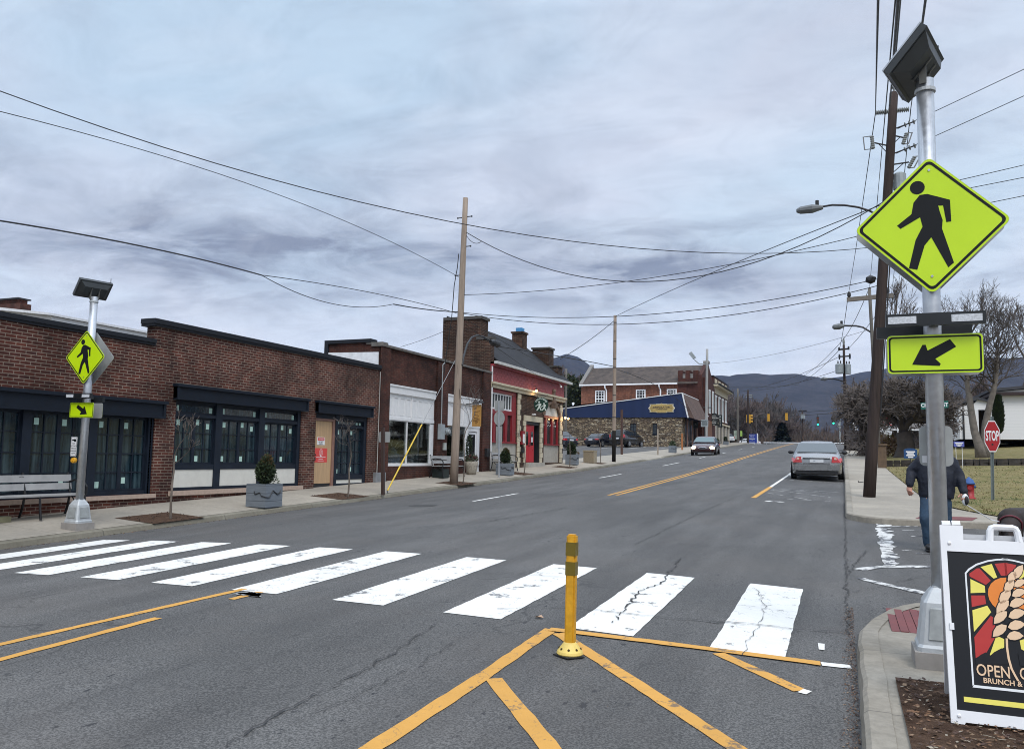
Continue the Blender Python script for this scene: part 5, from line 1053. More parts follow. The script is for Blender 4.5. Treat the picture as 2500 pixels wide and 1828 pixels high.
def beacon(label,foot,top,pr,zz,W,sgn,mir,bw,ph,lean=0.):
    T=thing('crossing_beacon',label,'crossing signal',tuple(foot),0,'solar crossing beacons'); v=Vector(top)-Vector(foot); H=v.z
    T.rotation_euler=(0,math.atan2(v.x,v.z),0)
    mb=MB(); mb.sm=True; mb.lathe([(pr,ph-.02),(pr,H),(pr*.5,H+.005)],(0,0,0),24); mb.build('pole',STEEL,T,False)
    mb=MB(); w=bw; mb.box(-w*1.12,w*1.12,-w*1.12,w*1.12,-.1,.11); mb.build('foundation',M('grey_grout',(.27,.25,.23),.9),T,False)
    mb=MB(); rings=[(w,.11),(w,.14),(w*.93,.16),(w*.72,ph*.80),(w*.50,ph*.92),(w*.34,ph*.985),(w*.34,ph)]
    for (r0,z0),(r1,z1) in zip(rings,rings[1:]):
        c0,c1=r0*.16,r1*.16
        def oc(r,c,z): return [(r-c,-r,z),(r,-r+c,z),(r,r-c,z),(r-c,r,z),(-r+c,r,z),(-r,r-c,z),(-r,-r+c,z),(-r+c,-r,z)]
        a,b=oc(r0,c0,z0),oc(r1,c1,z1)
        for i in range(8): mb.poly([a[i],a[(i+1)%8],b[(i+1)%8],b[i]])
    mb.poly([(x,y,ph) for x,y in ((w*.34,w*.34),(-w*.34,w*.34),(-w*.34,-w*.34),(w*.34,-w*.34))]); pd=mb.build('pedestal',STEELD,T,False)
    for ax in range(2):
        mb=MB(); z0,z1=.19,ph*.75; e=.012
        def pt(u,z,o):
            r=lerp(w*.93,w*.72,(z-.16)/(ph*.8-.16))+o; return (u*r*.62,-r,z) if ax==0 else (r,u*r*.62,z)
        mb.hexa([pt(-1,z0,-.002),pt(1,z0,-.002),pt(1,z1,-.002),pt(-1,z1,-.002)],[pt(-.95,z0+.01,e),pt(.95,z0+.01,e),pt(.95,z1-.01,e),pt(-.95,z1-.01,e)]); mb.build('access_panel',M('panel_zinc',(.34,.355,.35),.6,.3,var=.2,scale=10),pd,False)
    dz,az,lz=zz
    diamond(T,dz,-pr-.03,W,-1); diamond(T,dz,pr+.03,W,1)
    arrowplaque(T,az,-pr-.025,W*.60,W*.275,mir,-1); arrowplaque(T,az,pr+.025,W*.60,W*.275,-mir,1)
    lightbar(T,lz+.012,-pr-.12,W*.62); lightbar(T,lz-.035,pr+.05,W*.62,.045,-.05,1)
    mb=MB(); mb.box(-.03,.03,-pr-.08,pr+.08,lz-.03,lz+.01); mb.build('bar_bracket',PANEL,T,False)
    solar(T,(0,0,H),W/.455); return T
f=cast(2302,1622,swr); t=dY(2040,178,f.y)
def zr(y): return dY(2055,y,f.y-.07).z-f.z
hd=(dY(2050,352,f.y-.08).z-dY(2055,645,f.y-.08).z)/2*1.035
BR_=beacon('tall steel crossing beacon nearest the camera with big lime pedestrian sign and solar panel',f,t,.0615,((dY(2050,352,f.y-.08).z+dY(2055,645,f.y-.08).z)/2-f.z,zr(781),zr(712)),hd,1,1,.17,.56)
# grey plate seen from behind on the near beacon
def z8(u,v): return (2000+.3994*u,660+.3994*v)
yy=f.y+.09; a=atY(*z8(607,950),yy); b=atY(*z8(822,1197),yy); mb=MB(); w=(b.x-a.x)/2; h=(a.z-b.z)/2; cx=(a.x+b.x)/2-f.x; cz=(a.z+b.z)/2-f.z
tilt=BR_.rotation_euler[1]; cx-=math.sin(tilt)*cz
plate(mb,rpoly([(cx-w,cz-h),(cx+w,cz-h),(cx+w,cz+h),(cx-w,cz+h)],.04),.085,.003); o=mb.build('instruction_plate',ALU,BR_,False); mb=MB(); plate(mb,[(cx-w*.84,cz-h*.85),(cx-w*.42,cz-h*.85),(cx-w*.42,cz-h*.5),(cx-w*.84,cz-h*.5)],.083,.0015); mb.build('white_label',WPLAS,o,False)
mb=MB(); mb.box(cx-.03,cx+.03,.05,.085,cz+h*.6,cz+h*.68); mb.box(cx-.03,cx+.03,.05,.085,cz-h*.68,cz-h*.6); mb.build('plate_clamp',STEELD,BR_,False) if False else mb.bm.free()
fl=cast(171*KD,1166*KD,swl); tl=dY(208,655,fl.y)
hd2=(dY(196,732,fl.y).z-dY(193,848,fl.y).z)/2*1.02
BL_=beacon('smaller looking steel crossing beacon across the road by the bench with arrow pointing right',fl,tl,.066,(dY(197,789,fl.y).z-fl.z,dY(185,905,fl.y).z-fl.z,dY(190,876,fl.y).z-fl.z),hd2,1,-1,.165,.52)
for k in range(2): pass
mb=MB(); zc=dY(178,985,fl.y).z-fl.z; w=.075; h=.17
plate(mb,rpoly([(-.13-w,zc-h),(-.13+w,zc-h),(-.13+w,zc+h),(-.13-w,zc+h)],.02),-.09,.003); s_=mb.build('button_sign',WPLAS,BL_,False)
mb=MB(); ring(mb,rpoly([(-.13-w*.92,zc-h*.96),(-.13+w*.92,zc-h*.96),(-.13+w*.92,zc+h*.96),(-.13-w*.92,zc+h*.96)],.018),rpoly([(-.13-w*.84,zc-h*.92),(-.13+w*.84,zc-h*.92),(-.13+w*.84,zc+h*.92),(-.13-w*.84,zc+h*.92)],.015),-.0915,.001)
mb.box(-.13-.045,-.13+.03,-.0925,-.0905,zc+.10,zc+.125); mb.box(-.13+.0,-.13+.05,-.0925,-.0905,zc+.085,zc+.13)
for i,t_ in enumerate(('PUSH','BUTTON TO','TURN ON','WARNING','LIGHTS')): mb.text(t_,.034,(-.13,-.0925,zc+.05-i*.042),XA,ZA,.0005,sx=.8)
mb.build('lettering',SBL,s_,False)
mb=MB(); mb.lathe([(.045,-.03),(.05,0),(.045,.03)],(-.10,-.09,zc-h-.07),14,'Y'); mb.lathe([(.018,-.05),(.018,-.03)],(-.10,-.09,zc-h-.07),10,'Y'); mb.build('push_button',M('yellow_plastic',(.65,.33,.02),.4),BL_,False)
# yellow flexible post
f=castd(1257,1446); BO=thing('bollard','yellow plastic delineator post with two olive bands on the painted island','bollard',tuple(f)); H=dY(1263,1175,f.y).z-f.z
YEL=M('yellow_post',(.62,.31,.012),.5,var=.22,scale=14); mb=MB(); mb.mi=0
mb.hexa([(-.039,-.034,.09),(.039,-.034,.09),(.039,.034,.09),(-.039,.034,.09)],[(-.038,-.033,H-.01),(.038,-.033,H-.01),(.038,.033,H-.01),(-.038,.033,H-.01)]); bmesh.ops.bevel(mb.bm,geom=mb.bm.edges[:],offset=.012,segments=2,affect='EDGES'); mb.build('post',YEL,BO,False)
BO.rotation_euler=(0,R(.7),0)
mb=MB(); mb.lathe([(.095,.0),(.103,.012),(.097,.03),(.052,.088),(.044,.095)],(0,0,.01),24); b_=mb.build('base',M('pale_yellow',(.68,.50,.13),.5),BO,False)
mb=MB(); mb.hexa([(-.12,-.05,.006),(.02,-.125,.006),(.125,-.02,.006),(-.02,.11,.006)],[(-.12,-.05,.014),(.02,-.125,.014),(.125,-.02,.014),(-.02,.11,.014)]); mb.build('rubber_pad',M('rubber_black',(.02,.02,.02),.8),b_,False)
for k in range(8):
    a=k*.785+.2; mb=MB(); mb.ball((.080*math.cos(a),.080*math.sin(a),.058),.012,1); mb.build('bolt_hole',M('hole_dark',(.05,.03,.005),.8),b_,False)
for a,b in ((H*.815,H*.925),(H*.655,H*.765)): mb=MB(); mb.hexa([(-.0402,-.0352,a),(.0402,-.0352,a),(.0402,.0352,a),(-.0402,.0352,a)],[(-.0402,-.0352,b),(.0402,-.0352,b),(.0402,.0352,b),(-.0402,.0352,b)]); mb.build('reflective_band',M('olive_band',(.14,.10,.008),.4),BO,False)
# ------------------------------------------------------------------ A frame sign
def z6s(u,v): return (2280+.34375*u,1260+.34375*v)
fy=castd(2087,1600,swr).y; fx=atY(*z6s(125,1490),fy).x; zg=prof(fy)+.14
lt=atY(*z6s(35,35),fy+.30); Hh=atY(*z6s(60,35),fy+.30).z-zg
yaw_=0.0
nrm=Vector((0,-Hh,.30)).normalized(); upv=Vector((0,.30,Hh)).normalized(); O=Vector((fx,fy,zg)) # panel plane through foot line
def uv(u,v):
    d=ray(*z6s(u,v)); n=nrm; t=(O-CAM).dot(n)/d.dot(n); P=CAM+d*t-O; return (P.x,P.dot(upv))
AF=thing('sandwich_board','white plastic A frame pavement sign with black panel and stained glass wheat picture','pavement sign',(O.x+.38,O.y+.3,zg)); oA=Vector(AF.location)
cxu=uv(500,120)[0]; top_=uv(500,60)[1]
def PL(mb,pts,y0,th,mirror=False):
    q=[O+Vector((1,0,0))*x+upv*z+nrm*y0-oA for x,z in pts]; mb.extr(q,nrm*th)
def L_(pts): return [uv(*p) for p in pts]
def mirx(p): return [(2*cxu-x,z) for x,z in p][::-1]
u0,zb=uv(125,1490)[0],0.0; u1=2*cxu-u0; zt=uv(60,40)[1]
tl_=uv(40,60); tr_=(2*cxu-tl_[0],tl_[1])
zs=uv(100,1370)[1]; zs2=uv(100,1475)[1]; pz=uv(300,172)[1]; bz=uv(300,255)[1]
outer=L_([(120,1490),(222,1495),(226,1462)])
pu0,pz0=uv(165,1370); pu1,pz1=uv(93,245)
# frame: solid pieces around the picture panel
fr=MB()
PL(fr,[(u0,0),(outer[1][0],0),(outer[2][0],outer[2][1]),(2*cxu-outer[2][0],outer[2][1]),(2*cxu-outer[1][0],0),(u1,0),(2*cxu-u0-.0,pz0),(u0,pz0)],0,-.035)
lf=[(u0,pz0),(pu0,pz0),(pu1,pz1),(tl_[0],pz1)]; PL(fr,lf,0,-.035); PL(fr,mirx(lf),0,-.035)
hn=L_([(205,75),(210,165),(360,168)]); 
topl=[(tl_[0],pz1),(cxu,pz1),(cxu,hn[2][1]),hn[1],(hn[0][0],tl_[1]),(tl_[0]+.0,tl_[1])]; PL(fr,topl,0,-.035); PL(fr,mirx(topl),0,-.035)
# carrying handle
hz0=hn[2][1]; ho=L_([(375,165),(378,85),(395,60),(420,53)]); hi=L_([(428,165),(432,100),(440,95)]) 
hpath=L_([(400,172),(403,100),(412,80),(432,74)]); hpath2=mirx(hpath)
pts=[O+Vector((x,0,0))+upv*z-nrm*.018-oA for x,z in hpath+hpath2]; fr.tube(pts,.020,8)
pts=[O+Vector((x,0,0))+upv*z-nrm*.018-oA for x,z in (uv(400,182),(2*cxu-uv(400,182)[0],uv(400,182)[1]))]; fr.tube(pts,.012,8)
for u_ in (90,160):
    a,b=uv(u_-32,52),uv(u_+28,52); pts=[O+Vector((x,0,0))+upv*z-nrm*.02-oA for x,z in (a,b)]; fr.tube(pts,.022,8); pts=[p+Vector((2*(cxu-(a[0]+b[0])/2),0,0)) for p in pts]; fr.tube(pts,.022,8)
bmesh.ops.bevel(fr.bm,geom=[e for e in fr.bm.edges if e.calc_length()>.12 and len(e.link_faces)==2 and e.calc_face_angle(0)>1],offset=.005,segments=2,affect='EDGES')
fr=fr.build('front_frame',WPLAS,AF,False)
mb=MB(); 
for p in ((110,190),(180,1415)): x,z=uv(*p); q=O+Vector((x,0,0))+upv*z+nrm*.001-oA; mb.ball(tuple(q),.012,1); q=q+Vector((2*(cxu-x),0,0)); mb.ball(tuple(q),.012,1)
mb.build('button',WPLAS,fr,False)
# rear leaf
rb=MB(); rp=Vector((0,.30,-Hh)); up2=Vector((0,-.30,Hh)).normalized(); O2=O+Vector((0,.62,0)); n2=Vector((0,Hh,-.30)).normalized()*-1
def PR(mb,pts,th): mb.extr([O2+Vector((x,0,0))+up2*z-oA for x,z in pts],n2*th)
L2=tl_[1]-.01
PR(rb,[(u0+.03,0),(u0+.09,0),(tl_[0]+.06,L2),(tl_[0]+.0,L2)],.035); PR(rb,mirx([(u0+.03,0),(u0+.09,0),(tl_[0]+.06,L2),(tl_[0]+.0,L2)]),.035); PR(rb,[(u0+.05,.08),(u1-.05,.08),(u1-.05,.2),(u0+.05,.2)],.03); PR(rb,[(tl_[0]+.03,L2-.25),(tr_[0]-.03,L2-.25),(tr_[0]-.03,L2-.05),(tl_[0]+.03,L2-.05)],.03); PR(rb,[(u0+.08,.2),(u1-.08,.2),(tr_[0]-.06,L2-.25),(tl_[0]+.06,L2-.25)],.012)
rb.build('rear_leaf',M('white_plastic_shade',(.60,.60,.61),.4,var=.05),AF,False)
# panel and picture layers
PBK=M('panel_black',(.006,.007,.010),.5,var=.05,spec=.3); PWH=M('print_white',(.72,.73,.74),.4,var=.03); PR_=M('print_red',(.42,.022,.018),.4,var=.04); PYE=M('print_yellow',(.75,.66,.12),.4,var=.03); POR=M('print_orange',(.70,.20,.02),.4,var=.05); PCR=M('print_cream',(.72,.50,.32),.4,var=.03)
pan=[(pu0,pz0),(2*cxu-pu0,pz0),(2*cxu-pu1,pz1),(pu1,pz1)]
mb=MB(); PL(mb,pan,-.012,.006); pn=mb.build('picture_panel',PBK,AF,False)
cpu=uv(520,0)[0]
CX2=uv(528,560)[0]
def layer(name,polys,mat,k,sym=True):
    mb=MB()
    for p in polys:
        PL(mb,p,-.0055+.0012*k,.0008)
        if sym: PL(mb,[(2*CX2-x,z) for x,z in p][::-1],-.0055+.0012*k,.0008)
    return mb.build(name,mat,pn,False)
arch=L_([(275,1200),(220,400),(245,370),(300,335),(380,310),(450,300),(528,298)])
arch2=L_([(287,1195),(232,405),(254,380),(308,346),(385,321),(452,311),(528,309)])
ol=MB()
for s in (0,1):
    A_=arch if not s else [(2*CX2-x,z) for x,z in arch]; B_=arch2 if not s else [(2*CX2-x,z) for x,z in arch2]
    for i in range(len(A_)-1): PL(ol,[A_[i],A_[i+1],B_[i+1],B_[i]],-.0055,.0008)
b0=uv(275,1212); b1=uv(285,1195); PL(ol,[(b0[0],b0[1]),(2*CX2-b0[0],b0[1]),(2*CX2-b1[0],b1[1]),(b1[0],b1[1])],-.0055,.0008); ol.build('white_outline',PWH,pn,False)
layer('red_ray',[L_([(255,425),(252,405),(305,368),(325,367),(405,455),(370,485)]),L_([(266,560),(362,560),(372,620),(270,642)]),L_([(288,855),(405,705),(432,722),(440,850),(375,965),(350,975),(298,1005)]),L_([(432,335),(515,328),(524,420),(478,420)])],PR_,0)
layer('yellow_ray',[L_([(260,443),(362,492),(366,540),(262,543)]),L_([(274,665),(380,632),(408,678),(286,818)]),L_([(332,358),(412,336),(450,432),(425,440)]),L_([(445,845),(500,870),(500,930),(465,945),(410,990),(398,982)])],PYE,0)
layer('sun',[[ (CX2+ (uv(385,560)[0]-CX2)*math.cos(t), uv(528,560)[1]+abs(uv(385,560)[0]-CX2)*1.0*math.sin(t)) for t in [k/20*6.283 for k in range(20)]]],POR,1,False)
def leaf(u_,v_,s,ang,fl=1):
    a=R(ang); pts=[]
    for x,y in ((-.5,0),(-.3,.22),(0,.30),(.3,.2),(.55,-.02),(.3,-.16),(0,-.22),(-.3,-.17)):
        s_=s*1.28; y=y*1.1; X_=(x*math.cos(a)-y*math.sin(a))*s_; Y_=(x*math.sin(a)+y*math.cos(a))*s_; pts.append((u_+X_*fl,v_-Y_))
    return L_(pts)
lv=[(470,810,95,-38,-1),(475,715,95,-42,-1),(490,640,95,-46,-1),(508,570,92,-52,-1),(538,495,84,-56,-1),(558,432,76,-60,-1),(575,850,90,4,1),(585,775,95,12,1),(588,695,95,18,1),(592,615,90,20,1),(602,545,80,22,1),(610,475,70,30,1),(602,395,84,62,1)]
layer('black_leaf_ground',[leaf(a,b,c*1.2,d,e) for a,b,c,d,e in lv]+[L_([(515,420),(570,400),(560,870),(505,870)])],PBK,2,False)
layer('wheat_grain',[leaf(a,b,c,d,e) for a,b,c,d,e in lv],PCR,3,False)
st=[(518,865),(520,930),(532,1010),(552,1080),(578,1130),(600,1168)]; mb=MB()
for (a,b),(c_,d) in zip(st,st[1:]): PL(mb,L_([(a-8,b),(a+8,b),(c_+8,d),(c_-8,d)]),-.0055+.0012*3,.0008)
mb.build('wheat_stem',PCR,pn,False)
layer('hills',[L_([(298,1010),(335,980),(370,963),(398,990),(430,962),(480,935),(528,960),(528,1050),(298,1050)])],PBK,2)
mb=MB(); x,z=uv(425,1107); xs_=(uv(545,1110)[0]-uv(302,1100)[0]); 
def ptext(t,size,u_,v_,wid=None):
    global mb
    x,z=uv(u_,v_); cu=bpy.data.curves.new('t','FONT'); cu.body=t; cu.size=size; ob=bpy.data.objects.new('t',cu); me=bpy.data.meshes.new_from_object(ob); xs=[v.co.x for v in me.vertices]; w0=max(xs)-min(xs); bpy.data.objects.remove(ob); bpy.data.curves.remove(cu); bpy.data.meshes.remove(me)
    k=wid/w0 if wid else 1; P=O+Vector((x,0,0))+upv*z+nrm*(-.0015)-oA; mb.text(t,size,P,XA,upv,.0005,sx=k,bold=.0008)
hL=abs(uv(425,1060)[1]-uv(425,1150)[1])
ptext('OPEN',hL*1.30,422,1102,xs_*.96); ptext('O',hL*1.30,644,1122,xs_*.26)
h2=abs(uv(460,1155)[1]-uv(460,1192)[1]); ptext('BRUNCH &',h2*1.4,488,1178,uv(625,1185)[0]-uv(352,1170)[0])
mb.build('lettering',PCR,pn,False)
mb=MB(); PL(mb,L_([(213,1278),(640,1328),(640,1362),(215,1312)][:1])+[],0,0) if False else None
y0_=uv(213,1278); y1_=uv(215,1315); PL(mb,[(y0_[0],y0_[1]),(2*CX2-y0_[0],y0_[1]),(2*CX2-y0_[0],y1_[1]),(y0_[0],y1_[1])],-.0055,.001); mb.build('yellow_stripe',PYE,pn,False)
mb=MB(); a=uv(125,755); b=uv(145,805); PL(mb,[(a[0]-.01,a[1]),(b[0],a[1]),(b[0],b[1]),(a[0]-.01,b[1])],.001,.008); mb.build('clip',WPLAS,fr,False)
# ------------------------------------------------------------------ planters, benches, posts on the left pavement
PLK=NT('grey_plank'); v=PLK.objc(); s_=PLK.n('ShaderNodeSeparateXYZ'); PLK.l(v,s_.inputs[0]); f_=PLK.math('FRACT',PLK.math('MULTIPLY',s_.outputs[2],5.8)); j=PLK.math('LESS_THAN',f_,.05); n_=PLK.noise(PLK.mapv(v,(2,2,14)),3,5,.6); PLK.base(PLK.mix(j,PLK.mix(PLK.rng(n_,.3,.7),(.135,.155,.175),(.18,.20,.225)),(.04,.045,.05))); PLK.set(.75,0,.3); PLK=PLK.m
FOL=[M('conifer_dark',(.018,.032,.012),.8),M('conifer_mid',(.035,.055,.018),.8),M('conifer_rust',(.09,.055,.018),.8),M('grey_leaf',(.12,.15,.09),.8)]
def leafy(mb,c,r,n,s,mis=(0,0,1,2),shell_=.5,up=.4):
    for i in range(n):
        d=Vector((random.gauss(0,1),random.gauss(0,1),random.gauss(0,1))).normalized(); k=lerp(shell_,1,random.random()**.6)*(1+.10*noise.noise(d*2.5+Vector(c)))
        p=Vector((c[0]+d.x*r[0]*k,c[1]+d.y*r[1]*k,c[2]+d.z*r[2]*k)); a=(d+Vector((random.gauss(0,.5),random.gauss(0,.5),up+random.gauss(0,.4)))).normalized(); b=a.cross(Vector((random.gauss(0,1),random.gauss(0,1),random.gauss(0,1)))).normalized()
        mb.mi=random.choice(mis); ss=s*random.uniform(.6,1.3); mb.poly([p-b*ss*.3,p+a*ss*.5-b*ss*.3,p+a*ss,p+b*ss*.3])
def planter(label,pl,pc,pr,pf,pt,shrub,seed,orn=True,group='grey wooden planters'):
    random.seed(seed); f=cast(pc,pf,swl); x1=f.x; y0=f.y; x0=atY(pl,pf,y0).x; y1=atX(pr,pf,x1).y; h=atX(pc,pt,x1).z-f.z
    w=max(.5,min(.95,(x1-x0))); l=max(.5,min(.95,(y1-y0)))
    T=thing('planter',label,'planter',(x1-w/2,y0+l/2,f.z-.0),0,group)
    mb=MB(); W2,L2_=w/2,l/2
    for (a,b,c_,d) in ((-W2,W2,-L2_,-L2_+.03),(-W2,W2,L2_-.03,L2_),(-W2,-W2+.03,-L2_+.03,L2_-.03),(W2-.03,W2,-L2_+.03,L2_-.03)): mb.box(a,b,c_,d,.04,h)
    mb.box(-W2+.05,W2-.05,-L2_+.05,L2_-.05,.0,.06); mb.build('box',PLK,T,False)
    mb=MB(); mb.box(-W2+.03,W2-.03,-L2_+.03,L2_-.03,h-.12,h-.05); mb.build('soil',MULCH,T,False)
    if orn:
        mb=MB(); z=h*.66
        P=lambda t:(lerp(-W2*.0,W2,t),-L2_-.012,z+.05*math.sin(t*9)); mb.tube([(-W2*.15,-L2_-.012,z+.03),(-W2*.1,-L2_-.012,z-.03),(0,-L2_-.012,z-.04),(.12,-L2_-.012,z+.0),(W2*.6,-L2_-.012,z-.07),(W2+.01,-L2_-.01,z-.10)],.011,5)
        mb.tube([(W2+.012,-L2_,z-.10),(W2+.012,-L2_*.6,z-.11),(W2+.012,-L2_*.2,z+.05),(W2+.012,.1,z-.05),(W2+.012,L2_*.6,z-.02),(W2+.012,L2_*.75,z+.05)],.011,5); mb.build('iron_scroll',DARK,T,False)
    if shrub=='egg':
        H2=h*1.2; mb=MB(); leafy(mb,(0,0,h+.03+H2*.36),(.20,.20,H2*.42),2300,.055,(0,0,1,1)); leafy(mb,(.02,.02,h+.03+H2*.58),(.14,.14,H2*.36),1300,.06,(1,2,2,0),.3,.9); mb.mi=0; mb.tube([(0,0,h-.1),(0,0,h+.5)],.02,5); leafy(mb,(.1,.16,h+.02),(.14,.14,.18),260,.04,(3,3,1)); mb.build('shrub',FOL,T,False)
    elif shrub=='wedge':
        mb=MB(); leafy(mb,(-.05,.05,h+.22),(.24,.24,.42),1800,.07,(0,0,1)); leafy(mb,(.1,.2,h+.05),(.25,.2,.12),300,.05,(2,)); mb.build('shrub',FOL,T,False)
    elif shrub=='loose':
        mb=MB(); leafy(mb,(0,0,h+.12),(.3,.3,.28),500,.09,(0,1,1,3),0.); mb.build('shrub',FOL,T,False)
    return T
planter('large grey plank planter with brown tipped conifer in front of the navy shopfront',599,647,688,1243,1182,'egg',1)
planter('grey plank planter with pointed conifer by the round backed sign post',1210,1244,1255,1162,1131,'egg',2)
planter('grey plank planter with scroll and leaning evergreen at the tavern corner',1380,1405.5,1413,1136,1109,'wedge',3)
planter('low grey plank planter before the stone wall, left of the oncoming car',1632,1648,1652,1105.5,1088,'loose',4)
planter('grey plank planter just behind the oncoming car',1744,1754,1757,1092,1078,'loose',5)
planter('blue grey planter farthest up the pavement near the crest',1765,1777,1779,1086,1077,'wedge',6,False)
BIN=M('aggregate_stone',(.22,.185,.13),.9,var=.3,scale=40)
f=cast(1449,1131,swl); mb=MB(); w=abs(f.x-atY(1424,1131,f.y).x); l=max(.4,abs(atX(1456,1131,f.x).y-f.y)); h=atX(1449,1099,f.x).z-f.z
T=thing('litter_bin','square pebbled concrete litter bin by the utility pole past the tavern','litter bin',(f.x-w/2,f.y+l/2,f.z)); mb.box(-w/2,w/2,-l/2,l/2,0,h-.06); mb.build('body',BIN,T,False); mb=MB(); mb.box(-w/2-.03,w/2+.03,-l/2-.03,l/2+.03,h-.06,h); mb.build('rim',M('tan_rim',(.30,.25,.17),.8),T,False); mb=MB(); mb.box(w/2+.002,w/2+.02,-l/2,l/2,.0,h-.07); mb.build('side_panel',MATS['tan_rim'],T,False)
SLAT=M('grey_slat',(.30,.295,.29),.75,var=.15,scale=4); IRON=M('black_iron',(.014,.014,.016),.45,.3)
def bench(label,x,y0,L,z,solid=True):
    T=thing('bench',label,'bench',(x,y0,z),0,'benches along the left pavement')
    # faces +X ; length along +Y ; local x=0 at back
    for i,(a,b) in enumerate(((.52,.64),(.67,.80))): mb=MB(); mb.hexa([(.02+(.8-a)*.16,0,a),(.045+(.8-a)*.16,0,a),(.045+(.8-a)*.16,L,a),(.02+(.8-a)*.16,L,a)],[(.02+(.8-b)*.16,0,b),(.045+(.8-b)*.16,0,b),(.045+(.8-b)*.16,L,b),(.02+(.8-b)*.16,L,b)]); mb.build('back_slat',SLAT,T,False)
    for i in range(3): mb=MB(); mb.box(.10+i*.14,.22+i*.14,0,L,.415,.445); mb.build('seat_slat',SLAT,T,False)
    for k,y in enumerate((.04,L/2,L-.04)):
        mb=MB(); mb.tube([(.0,y,.84),(.10,y,.45),(.06,y,.2),(-.02,y,0)],.022,6); mb.tube([(.10,y,.42),(.5,y,.40),(.52,y,.2),(.56,y,0)],.022,6)
        if k!=1: mb.tube([(.06,y,.66),(.2,y,.70),(.45,y,.68),(.54,y,.58),(.53,y,.42)],.02,6); mb.tube([(.15,y,.40),(.28,y,.25),(.45,y,.38)],.014,5)
        mb.build('end_frame',IRON,T,False)
    return T
a=atX(172,1170,-13.98); zb=swl(-13.7,9.5)
bench('long grey slatted bench with a small oval badge behind the near beacon on the left','-' and -14.02,a.y-1.95,1.95,swl(-13.6,a.y)-.02)
b=[o for o in bpy.data.objects if o.name.startswith('bench')][0]
mb=MB(); ring(mb,[(.06*math.cos(t),.04*math.sin(t)) for t in [k/20*6.283 for k in range(20)]],[(.05*math.cos(t),.032*math.sin(t)) for t in [k/20*6.283 for k in range(20)]],0,.004); mb.extr([(-.03,0,-.008),(.03,0,-.004),(.035,0,.008),(-.03,0,.006)],(0,.004,0))
mb.bm.transform(Matrix.Translation((.052,.92,.735))@Matrix.Rotation(R(90),4,'Z')); mb.build('badge',IRON,b,False)
a=atX(1050,1118,-13.98); bench('grey slatted bench under the electric meter, half hidden by the tall pole',-14.0,a.y,1.85,swl(-13.6,a.y+.5))
mb=MB(); mb.box(-13.95,-13.5,a.y+.15,a.y+.6,swl(-13.7,a.y),swl(-13.7,a.y)+.33); single(mb,'storage_crate',M('dark_green_plastic',(.012,.02,.018),.6),'dark green plastic crate under the bench by the tall pole','crate',base=(-13.7,a.y+.37,swl(-13.7,a.y)))
a=atX(1160+.1937*205,840+.1937*1400,-13.9); bench('dark bench against the stucco panel in front of the tavern',-13.95,a.y,1.8,swl(-13.6,a.y+.5)+.02)
# concrete block under near bench leg
p=cast(12,1275,swl); mb=MB(); mb.box(p.x-.25,p.x+.02,p.y-.35,p.y+.1,p.z,p.z+.10); single(mb,'concrete_block',M('mossy_block',(.16,.15,.09),.9,var=.3),'mossy concrete block under the front leg of the long bench','block',base=(p.x-.1,p.y,p.z))
# pot by the white door
p=atX(1060+.2784*325,740+.2784*1500,-13.75); g=swl(-13.75,p.y); T=thing('barrel_pot','pale round stone pot with dried flowers and a small evergreen by the white door','plant pot',(-13.75,p.y,g)); mb=MB(); mb.sm=True; mb.lathe([(.17,0),(.21,.1),(.25,.35),(.27,.5),(.24,.52),(.22,.46)],(0,0,0),18); mb.build('pot',M('mottled_pot',(.30,.27,.22),.9,var=.35,scale=14),T,False)
random.seed(12); mb=MB(); leafy(mb,(0,0,.62),(.27,.27,.16),500,.06,(2,3,1)); leafy(mb,(-.1,-.05,1.05),(.12,.12,.55),700,.06,(0,0,1)); mb.build('plants',[FOL[0],FOL[1],M('dried_red',(.10,.03,.03),.8),FOL[3]],T,False)
def backsign(label,px,pf,ptop,plates,postmat,r=.03,sq=False,cat='sign post',round_=False):
    f=cast(px,pf,swl); top=atY(px,ptop,f.y); T=thing('sign_post',label,cat,tuple(f)); H=top.z-f.z; dx=(top.x-f.x)
    mb=MB(); 
    if sq: mb.hexa([(-r,-r,0),(r,-r,0),(r,r,0),(-r,r,0)],[(-r+dx,-r,H),(r+dx,-r,H),(r+dx,r,H),(-r+dx,r,H)])
    else: mb.tube([(0,0,0),(dx,0,H)],r,8)
    mb.build('post',postmat,T,False)
    for kind,x0,z0,x1,z1 in plates:
        a=atY(x0,z0,f.y+.04); b=atY(x1,z1,f.y+.04); cx=(a.x+b.x)/2-f.x; cz=(a.z+b.z)/2-f.z; w=(b.x-a.x)/2; h=(a.z-b.z)/2; mb=MB()
        if kind=='o': plate(mb,[(cx+w*math.cos(t),cz+h*math.sin(t)) for t in [k/24*6.283 for k in range(24)]],.04,.004)
        elif kind=='oct': plate(mb,[(cx+w*1.08*math.cos(t+.393),cz+h*1.08*math.sin(t+.393)) for t in [k/8*6.283 for k in range(8)]],.04,.004)
        else: plate(mb,rpoly([(cx-w,cz-h),(cx+w,cz-h),(cx+w,cz+h),(cx-w,cz+h)],min(w,h)*.18),.04,.004)
        mb.build('sign_plate',ALU,T,False)
    return T
BROWNP=M('brown_post',(.045,.025,.02),.6)
backsign('brown square post with grey sign back left of the yellow guy guard',935,1208,1043,[('r',926,1054,952,1079.5)],BROWNP,.04,True)
backsign('galvanised post with square, round and tall sign backs beside a planter',1218,1165,979,[('r',1208,978,1231,1003),('o',1206,1003,1232,1039),('r',1211.5,1040,1225,1095)],STEEL,.028)
backsign('thin pale square post standing at the lot entrance before the stone wall',1606,1110,1047,[],M('pale_post',(.30,.25,.2),.8),.05,True)
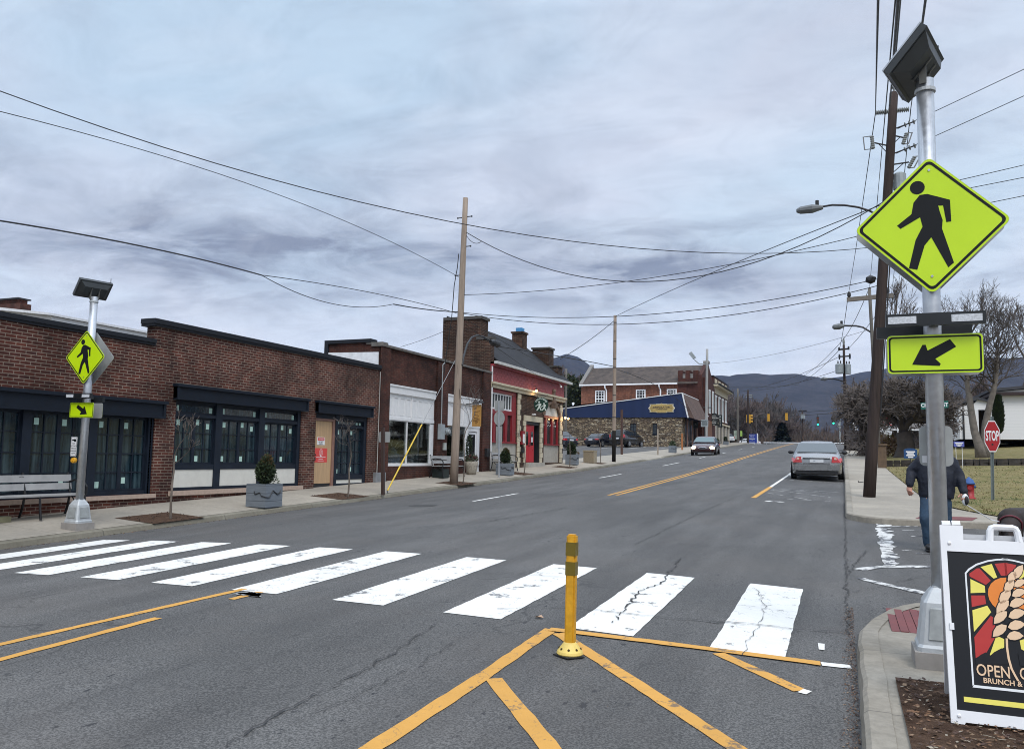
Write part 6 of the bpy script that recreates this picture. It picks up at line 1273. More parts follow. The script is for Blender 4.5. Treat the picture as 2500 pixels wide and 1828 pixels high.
backsign('brown metal post standing in the parking lot before the stone wall',1518,1109,1000,[],M('rusty_post',(.07,.035,.025),.8),.075,True)
backsign('orange marker post at the stone corner left of the oncoming car',1665.5,1098,1058,[],M('orange_post',(.35,.13,.04),.7),.07,True)
# yellow guy guard and guy wire
mid=cast(1001*KD,1067*KD,swl); g=cast(942,1205,swl); tp=dY(1004,795,mid.y)
T=thing('guy_wire','yellow plastic guard on the guy wire slanting up to the tall pole','guy wire',tuple(g)); gp=Vector(g); d=(Vector(tp)-gp); q=None
best=min(range(1,200),key=lambda k:abs(proj(gp+d*(k/400))[1]-1036)); mb=MB(); mb.tube([d*.0,d],.009,5); mb.build('wire',M('wire_grey',(.3,.3,.3),.5,.5),T,False); mb=MB(); mb.tube([d*.02,d*(best/400)],.022,8); mb.build('guard',M('guard_yellow',(.62,.42,.04),.5),T,False); mb=MB(); mb.tube([(0,0,-.05),d*.025],.02,6); mb.build('anchor',DARK,T,False)
# ------------------------------------------------------------------ poles
def woodmat(name,c1,c2,dk):
    q=NT(name); v=q.pos(); n=q.noise(q.mapv(v,(9,9,.7)),1.6,6,.65,.3); c=q.mix(q.rng(n,.32,.68),c1,c2); m=q.noise(q.mapv(v,(14,14,1.4)),1.,3,.5); c=q.mix(q.rng(m,.62,.72,0,.8),c,dk); q.base(c); q.set(.9,0,.2); q.bump(n,.5,.02); return q.m
W_P=woodmat('weathered_pole',(.36,.285,.225),(.23,.185,.15),(.07,.05,.04)); W_D=woodmat('creosote_pole',(.062,.045,.040),(.035,.027,.024),(.012,.010,.009)); W_T=woodmat('tarred_wood',(.012,.011,.010),(.02,.018,.016),(.008,.008,.008))
GLAZE=M('insulator_grey',(.22,.23,.22),.4); TRG=M('transformer_grey',(.30,.33,.34),.5,.2)
def pole(label,foot,top,r0,r1,mat,name='utility_pole',group=None):
    foot=Vector(foot); top=Vector(top); T=thing(name,label,'utility pole',tuple(foot),0,group); d=top-foot; mb=MB(); mb.sm=True; mb.tube([d*(k/8)+(Vector((0,0,-.1)) if k==0 else Vector((0,0,0))) for k in range(9)],[lerp(r0,r1,k/8) for k in range(9)],16); mb.build('shaft',mat,T,False); return T
def sub(T,name,mb,mat,world=True): return mb.build(name,mat,T,world)
mf=cast(1001*KD,1066*KD,swl); mt=dY(1027,437,mf.y); PM=pole('tall pale weathered wooden pole standing on the left kerb beside the shops',mf,mt,.145,.09,W_P)
def onpole(f,t,z): f=Vector(f);t=Vector(t); return f.lerp(t,(z-f.z)/(t.z-f.z))
def zat(x,y,Y): return dY(x,y,Y).z
for s,(x,y) in ((1,(1033,478)),(-1,(1015,481)),(1,(1015,545)),(-1,(1006,608))):
    p=onpole(mf,mt,zat(x,y,mf.y)); mb=MB(); mb.tube([p+Vector((.1*s,0,0)),p+Vector((.24*s,0,0))],.018,6); mb.ball(p+Vector((.27*s,0,0)),.035,1); sub(PM,'eye_bolt',mb,DARK)
f2=cast(1498.5,1127,swl); t2=dY(1357,696,f2.y); PP=pole('thin wooden pole with black tarred foot before the blue banded coffee house',f2,t2,.115,.095,W_P)
mb=MB(); d=t2-f2; mb.sm=True; mb.tube([f2-Vector((0,0,.1)),f2+d*.13,f2+d*.21],[.12,.118,.116],16); sub(PP,'tarred_foot',mb,W_T)
for k in (.30,.45,.64,.70,.82,.95): p=f2+d*k; mb=MB(); mb.lathe([(.117-.02*k,-.03),(.121-.02*k,0),(.117-.02*k,.03)],tuple(p),12); sub(PP,'band',mb,DARK)
f3=cast(1724,1097,swl); t3=dY(1560,770,f3.y); P3=pole('silvery weathered pole with a spotlight behind the oncoming car',f3,t3,.15,.12,M('silver_wood',(.30,.30,.29),.8,var=.25,scale=2,streak=True,world=True))
p=t3+Vector((0,0,-1.6)); mb=MB(); mb.tube([p,p+Vector((-.8,-.2,.1)),p+Vector((-1.25,-.3,.5))],.05,6); mb.obox(p+Vector((-1.45,-.3,.95)),(.8,0,.6),(-.6,0,.8),.34,.75,.3); sub(P3,'spotlight',mb,TRG)
for s in (-1,1): mb=MB(); mb.tube([t3+Vector((0,0,-6.0)),t3+Vector((s*.45,0,-6))],.05,6); sub(P3,'step_bolt',mb,DARK)
wf=castd(1917,1096,swr); wt=dY(1972,205,wf.y); PW=pole('big dark creosoted pole leaning right beside the right pavement',wf,wt,.16,.112,W_D)
pw_f,pw_t=wf,wt
# hardware on the dark pole
def z4p(u,v): return (2100+.18160*u,180+.18160*v)
def wp(u,v,dy=0.): return atY(*z4p(u,v),wf.y+dy)
def insul(T,a,b,n=7,r=.065,core=.03):
    a,b=Vector(a),Vector(b); mb=MB(); d=(b-a); pts=[];rad=[]
    for i in range(n): 
        for t,rr in ((.0,core),(.35,r),(.65,r),(1.,core)): pts.append(a+d*((i+t*.98)/n)); rad.append(rr)
    mb.tube(pts,rad,10); return sub(T,'insulator',mb,GLAZE)
c_=onpole(wf,wt,wp(400,510).z)
insul(PW,c_+Vector((-.09,0,0)),wp(200,530),7,.075); insul(PW,c_+Vector((.09,0,0)),wp(660,480),7,.075)
def post_top(): 
    mb=MB(); mb.lathe([(.03,0),(.03,.12),(.07,.14),(.08,.2),(.04,.26)],tuple(wt),10); sub(PW,'top_insulator',mb,GLAZE)
post_top()
for (u0,v0),(u1,v1) in (((455,740),(740,640)),((440,1075),(755,960))):
    a=onpole(wf,wt,wp(u0,v0).z)+Vector((.1,0,0)); b=wp(u1,v1); mb=MB(); mb.tube([a,b],.02,6); sub(PW,'strain_arm',mb,DARK)
    for t in (.45,.66,.88): p=a.lerp(b,t); q=a.lerp(b,t+.08); mb=MB(); mb.tube([p,p.lerp(q,.3),p.lerp(q,.7),q],[.035,.075,.075,.04],10); sub(PW,'insulator_bell',mb,GLAZE)
for (u0,v0),(u1,v1),(cu0,cv0,cu1,cv1) in (((340,985),(190,930),(155,840,175,1010)),((465,820),(580,860),(625,800,575,950)),((430,1225),(655,1190),(735,1115,650,1270))):
    a=onpole(wf,wt,wp(u0,v0).z); b=wp(u1,v1); mb=MB(); mb.tube([a,b],.022,6); mb.tube([a+Vector((0,0,-.3)),a.lerp(b,.75)],.012,5); sub(PW,'bracket_arm',mb,DARK)
    p,q=wp(cu0,cv0),wp(cu1,cv1); insul(PW,p,q,6,.055,.04); mb=MB(); o=Vector((-.22 if u1<340 else .14,0,0)); mb.tube([p,p+o,q+o,q],.018,6); sub(PW,'fuse_cutout',mb,M('fuse_grey',(.2,.2,.2),.5))
a=wp(530,1450,.1); mb=MB(); mb.lathe([(.12,-.25),(.17,-.22),(.17,.2),(.10,.25)],tuple(a),12); mb.tube([a,onpole(wf,wt,a.z)],.03,6); sub(PW,'small_transformer',mb,TRG)
def z5w(u,v): return (1940+.27837*u,440+.27837*v)
def lamp_arm(T,y,pts,head,dpt=.0,name='street_light',r=.03,sc=1.):
    P=[atY(*z5w(u,v),y) for u,v in pts]; mb=MB(); mb.tube(P,r,8); L=sub(T,name,mb,DARK)
    a,b=atY(*z5w(*head[0]),y),atY(*z5w(*head[1]),y); mb=MB(); mb.tube([a,a.lerp(b,.15),a.lerp(b,.6),b],[.05*sc,.11*sc,.13*sc,.06*sc],10); mb.build('lamp_head',M('lamp_grey',(.15,.16,.165),.5,.3),L); mb=MB(); c=a.lerp(b,.78); mb.lathe([(.05*sc,0),(.05*sc,.14*sc)],tuple(c+Vector((0,0,.08*sc))),10); mb.build('photocell',DARK,L)
lamp_arm(PW,wf.y,[(770,330),(660,270),(560,238),(440,220),(330,218),(245,232)],((15,270),(250,238)))
for p_ in ((700,870),): c=atY(*z5w(*p_),wf.y); mb=MB(); mb.ball(c+Vector((-.1,0,0)),.16,1,.2,(1,1,.8)); sub(PW,'splice_box',mb,DARK)
mb=MB(); p0=onpole(wf,wt,zat(1940,900,wf.y)); mb.tube([onpole(wf,wt,z)+Vector((.16-.0*z,-.08,0)) for z in (wf.z+2.2,wf.z+4,wf.z+6,wf.z+8)],.018,5); sub(PW,'riser_cable',mb,DARK)
mb=MB(); q=wf+(wt-wf)*.035+Vector((-.16,-.05,0)); mb.tube([q,q+Vector((-.13,0,0)),q+Vector((-.13,0,.04))],.012,5); sub(PW,'step_bolt',mb,DARK)
# second pole behind the dark one
Y4=58; f4=Vector((atX(2132,1100,0).x,0,0)); q=atY(*z5w(672,1420),Y4); f4=Vector((q.x+.3,Y4,swr(1,Y4))); t4=atY(*z5w(655,945),Y4); P4=pole('grey pole with one crossarm and street light just behind the dark pole',f4,t4,.13,.10,M('grey_wood',(.13,.12,.105),.9,var=.3,scale=3,streak=True,world=True))
a,b=atY(*z5w(457,1048),Y4),atY(*z5w(868,1010),Y4); mb=MB(); mb.obox((a+b)/2,(b-a).normalized(),ZA,(b-a).length,.28,.22); sub(P4,'crossarm',mb,M('arm_wood',(.17,.15,.13),.9))
for c in (a,b): mb=MB(); mb.lathe([(.05,0),(.12,.1),(.12,.25),(.05,.4)],tuple(c+Vector((.15 if c is a else -.35,0,.14))),8); sub(P4,'pin_insulator',mb,DARK)
lamp_arm(P4,Y4,[(665,1330),(600,1290),(540,1277),(430,1275)],((330,1290),(435,1276)),0,'street_light',.06,1.6)
# third pole with transformers
def z7(u,v): return (1980+.17561*u,820+.17561*v)
Y5=86; t5=atY(*z7(455,125),Y5); f5=atY(*z7(483,1555),Y5); f5.z=prof(Y5)+.12; P5=pole('dark pole with two crossarms and grey transformers on the right pavement',f5,t5,.15,.11,W_D)
for (u0,v0),(u1,v1),hh in (((390,190),(522,178),.25),((395,288),(540,280),.2)):
    a,b=atY(*z7(u0,v0),Y5),atY(*z7(u1,v1),Y5); mb=MB(); mb.obox((a+b)/2,(b-a).normalized(),ZA,(b-a).length,hh*.6,.15); sub(P5,'crossarm',mb,W_T)
    for c in (a,b): mb=MB(); mb.lathe([(.06,-.3 if hh<.25 else 0),(.09,-.1),(.09,.15),(.05,.25)],tuple(c),8); sub(P5,'insulator',mb,DARK)
mb=MB(); mb.lathe([(.08,0),(.12,.3),(.06,.7)],tuple(t5),8); sub(P5,'insulator',mb,GLAZE)
for (u,v,w_) in ((395,455,.40),(515,460,.29)):
    c=atY(*z7(u,v),Y5-.3); mb=MB(); mb.lathe([(w_*.8,-.5),(w_*.95,-.45),(w_*.95,.42),(w_*.7,.5)],tuple(c),16); t_=sub(P5,'transformer',mb,TRG)
    for s in (-.12,.12): mb=MB(); mb.lathe([(.05,.45),(.07,.6),(.04,.8)],tuple(c+Vector((s,0,0))),8); mb.build('bushing',DARK,t_)
P=[atY(*z7(u,v),Y5) for u,v in ((470,640),(380,610),(300,592),(225,592))]; mb=MB(); mb.tube(P,.07,6); l_=sub(P5,'street_light',mb,DARK); mb=MB(); a,b=atY(*z7(132,600),Y5),atY(*z7(230,592),Y5); mb.tube([a,a.lerp(b,.5),b],[.1,.22,.1],8); mb.build('lamp_head',MATS['lamp_grey'],l_)
# far poles
def farpole(label,u,vt,vb,Y,mat,fn=z7,r=.22,zb=None):
    t=atY(*fn(u,vt),Y); b=atY(*fn(u+(4 if fn is z7 else 0),vb),Y); b.z=prof(Y)-.2 if zb is None else zb; return pole(label,b,t,r*1.15,r,mat,'utility_pole'),b,t
P6,b6,t6=farpole('thin dark pole behind the transformer pole on the right pavement',515,1150,1520,110,W_D,r=.13)
P7,b7,t7=farpole('pale metal pole with a T shaped top beyond the green signals',400,1140,1535,150,TRG,r=.11)
a,b=atY(*z7(330,1150),150),atY(*z7(470,1143),150); mb=MB(); mb.tube([a,b],.1,4); sub(P7,'crossarm',mb,DARK); c=atY(*z7(385,1240),149.5); mb=MB(); mb.lathe([(.2,-.35),(.2,.35)],tuple(c),10); sub(P7,'transformer',mb,TRG)
P8,b8,t8=farpole('thin grey pole at the crest left of the blue billboard',1062,-90,940,142,MATS['grey_wood'],s1,r=.15)
P9,b9,t9=farpole('dark pole with small crossarms directly in front of the blue billboard',1250,-62,950,146,W_D,s1,r=.16)
for v_ in (20,60): a,b=atY(*s1(1210,v_+10),146),atY(*s1(1325,v_+15),146); mb=MB(); mb.tube([a,b],.08,4); sub(P9,'crossarm',mb,GLAZE)
P10,b10,t10=farpole('distant pole with a flat crossarm and pale transformers beyond the crest',2252,320,930,190,W_D,s1,r=.17,zb=3.)
a,b=atY(*s1(2180,318),190),atY(*s1(2330,318),190); mb=MB(); mb.tube([a,b],.14,4); sub(P10,'crossarm',mb,DARK)
for u_ in (2243,2278): c=atY(*s1(u_,425),189.5); mb=MB(); mb.lathe([(.26,-.5),(.26,.5)],tuple(c),10); sub(P10,'transformer',mb,TRG)
# pole behind tavern
t=atY(1382.5,900,75); pole('plain grey pole rising behind the right end of the tavern',(t.x,75,2.5),t,.12,.10,MATS['grey_wood'])
# street lamp on the pale pole
LY=mf.y+.0
P=[atY(*zz4(u,v),LY+k) for u,v,k in ((245,545,0),(258,470,.2),(290,360,.8),(330,300,1.4),(380,282,2.0),(430,295,2.8),(490,330,3.6))]
mb=MB(); mb.tube(P,.035,8); l_=sub(PM,'street_light',mb,DARK); a,b=atY(*zz4(495,340),LY+3.6),atY(*zz4(575,365),LY+4.6); mb=MB(); mb.tube([a,a.lerp(b,.3),a.lerp(b,.75),b],[.07,.14,.14,.06],10); mb.build('lamp_head',DARK,l_)
# ------------------------------------------------------------------ wires
WM=M('wire_black',(.012,.012,.013),.6)
def wire(label,a,b,sag=.5,r=.012,n=24,midy=None,group='overhead wires'):
    a,b=Vector(a),Vector(b)
    if midy is not None:
        m=(a+b)/2; lo,hi=-6.,8.
        for _ in range(40):
            s=(lo+hi)/2
            if proj(m-Vector((0,0,s)))[1]<midy*KD: lo=s
            else: hi=s
        sag=s
    r=r*.72; mb=MB(); pts=[a.lerp(b,i/n)-Vector((0,0,4*sag*(i/n)*(1-i/n))) for i in range(n+1)]; mb.tube([p-a for p in pts],r,5); o=mb.build('overhead_wire',WM); o.location=a; tag(o,label,'wire',group); return o
def Pm(x,y,dx=0): p=dY(x,y,mf.y); q=onpole(mf,mt,p.z); return q+Vector((dx,0,0))
def Pw(x,y): return onpole(wf,wt,dY(x,y,wf.y).z)+Vector((-.12,-.05,0))
def Pp(x,y,dx=0): p=dY(x,y,f2.y); q=onpole(f2,t2,p.z); return q+Vector((dx,0,0))
wire('uppermost left wire crossing in front of the pale pole to the dark pole',Pw(1898,548),dX(-300,85,-15.5),.5,.014,midy=505)
wire('thin wire from the left edge to the pale pole at mid height',Pm(1008,611,-.15),dX(-320,172,-15),.5,.012,midy=420)
J=dX(577,607,-13.2)
wire('thick twisted cable from the left edge to the cable joint left of the pale pole',J,dX(-300,445,-13.5),.2,.022,midy=530)
wire('upper cable from the joint to the pale pole',J,Pm(1000,692,-.12),.1,.014,midy=648)
K=dX(800,681,-13); K2=dX(868,671,-12.8)
wire('slack lower cable hanging from the joint left of the pale pole',J,K2,.1,.014,midy=671)
wire('thick cable end meeting the pale pole',K2,Pm(997,689,-.1),.0,.024,midy=683)
wire('slack thick cable sweeping from the pale pole up to the dark pole',Pm(1033,513,.1),Pw(1905,452),1.,.020,midy=621)
wire('short loop of cable on the right side of the pale pole',Pm(1032,520,.1),dY(1062,533,mf.y),.15,.014)
wire('straight wire from the pale pole rising to the dark pole behind the diamond sign',Pm(1030,650,.1),Pw(1888,514),.5,.015,midy=614)
wire('long cable from the pale pole past the thin pole top to the dark pole',Pm(1036,689,.1),Pw(1925,617),.5,.016,midy=694)
wire('lower long cable from the pale pole to the dark pole',Pm(1036,691,.1),Pw(1925,632),.5,.016,midy=713)
wire('wire from the top of the thin pole up to the dark pole',Pp(1360,698),Pw(1905,456),.5,.020,midy=614)
wire('wire from the thin pole down to the tavern roof',Pp(1352,706),dX(1236,792,-15),.2,.025,midy=752)
wire('thick lamp cable from the street lamp to the thin pole',dY(1100,764,LY+4.6),Pp(1352,808,-.1),.2,.03,midy=789)
wire('wire falling from the thin pole across the blue band',Pp(1362,813),dY(1520,905,95),.3,.03,midy=860)
wire('thin wire from the silvery pole to the dark pole',t3+Vector((0,0,-1.5)),dY(1914,728,Y4),.5,.016,midy=783)
wire('thin wire from the pale pole to the tavern frieze',Pm(1040,710,.1),dX(1223,850,-14.1),.1,.012)
wire('service wire from the pale pole to the tavern roof edge',Pm(1038,700,.1),dX(1265,835,-14.05),.1,.012)
wire('thin wire left of the tavern stack',dX(884,765,-15),Pm(996,718,-.12),.05,.010)
mb=MB(); P=[dY(x,y,mf.y-.05) for x,y in ((1012,560),(1009,590),(1002,630),(999,670),(996,705),(990,745),(984,785),(979,830))]; mb.tube(P,.016,6); single(mb,'drop_cable',WM,'black cable hanging down the left side of the pale pole','cable',base=P[-1])
# wires at the right
yb=-8.
def offr(x,y): return castray(x,y)
def far_off(x,y,Yn): return dY(x,y,Yn)
HW=onpole(wf,wt,wp(200,530).z)
LI=wp(205,535); RI=wp(680,480)
def up(px0,py0,px1,py1,anchor): # wire heading towards and over the camera
    d1=ray(px1*KD,py1*KD); k=(1.0-anchor.y+0)/1; t=6.5/d1.y; return CAM+d1*t
for lab,A_,(x1,y1) in (('left phase wire running over the camera',LI,(1938,-30)),('right phase wire running over the camera',RI,(2046,-30)),('middle phase wire from the pole top over the camera',Vector(wt)+Vector((0,0,.25)),(1988,-30))):
    wire(lab,A_,up(0,0,x1,y1,A_),.0,.016)
wire('thick bundled cable beside the pole top over the camera',Vector(wt)+Vector((-.12,-.1,-.4)),up(0,0,1984,-30,wt),.0,.022)
wire('thin neutral wire left of the dark pole over the camera',onpole(wf,wt,zat(1945,430,wf.y))+Vector((-.25,0,0)),up(0,0,1978,-30,wt),.0,.010)
C4a=atY(*z5w(467,1030),Y4); C4b=atY(*z5w(850,990),Y4)
wire('left phase wire down to the crossarm of the second pole',LI,C4a,.2,.018); wire('right phase wire down to the crossarm of the second pole',RI,C4b,.2,.018)
wire('neutral wire from the dark pole to the second pole',onpole(wf,wt,zat(1945,430,wf.y))+Vector((-.25,0,0)),Vector(t4),.1,.014)
wire('left phase wire from the second pole to the transformer pole',C4a,atY(*z7(395,185),Y5),.3,.03); wire('middle wire from the second pole to the transformer pole',Vector(t4),Vector(t5)+Vector((0,0,.6)),.3,.03); wire('right phase wire from the second pole to the transformer pole',C4b,atY(*z7(520,175),Y5),.2,.03)
for lab,A_,(x1,y1),Y_ in (('upper of the wires falling left from the transformer pole',Vector(t5)+Vector((0,0,.6)),(1765,832),142),('middle of the wires falling left from the transformer pole',atY(*z7(395,190),Y5),(1760,845),142),('lower of the wires falling left from the transformer pole',atY(*z7(400,285),Y5),(1655,858),146),('thick cable from the transformers to the far poles',atY(*z7(340,490),Y5),(1640,862),146)):
    wire(lab,A_,dY(x1,y1,Y_),.5,.035)
wire('far wire across the mountain to the arts building',dY(1575,852,125),dY(1765,848,142),.3,.035)
for lab,(x0,y0),(x1,y1) in (('uppermost wire leaving right from the insulators',(2062,250),(2330,112)),('second wire leaving right from the insulators',(2064,304),(2330,172)),('thin wire leaving right behind the diamond sign',(2100,392),(2330,340)),('sagging cable leaving right behind the diamond sign',(2130,406),(2330,370)),('lower cable leaving right below the diamond sign corner',(2180,445),(2330,410))):
    a=dY(x0,y0,wf.y); wire(lab,onpole(wf,wt,min(wt.z,dY(x0-70,y0+33,wf.y).z))+Vector((.15,0,0)),(lambda A,B:A+(B-A)*4.5)(onpole(wf,wt,min(wt.z,dY(x0-70,y0+33,wf.y).z))+Vector((.15,0,0)),dY(x1,y1,wf.y-2)),.12,.013)
wire('low wire behind the bare trees on the right',dY(2135,738,60),dY(2900,800,60),.3,.02)
# signals on their span wire
YS_=158; s0,s1_=dY(1640,921,YS_),dY(1870,905,YS_)
SGY=M('signal_yellow',(.50,.26,.02),.5); GRN=emit('green_lens',(.02,.75,.45),3.0)
wire('lower span wire carrying the traffic signals',dY(1600,925,YS_),dY(1880,908,YS_),.1,.06); wire('upper wire above the traffic signals',dY(1745,910,YS_),dY(1960,895,YS_),.1,.05)
def signal(label,x,y0,y1,kind):
    a=dY(x,y0,YS_); b=dY(x,y1,YS_); h=a.z-b.z; T=thing('traffic_signal',label,'traffic signal',tuple(a),0,'signals on the span wire'); w=.22
    mb=MB(); mb.tube([(0,0,.5),(0,0,0)],.05,5); mb.build('hanger',DARK,T,False)
    if kind!='green':
        mb=MB(); mb.box(-w,w,-.2,.2,-h,0); mb.build('housing',SGY,T,False)
        if kind=='side':
            for k in range(3): mb=MB(); mb.lathe([(.2,0),(.2,.35)],(w,0,-h*(.17+.33*k)),10,'X'); mb.build('visor',SGY,T,False)
            mb=MB(); mb.box(-w-.35,-w,-.15,.2,-h*.95,-.05); mb.build('side_housing',SGY,T,False)
    else:
        mb=MB(); mb.box(-w,w,-.05,.2,-h,0); mb.build('housing',M('signal_dark',(.03,.03,.025),.5),T,False)
        for k,m in enumerate((M('dull_red',(.12,.02,.015),.4),M('dull_amber',(.10,.06,.01),.4),GRN)): mb=MB(); mb.lathe([(.17,-.08),(.17,-.04)],(0,0,-h*(.17+.33*k)),14,'Y'); mb.build('lens',m,T,False)
        mb=MB(); mb.lathe([(.24,-.07),(.24,-.3)],(0,0,-h*.83),12,'Y'); mb.bm.free()
signal('yellow traffic signal with visors seen from the side, next to the dark pole',1653.5,914,933,'side'); signal('plain yellow signal back, middle of the three yellow signals',1695.5,913,929,'back'); signal('plain yellow signal back, right of the three yellow signals',1735,911,927,'back')
signal('green lit traffic signal, left of the two lit ones',1804,919,940,'green'); signal('green lit traffic signal nearest the transformer pole',1838.5,916,937,'green')
# ------------------------------------------------------------------ right hand signs and furniture
HR=M('hydrant_red',(.30,.012,.015),.5,var=.15); HB=M('hydrant_blue',(.02,.08,.26),.5)
f=castd(2139,1100,lawn); h=dY(2139,1052,f.y).z-f.z; k=h/.75; T=thing('fire_hydrant','red fire hydrant with a blue bonnet on the lawn behind the walker','hydrant',tuple(f))
mb=MB(); mb.sm=True; mb.lathe([(.20*k,0),(.20*k,.04*k),(.15*k,.05*k),(.15*k,.47*k),(.17*k,.48*k),(.17*k,.52*k)],(0,0,0),16); mb.build('barrel',HR,T,False)
mb=MB(); mb.sm=True; mb.lathe([(.19*k,.50*k),(.19*k,.56*k),(.16*k,.57*k),(.13*k,.66*k),(.06*k,.70*k),(.03*k,.75*k)],(0,0,0),16); mb.build('bonnet',HB,T,False)
mb=MB(); mb.lathe([(.075*k,-.22*k),(.075*k,0)],(0,0,.38*k),12,'Y'); mb.build('front_cap',HR,T,False)
for s in (-1,1): mb=MB(); mb.lathe([(.05*k,0),(.05*k,s*.2*k)],(0,0,.42*k),10,'X'); mb.build('side_cap',HB,T,False)
f=castd(2190,1103,lawn); fy_=f.y; top=dY(2183,940,fy_); c=atY(2280+.2421*590,840+.2421*928,fy_-.06); hw=(atY(2280+.2421*667,840+.2421*928,fy_-.06)-atY(2280+.2421*510,840+.2421*928,fy_-.06)).x/2; hh=(atY(2420,840+.2421*770,fy_).z-atY(2420,840+.2421*1085,fy_).z)/2
T=thing('stop_sign','red octagonal STOP sign on a galvanised post beside the hydrant','stop sign',tuple(f))
dx=(c.x-f.x); mb=MB(); H=c.z-f.z+hh*1.25; P=lambda z:Vector((dx*z/(c.z-f.z),0,z))
for o in (-.03,.0,.03): mb.hexa([P(0)+Vector((o-.008,-.01 if o else .015,0)),P(0)+Vector((o+.008,-.01 if o else .015,0)),P(0)+Vector((o+.008,.015,0)),P(0)+Vector((o-.008,.015,0))] if o else [P(0)+Vector((-.022,.015,0)),P(0)+Vector((.022,.015,0)),P(0)+Vector((.022,.022,0)),P(0)+Vector((-.022,.022,0))],[P(H)+Vector((o-.008,-.01 if o else .015,0)),P(H)+Vector((o+.008,-.01 if o else .015,0)),P(H)+Vector((o+.008,.015,0)),P(H)+Vector((o-.008,.015,0))] if o else [P(H)+Vector((-.022,.015,0)),P(H)+Vector((.022,.015,0)),P(H)+Vector((.022,.022,0)),P(H)+Vector((-.022,.022,0))])
mb.build('post',M('green_grey_post',(.17,.20,.20),.5,.4),T,False)
def octp(k): return [(dx+hw*k*1.082*math.cos(R(22.5+45*i)),c.z-f.z+hh*k*1.082*math.sin(R(22.5+45*i))) for i in range(8)]
mb=MB(); plate(mb,octp(1),-.03,.004); s_=mb.build('octagon',WPLAS,T,False); mb=MB(); plate(mb,octp(.93),-.032,.0015); mb.build('red_face',M('stop_red',(.36,.01,.014),.4,var=.06),s_,False)
mb=MB(); mb.text('STOP',hh*.88,(dx,-.034,c.z-f.z),XA,ZA,.001,sx=hw/hh*.80,bold=.010); mb.build('lettering',WPLAS,s_,False)
mb=MB(); mb.lathe([(.025,-.036),(.025,-.033)],(dx,0,c.z-f.z-hh*.52),8,'Y'); mb.build('bolt',DARK,s_,False)
# street name sign behind the near pole
yy=21.5; a=atY(*z8(620,808),yy); b=atY(*z8(790,850),yy); g=lawn(3,yy); cx=(a.x+b.x)/2
T=thing('street_name_sign','green street name sign showing C and ST either side of the near steel pole','street sign',(cx,yy,g)); mb=MB(); mb.tube([(0,.03,0),(0,.03,a.z-g+.05)],.03,8); mb.build('post',STEEL,T,False); w=(b.x-a.x)/2; h=(a.z-b.z)/2
mb=MB(); mb.extr([(-w,-.01,b.z-g),(w,-.01,b.z-g+.04),(w,-.01,a.z-g+.04),(-w,-.01,a.z-g)],(0,.012,0)); s_=mb.build('blade',M('street_green',(.01,.12,.09),.5),T,False); mb=MB(); mb.text('CHURCH ST',h*1.45,(0,-.012,(a.z+b.z)/2-g+.02),Vector((1,0,.02)),ZA,.001,sx=w*2/(h*1.45*5.6),bold=.004); mb.build('lettering',WPLAS,s_,False)
# info signs on the lawn
def lawnsign(name,label,tl,br,y,mats,arch=False,legs=2,lines=((.7,.75),(.5,.55),(.65,.35),(.4,.15))):
    a,b=atY(*tl,y),atY(*br,y); cx=(a.x+b.x)/2; g=lawn(cx,y); T=thing(name,label,'sign',(cx,y,g)); w=(b.x-a.x)/2; z0,z1=b.z-g,a.z-g
    pts=[(-w,z0),(w,z0),(w,z1)]+([(w*.5,z1+.12*w*2),(-w*.5,z1+.12*w*2)] if arch else [])+[(-w,z1)]
    mb=MB(); plate(mb,pts,0,.05); mb.build('board',mats[0],T,False); mb=MB(); 
    for ww,zz in lines: mb.box(-w*ww,w*ww,-.008,-.002,lerp(z0,z1,zz)-.02,lerp(z0,z1,zz)+.03)
    mb.build('lettering',mats[1],T,False)
    for s in ((-.6,.6) if legs==2 else (0,)): mb=MB(); mb.box(s*w-.01,s*w+.01,.05,.07,-.2,z1*.98); mb.build('leg',WPLAS if legs==2 else DARK,T,False)
SBU=M('sign_blue',(.012,.06,.17),.5); PUR=M('sign_violet',(.10,.12,.42),.5)
lawnsign('blue_visitor_sign','dark blue arched sign at the left shoulder of the walker',z8(517,1095),z8(600,1150),34,(SBU,WPLAS),True,1)
lawnsign('violet_yard_sign','small violet yard sign on thin legs before the low wall',z8(822,1045),z8(887,1078),44,(PUR,WPLAS),False,2,((.8,.7),(.6,.4),(.3,.15)))
# dark wayfinding sign, banner and lamp post far along the pavement
Y6=98; a,b=atY(*z7(568,1172),Y6),atY(*z7(690,1250),Y6); cx=(a.x+b.x)/2-.3; T=thing('wayfinding_sign','dark wayfinding sign on a black post far along the right pavement','sign',(cx,Y6,prof(Y6)+.12))
mb=MB(); mb.box(a.x-cx,b.x-cx,-.1,.0,b.z-prof(Y6)-.12,a.z-prof(Y6)-.12); bo=mb.build('board',M('board_dark',(.015,.018,.03),.5),T,False); mb=MB()
for k,(w0,w1) in enumerate(((.1,.7),(.1,.25),(.1,.45))): z=lerp(a.z,b.z,.25+.25*k)-prof(Y6)-.12; mb.box(lerp(a.x,b.x,w0)-cx,lerp(a.x,b.x,w1)-cx,-.13,-.11,z-.08,z+.08)
mb.build('lettering',WPLAS,bo,False)
mb=MB(); mb.tube([(0,.1,0),(0,.1,a.z-prof(Y6)-.2)],.12,8); mb.lathe([(.45,0),(.42,.9),(.2,1.3)],(0,.1,0),10); mb.build('post',DARK,T,False)
mb=MB(); a,b=atY(*z7(547,1312),Y6),atY(*z7(592,1440),Y6); mb.box(a.x-cx,b.x-cx,.0,.05,b.z-prof(Y6)-.12,a.z-prof(Y6)-.12); mb.build('pale_banner',M('banner_pale',(.45,.55,.35),.6),T,False)
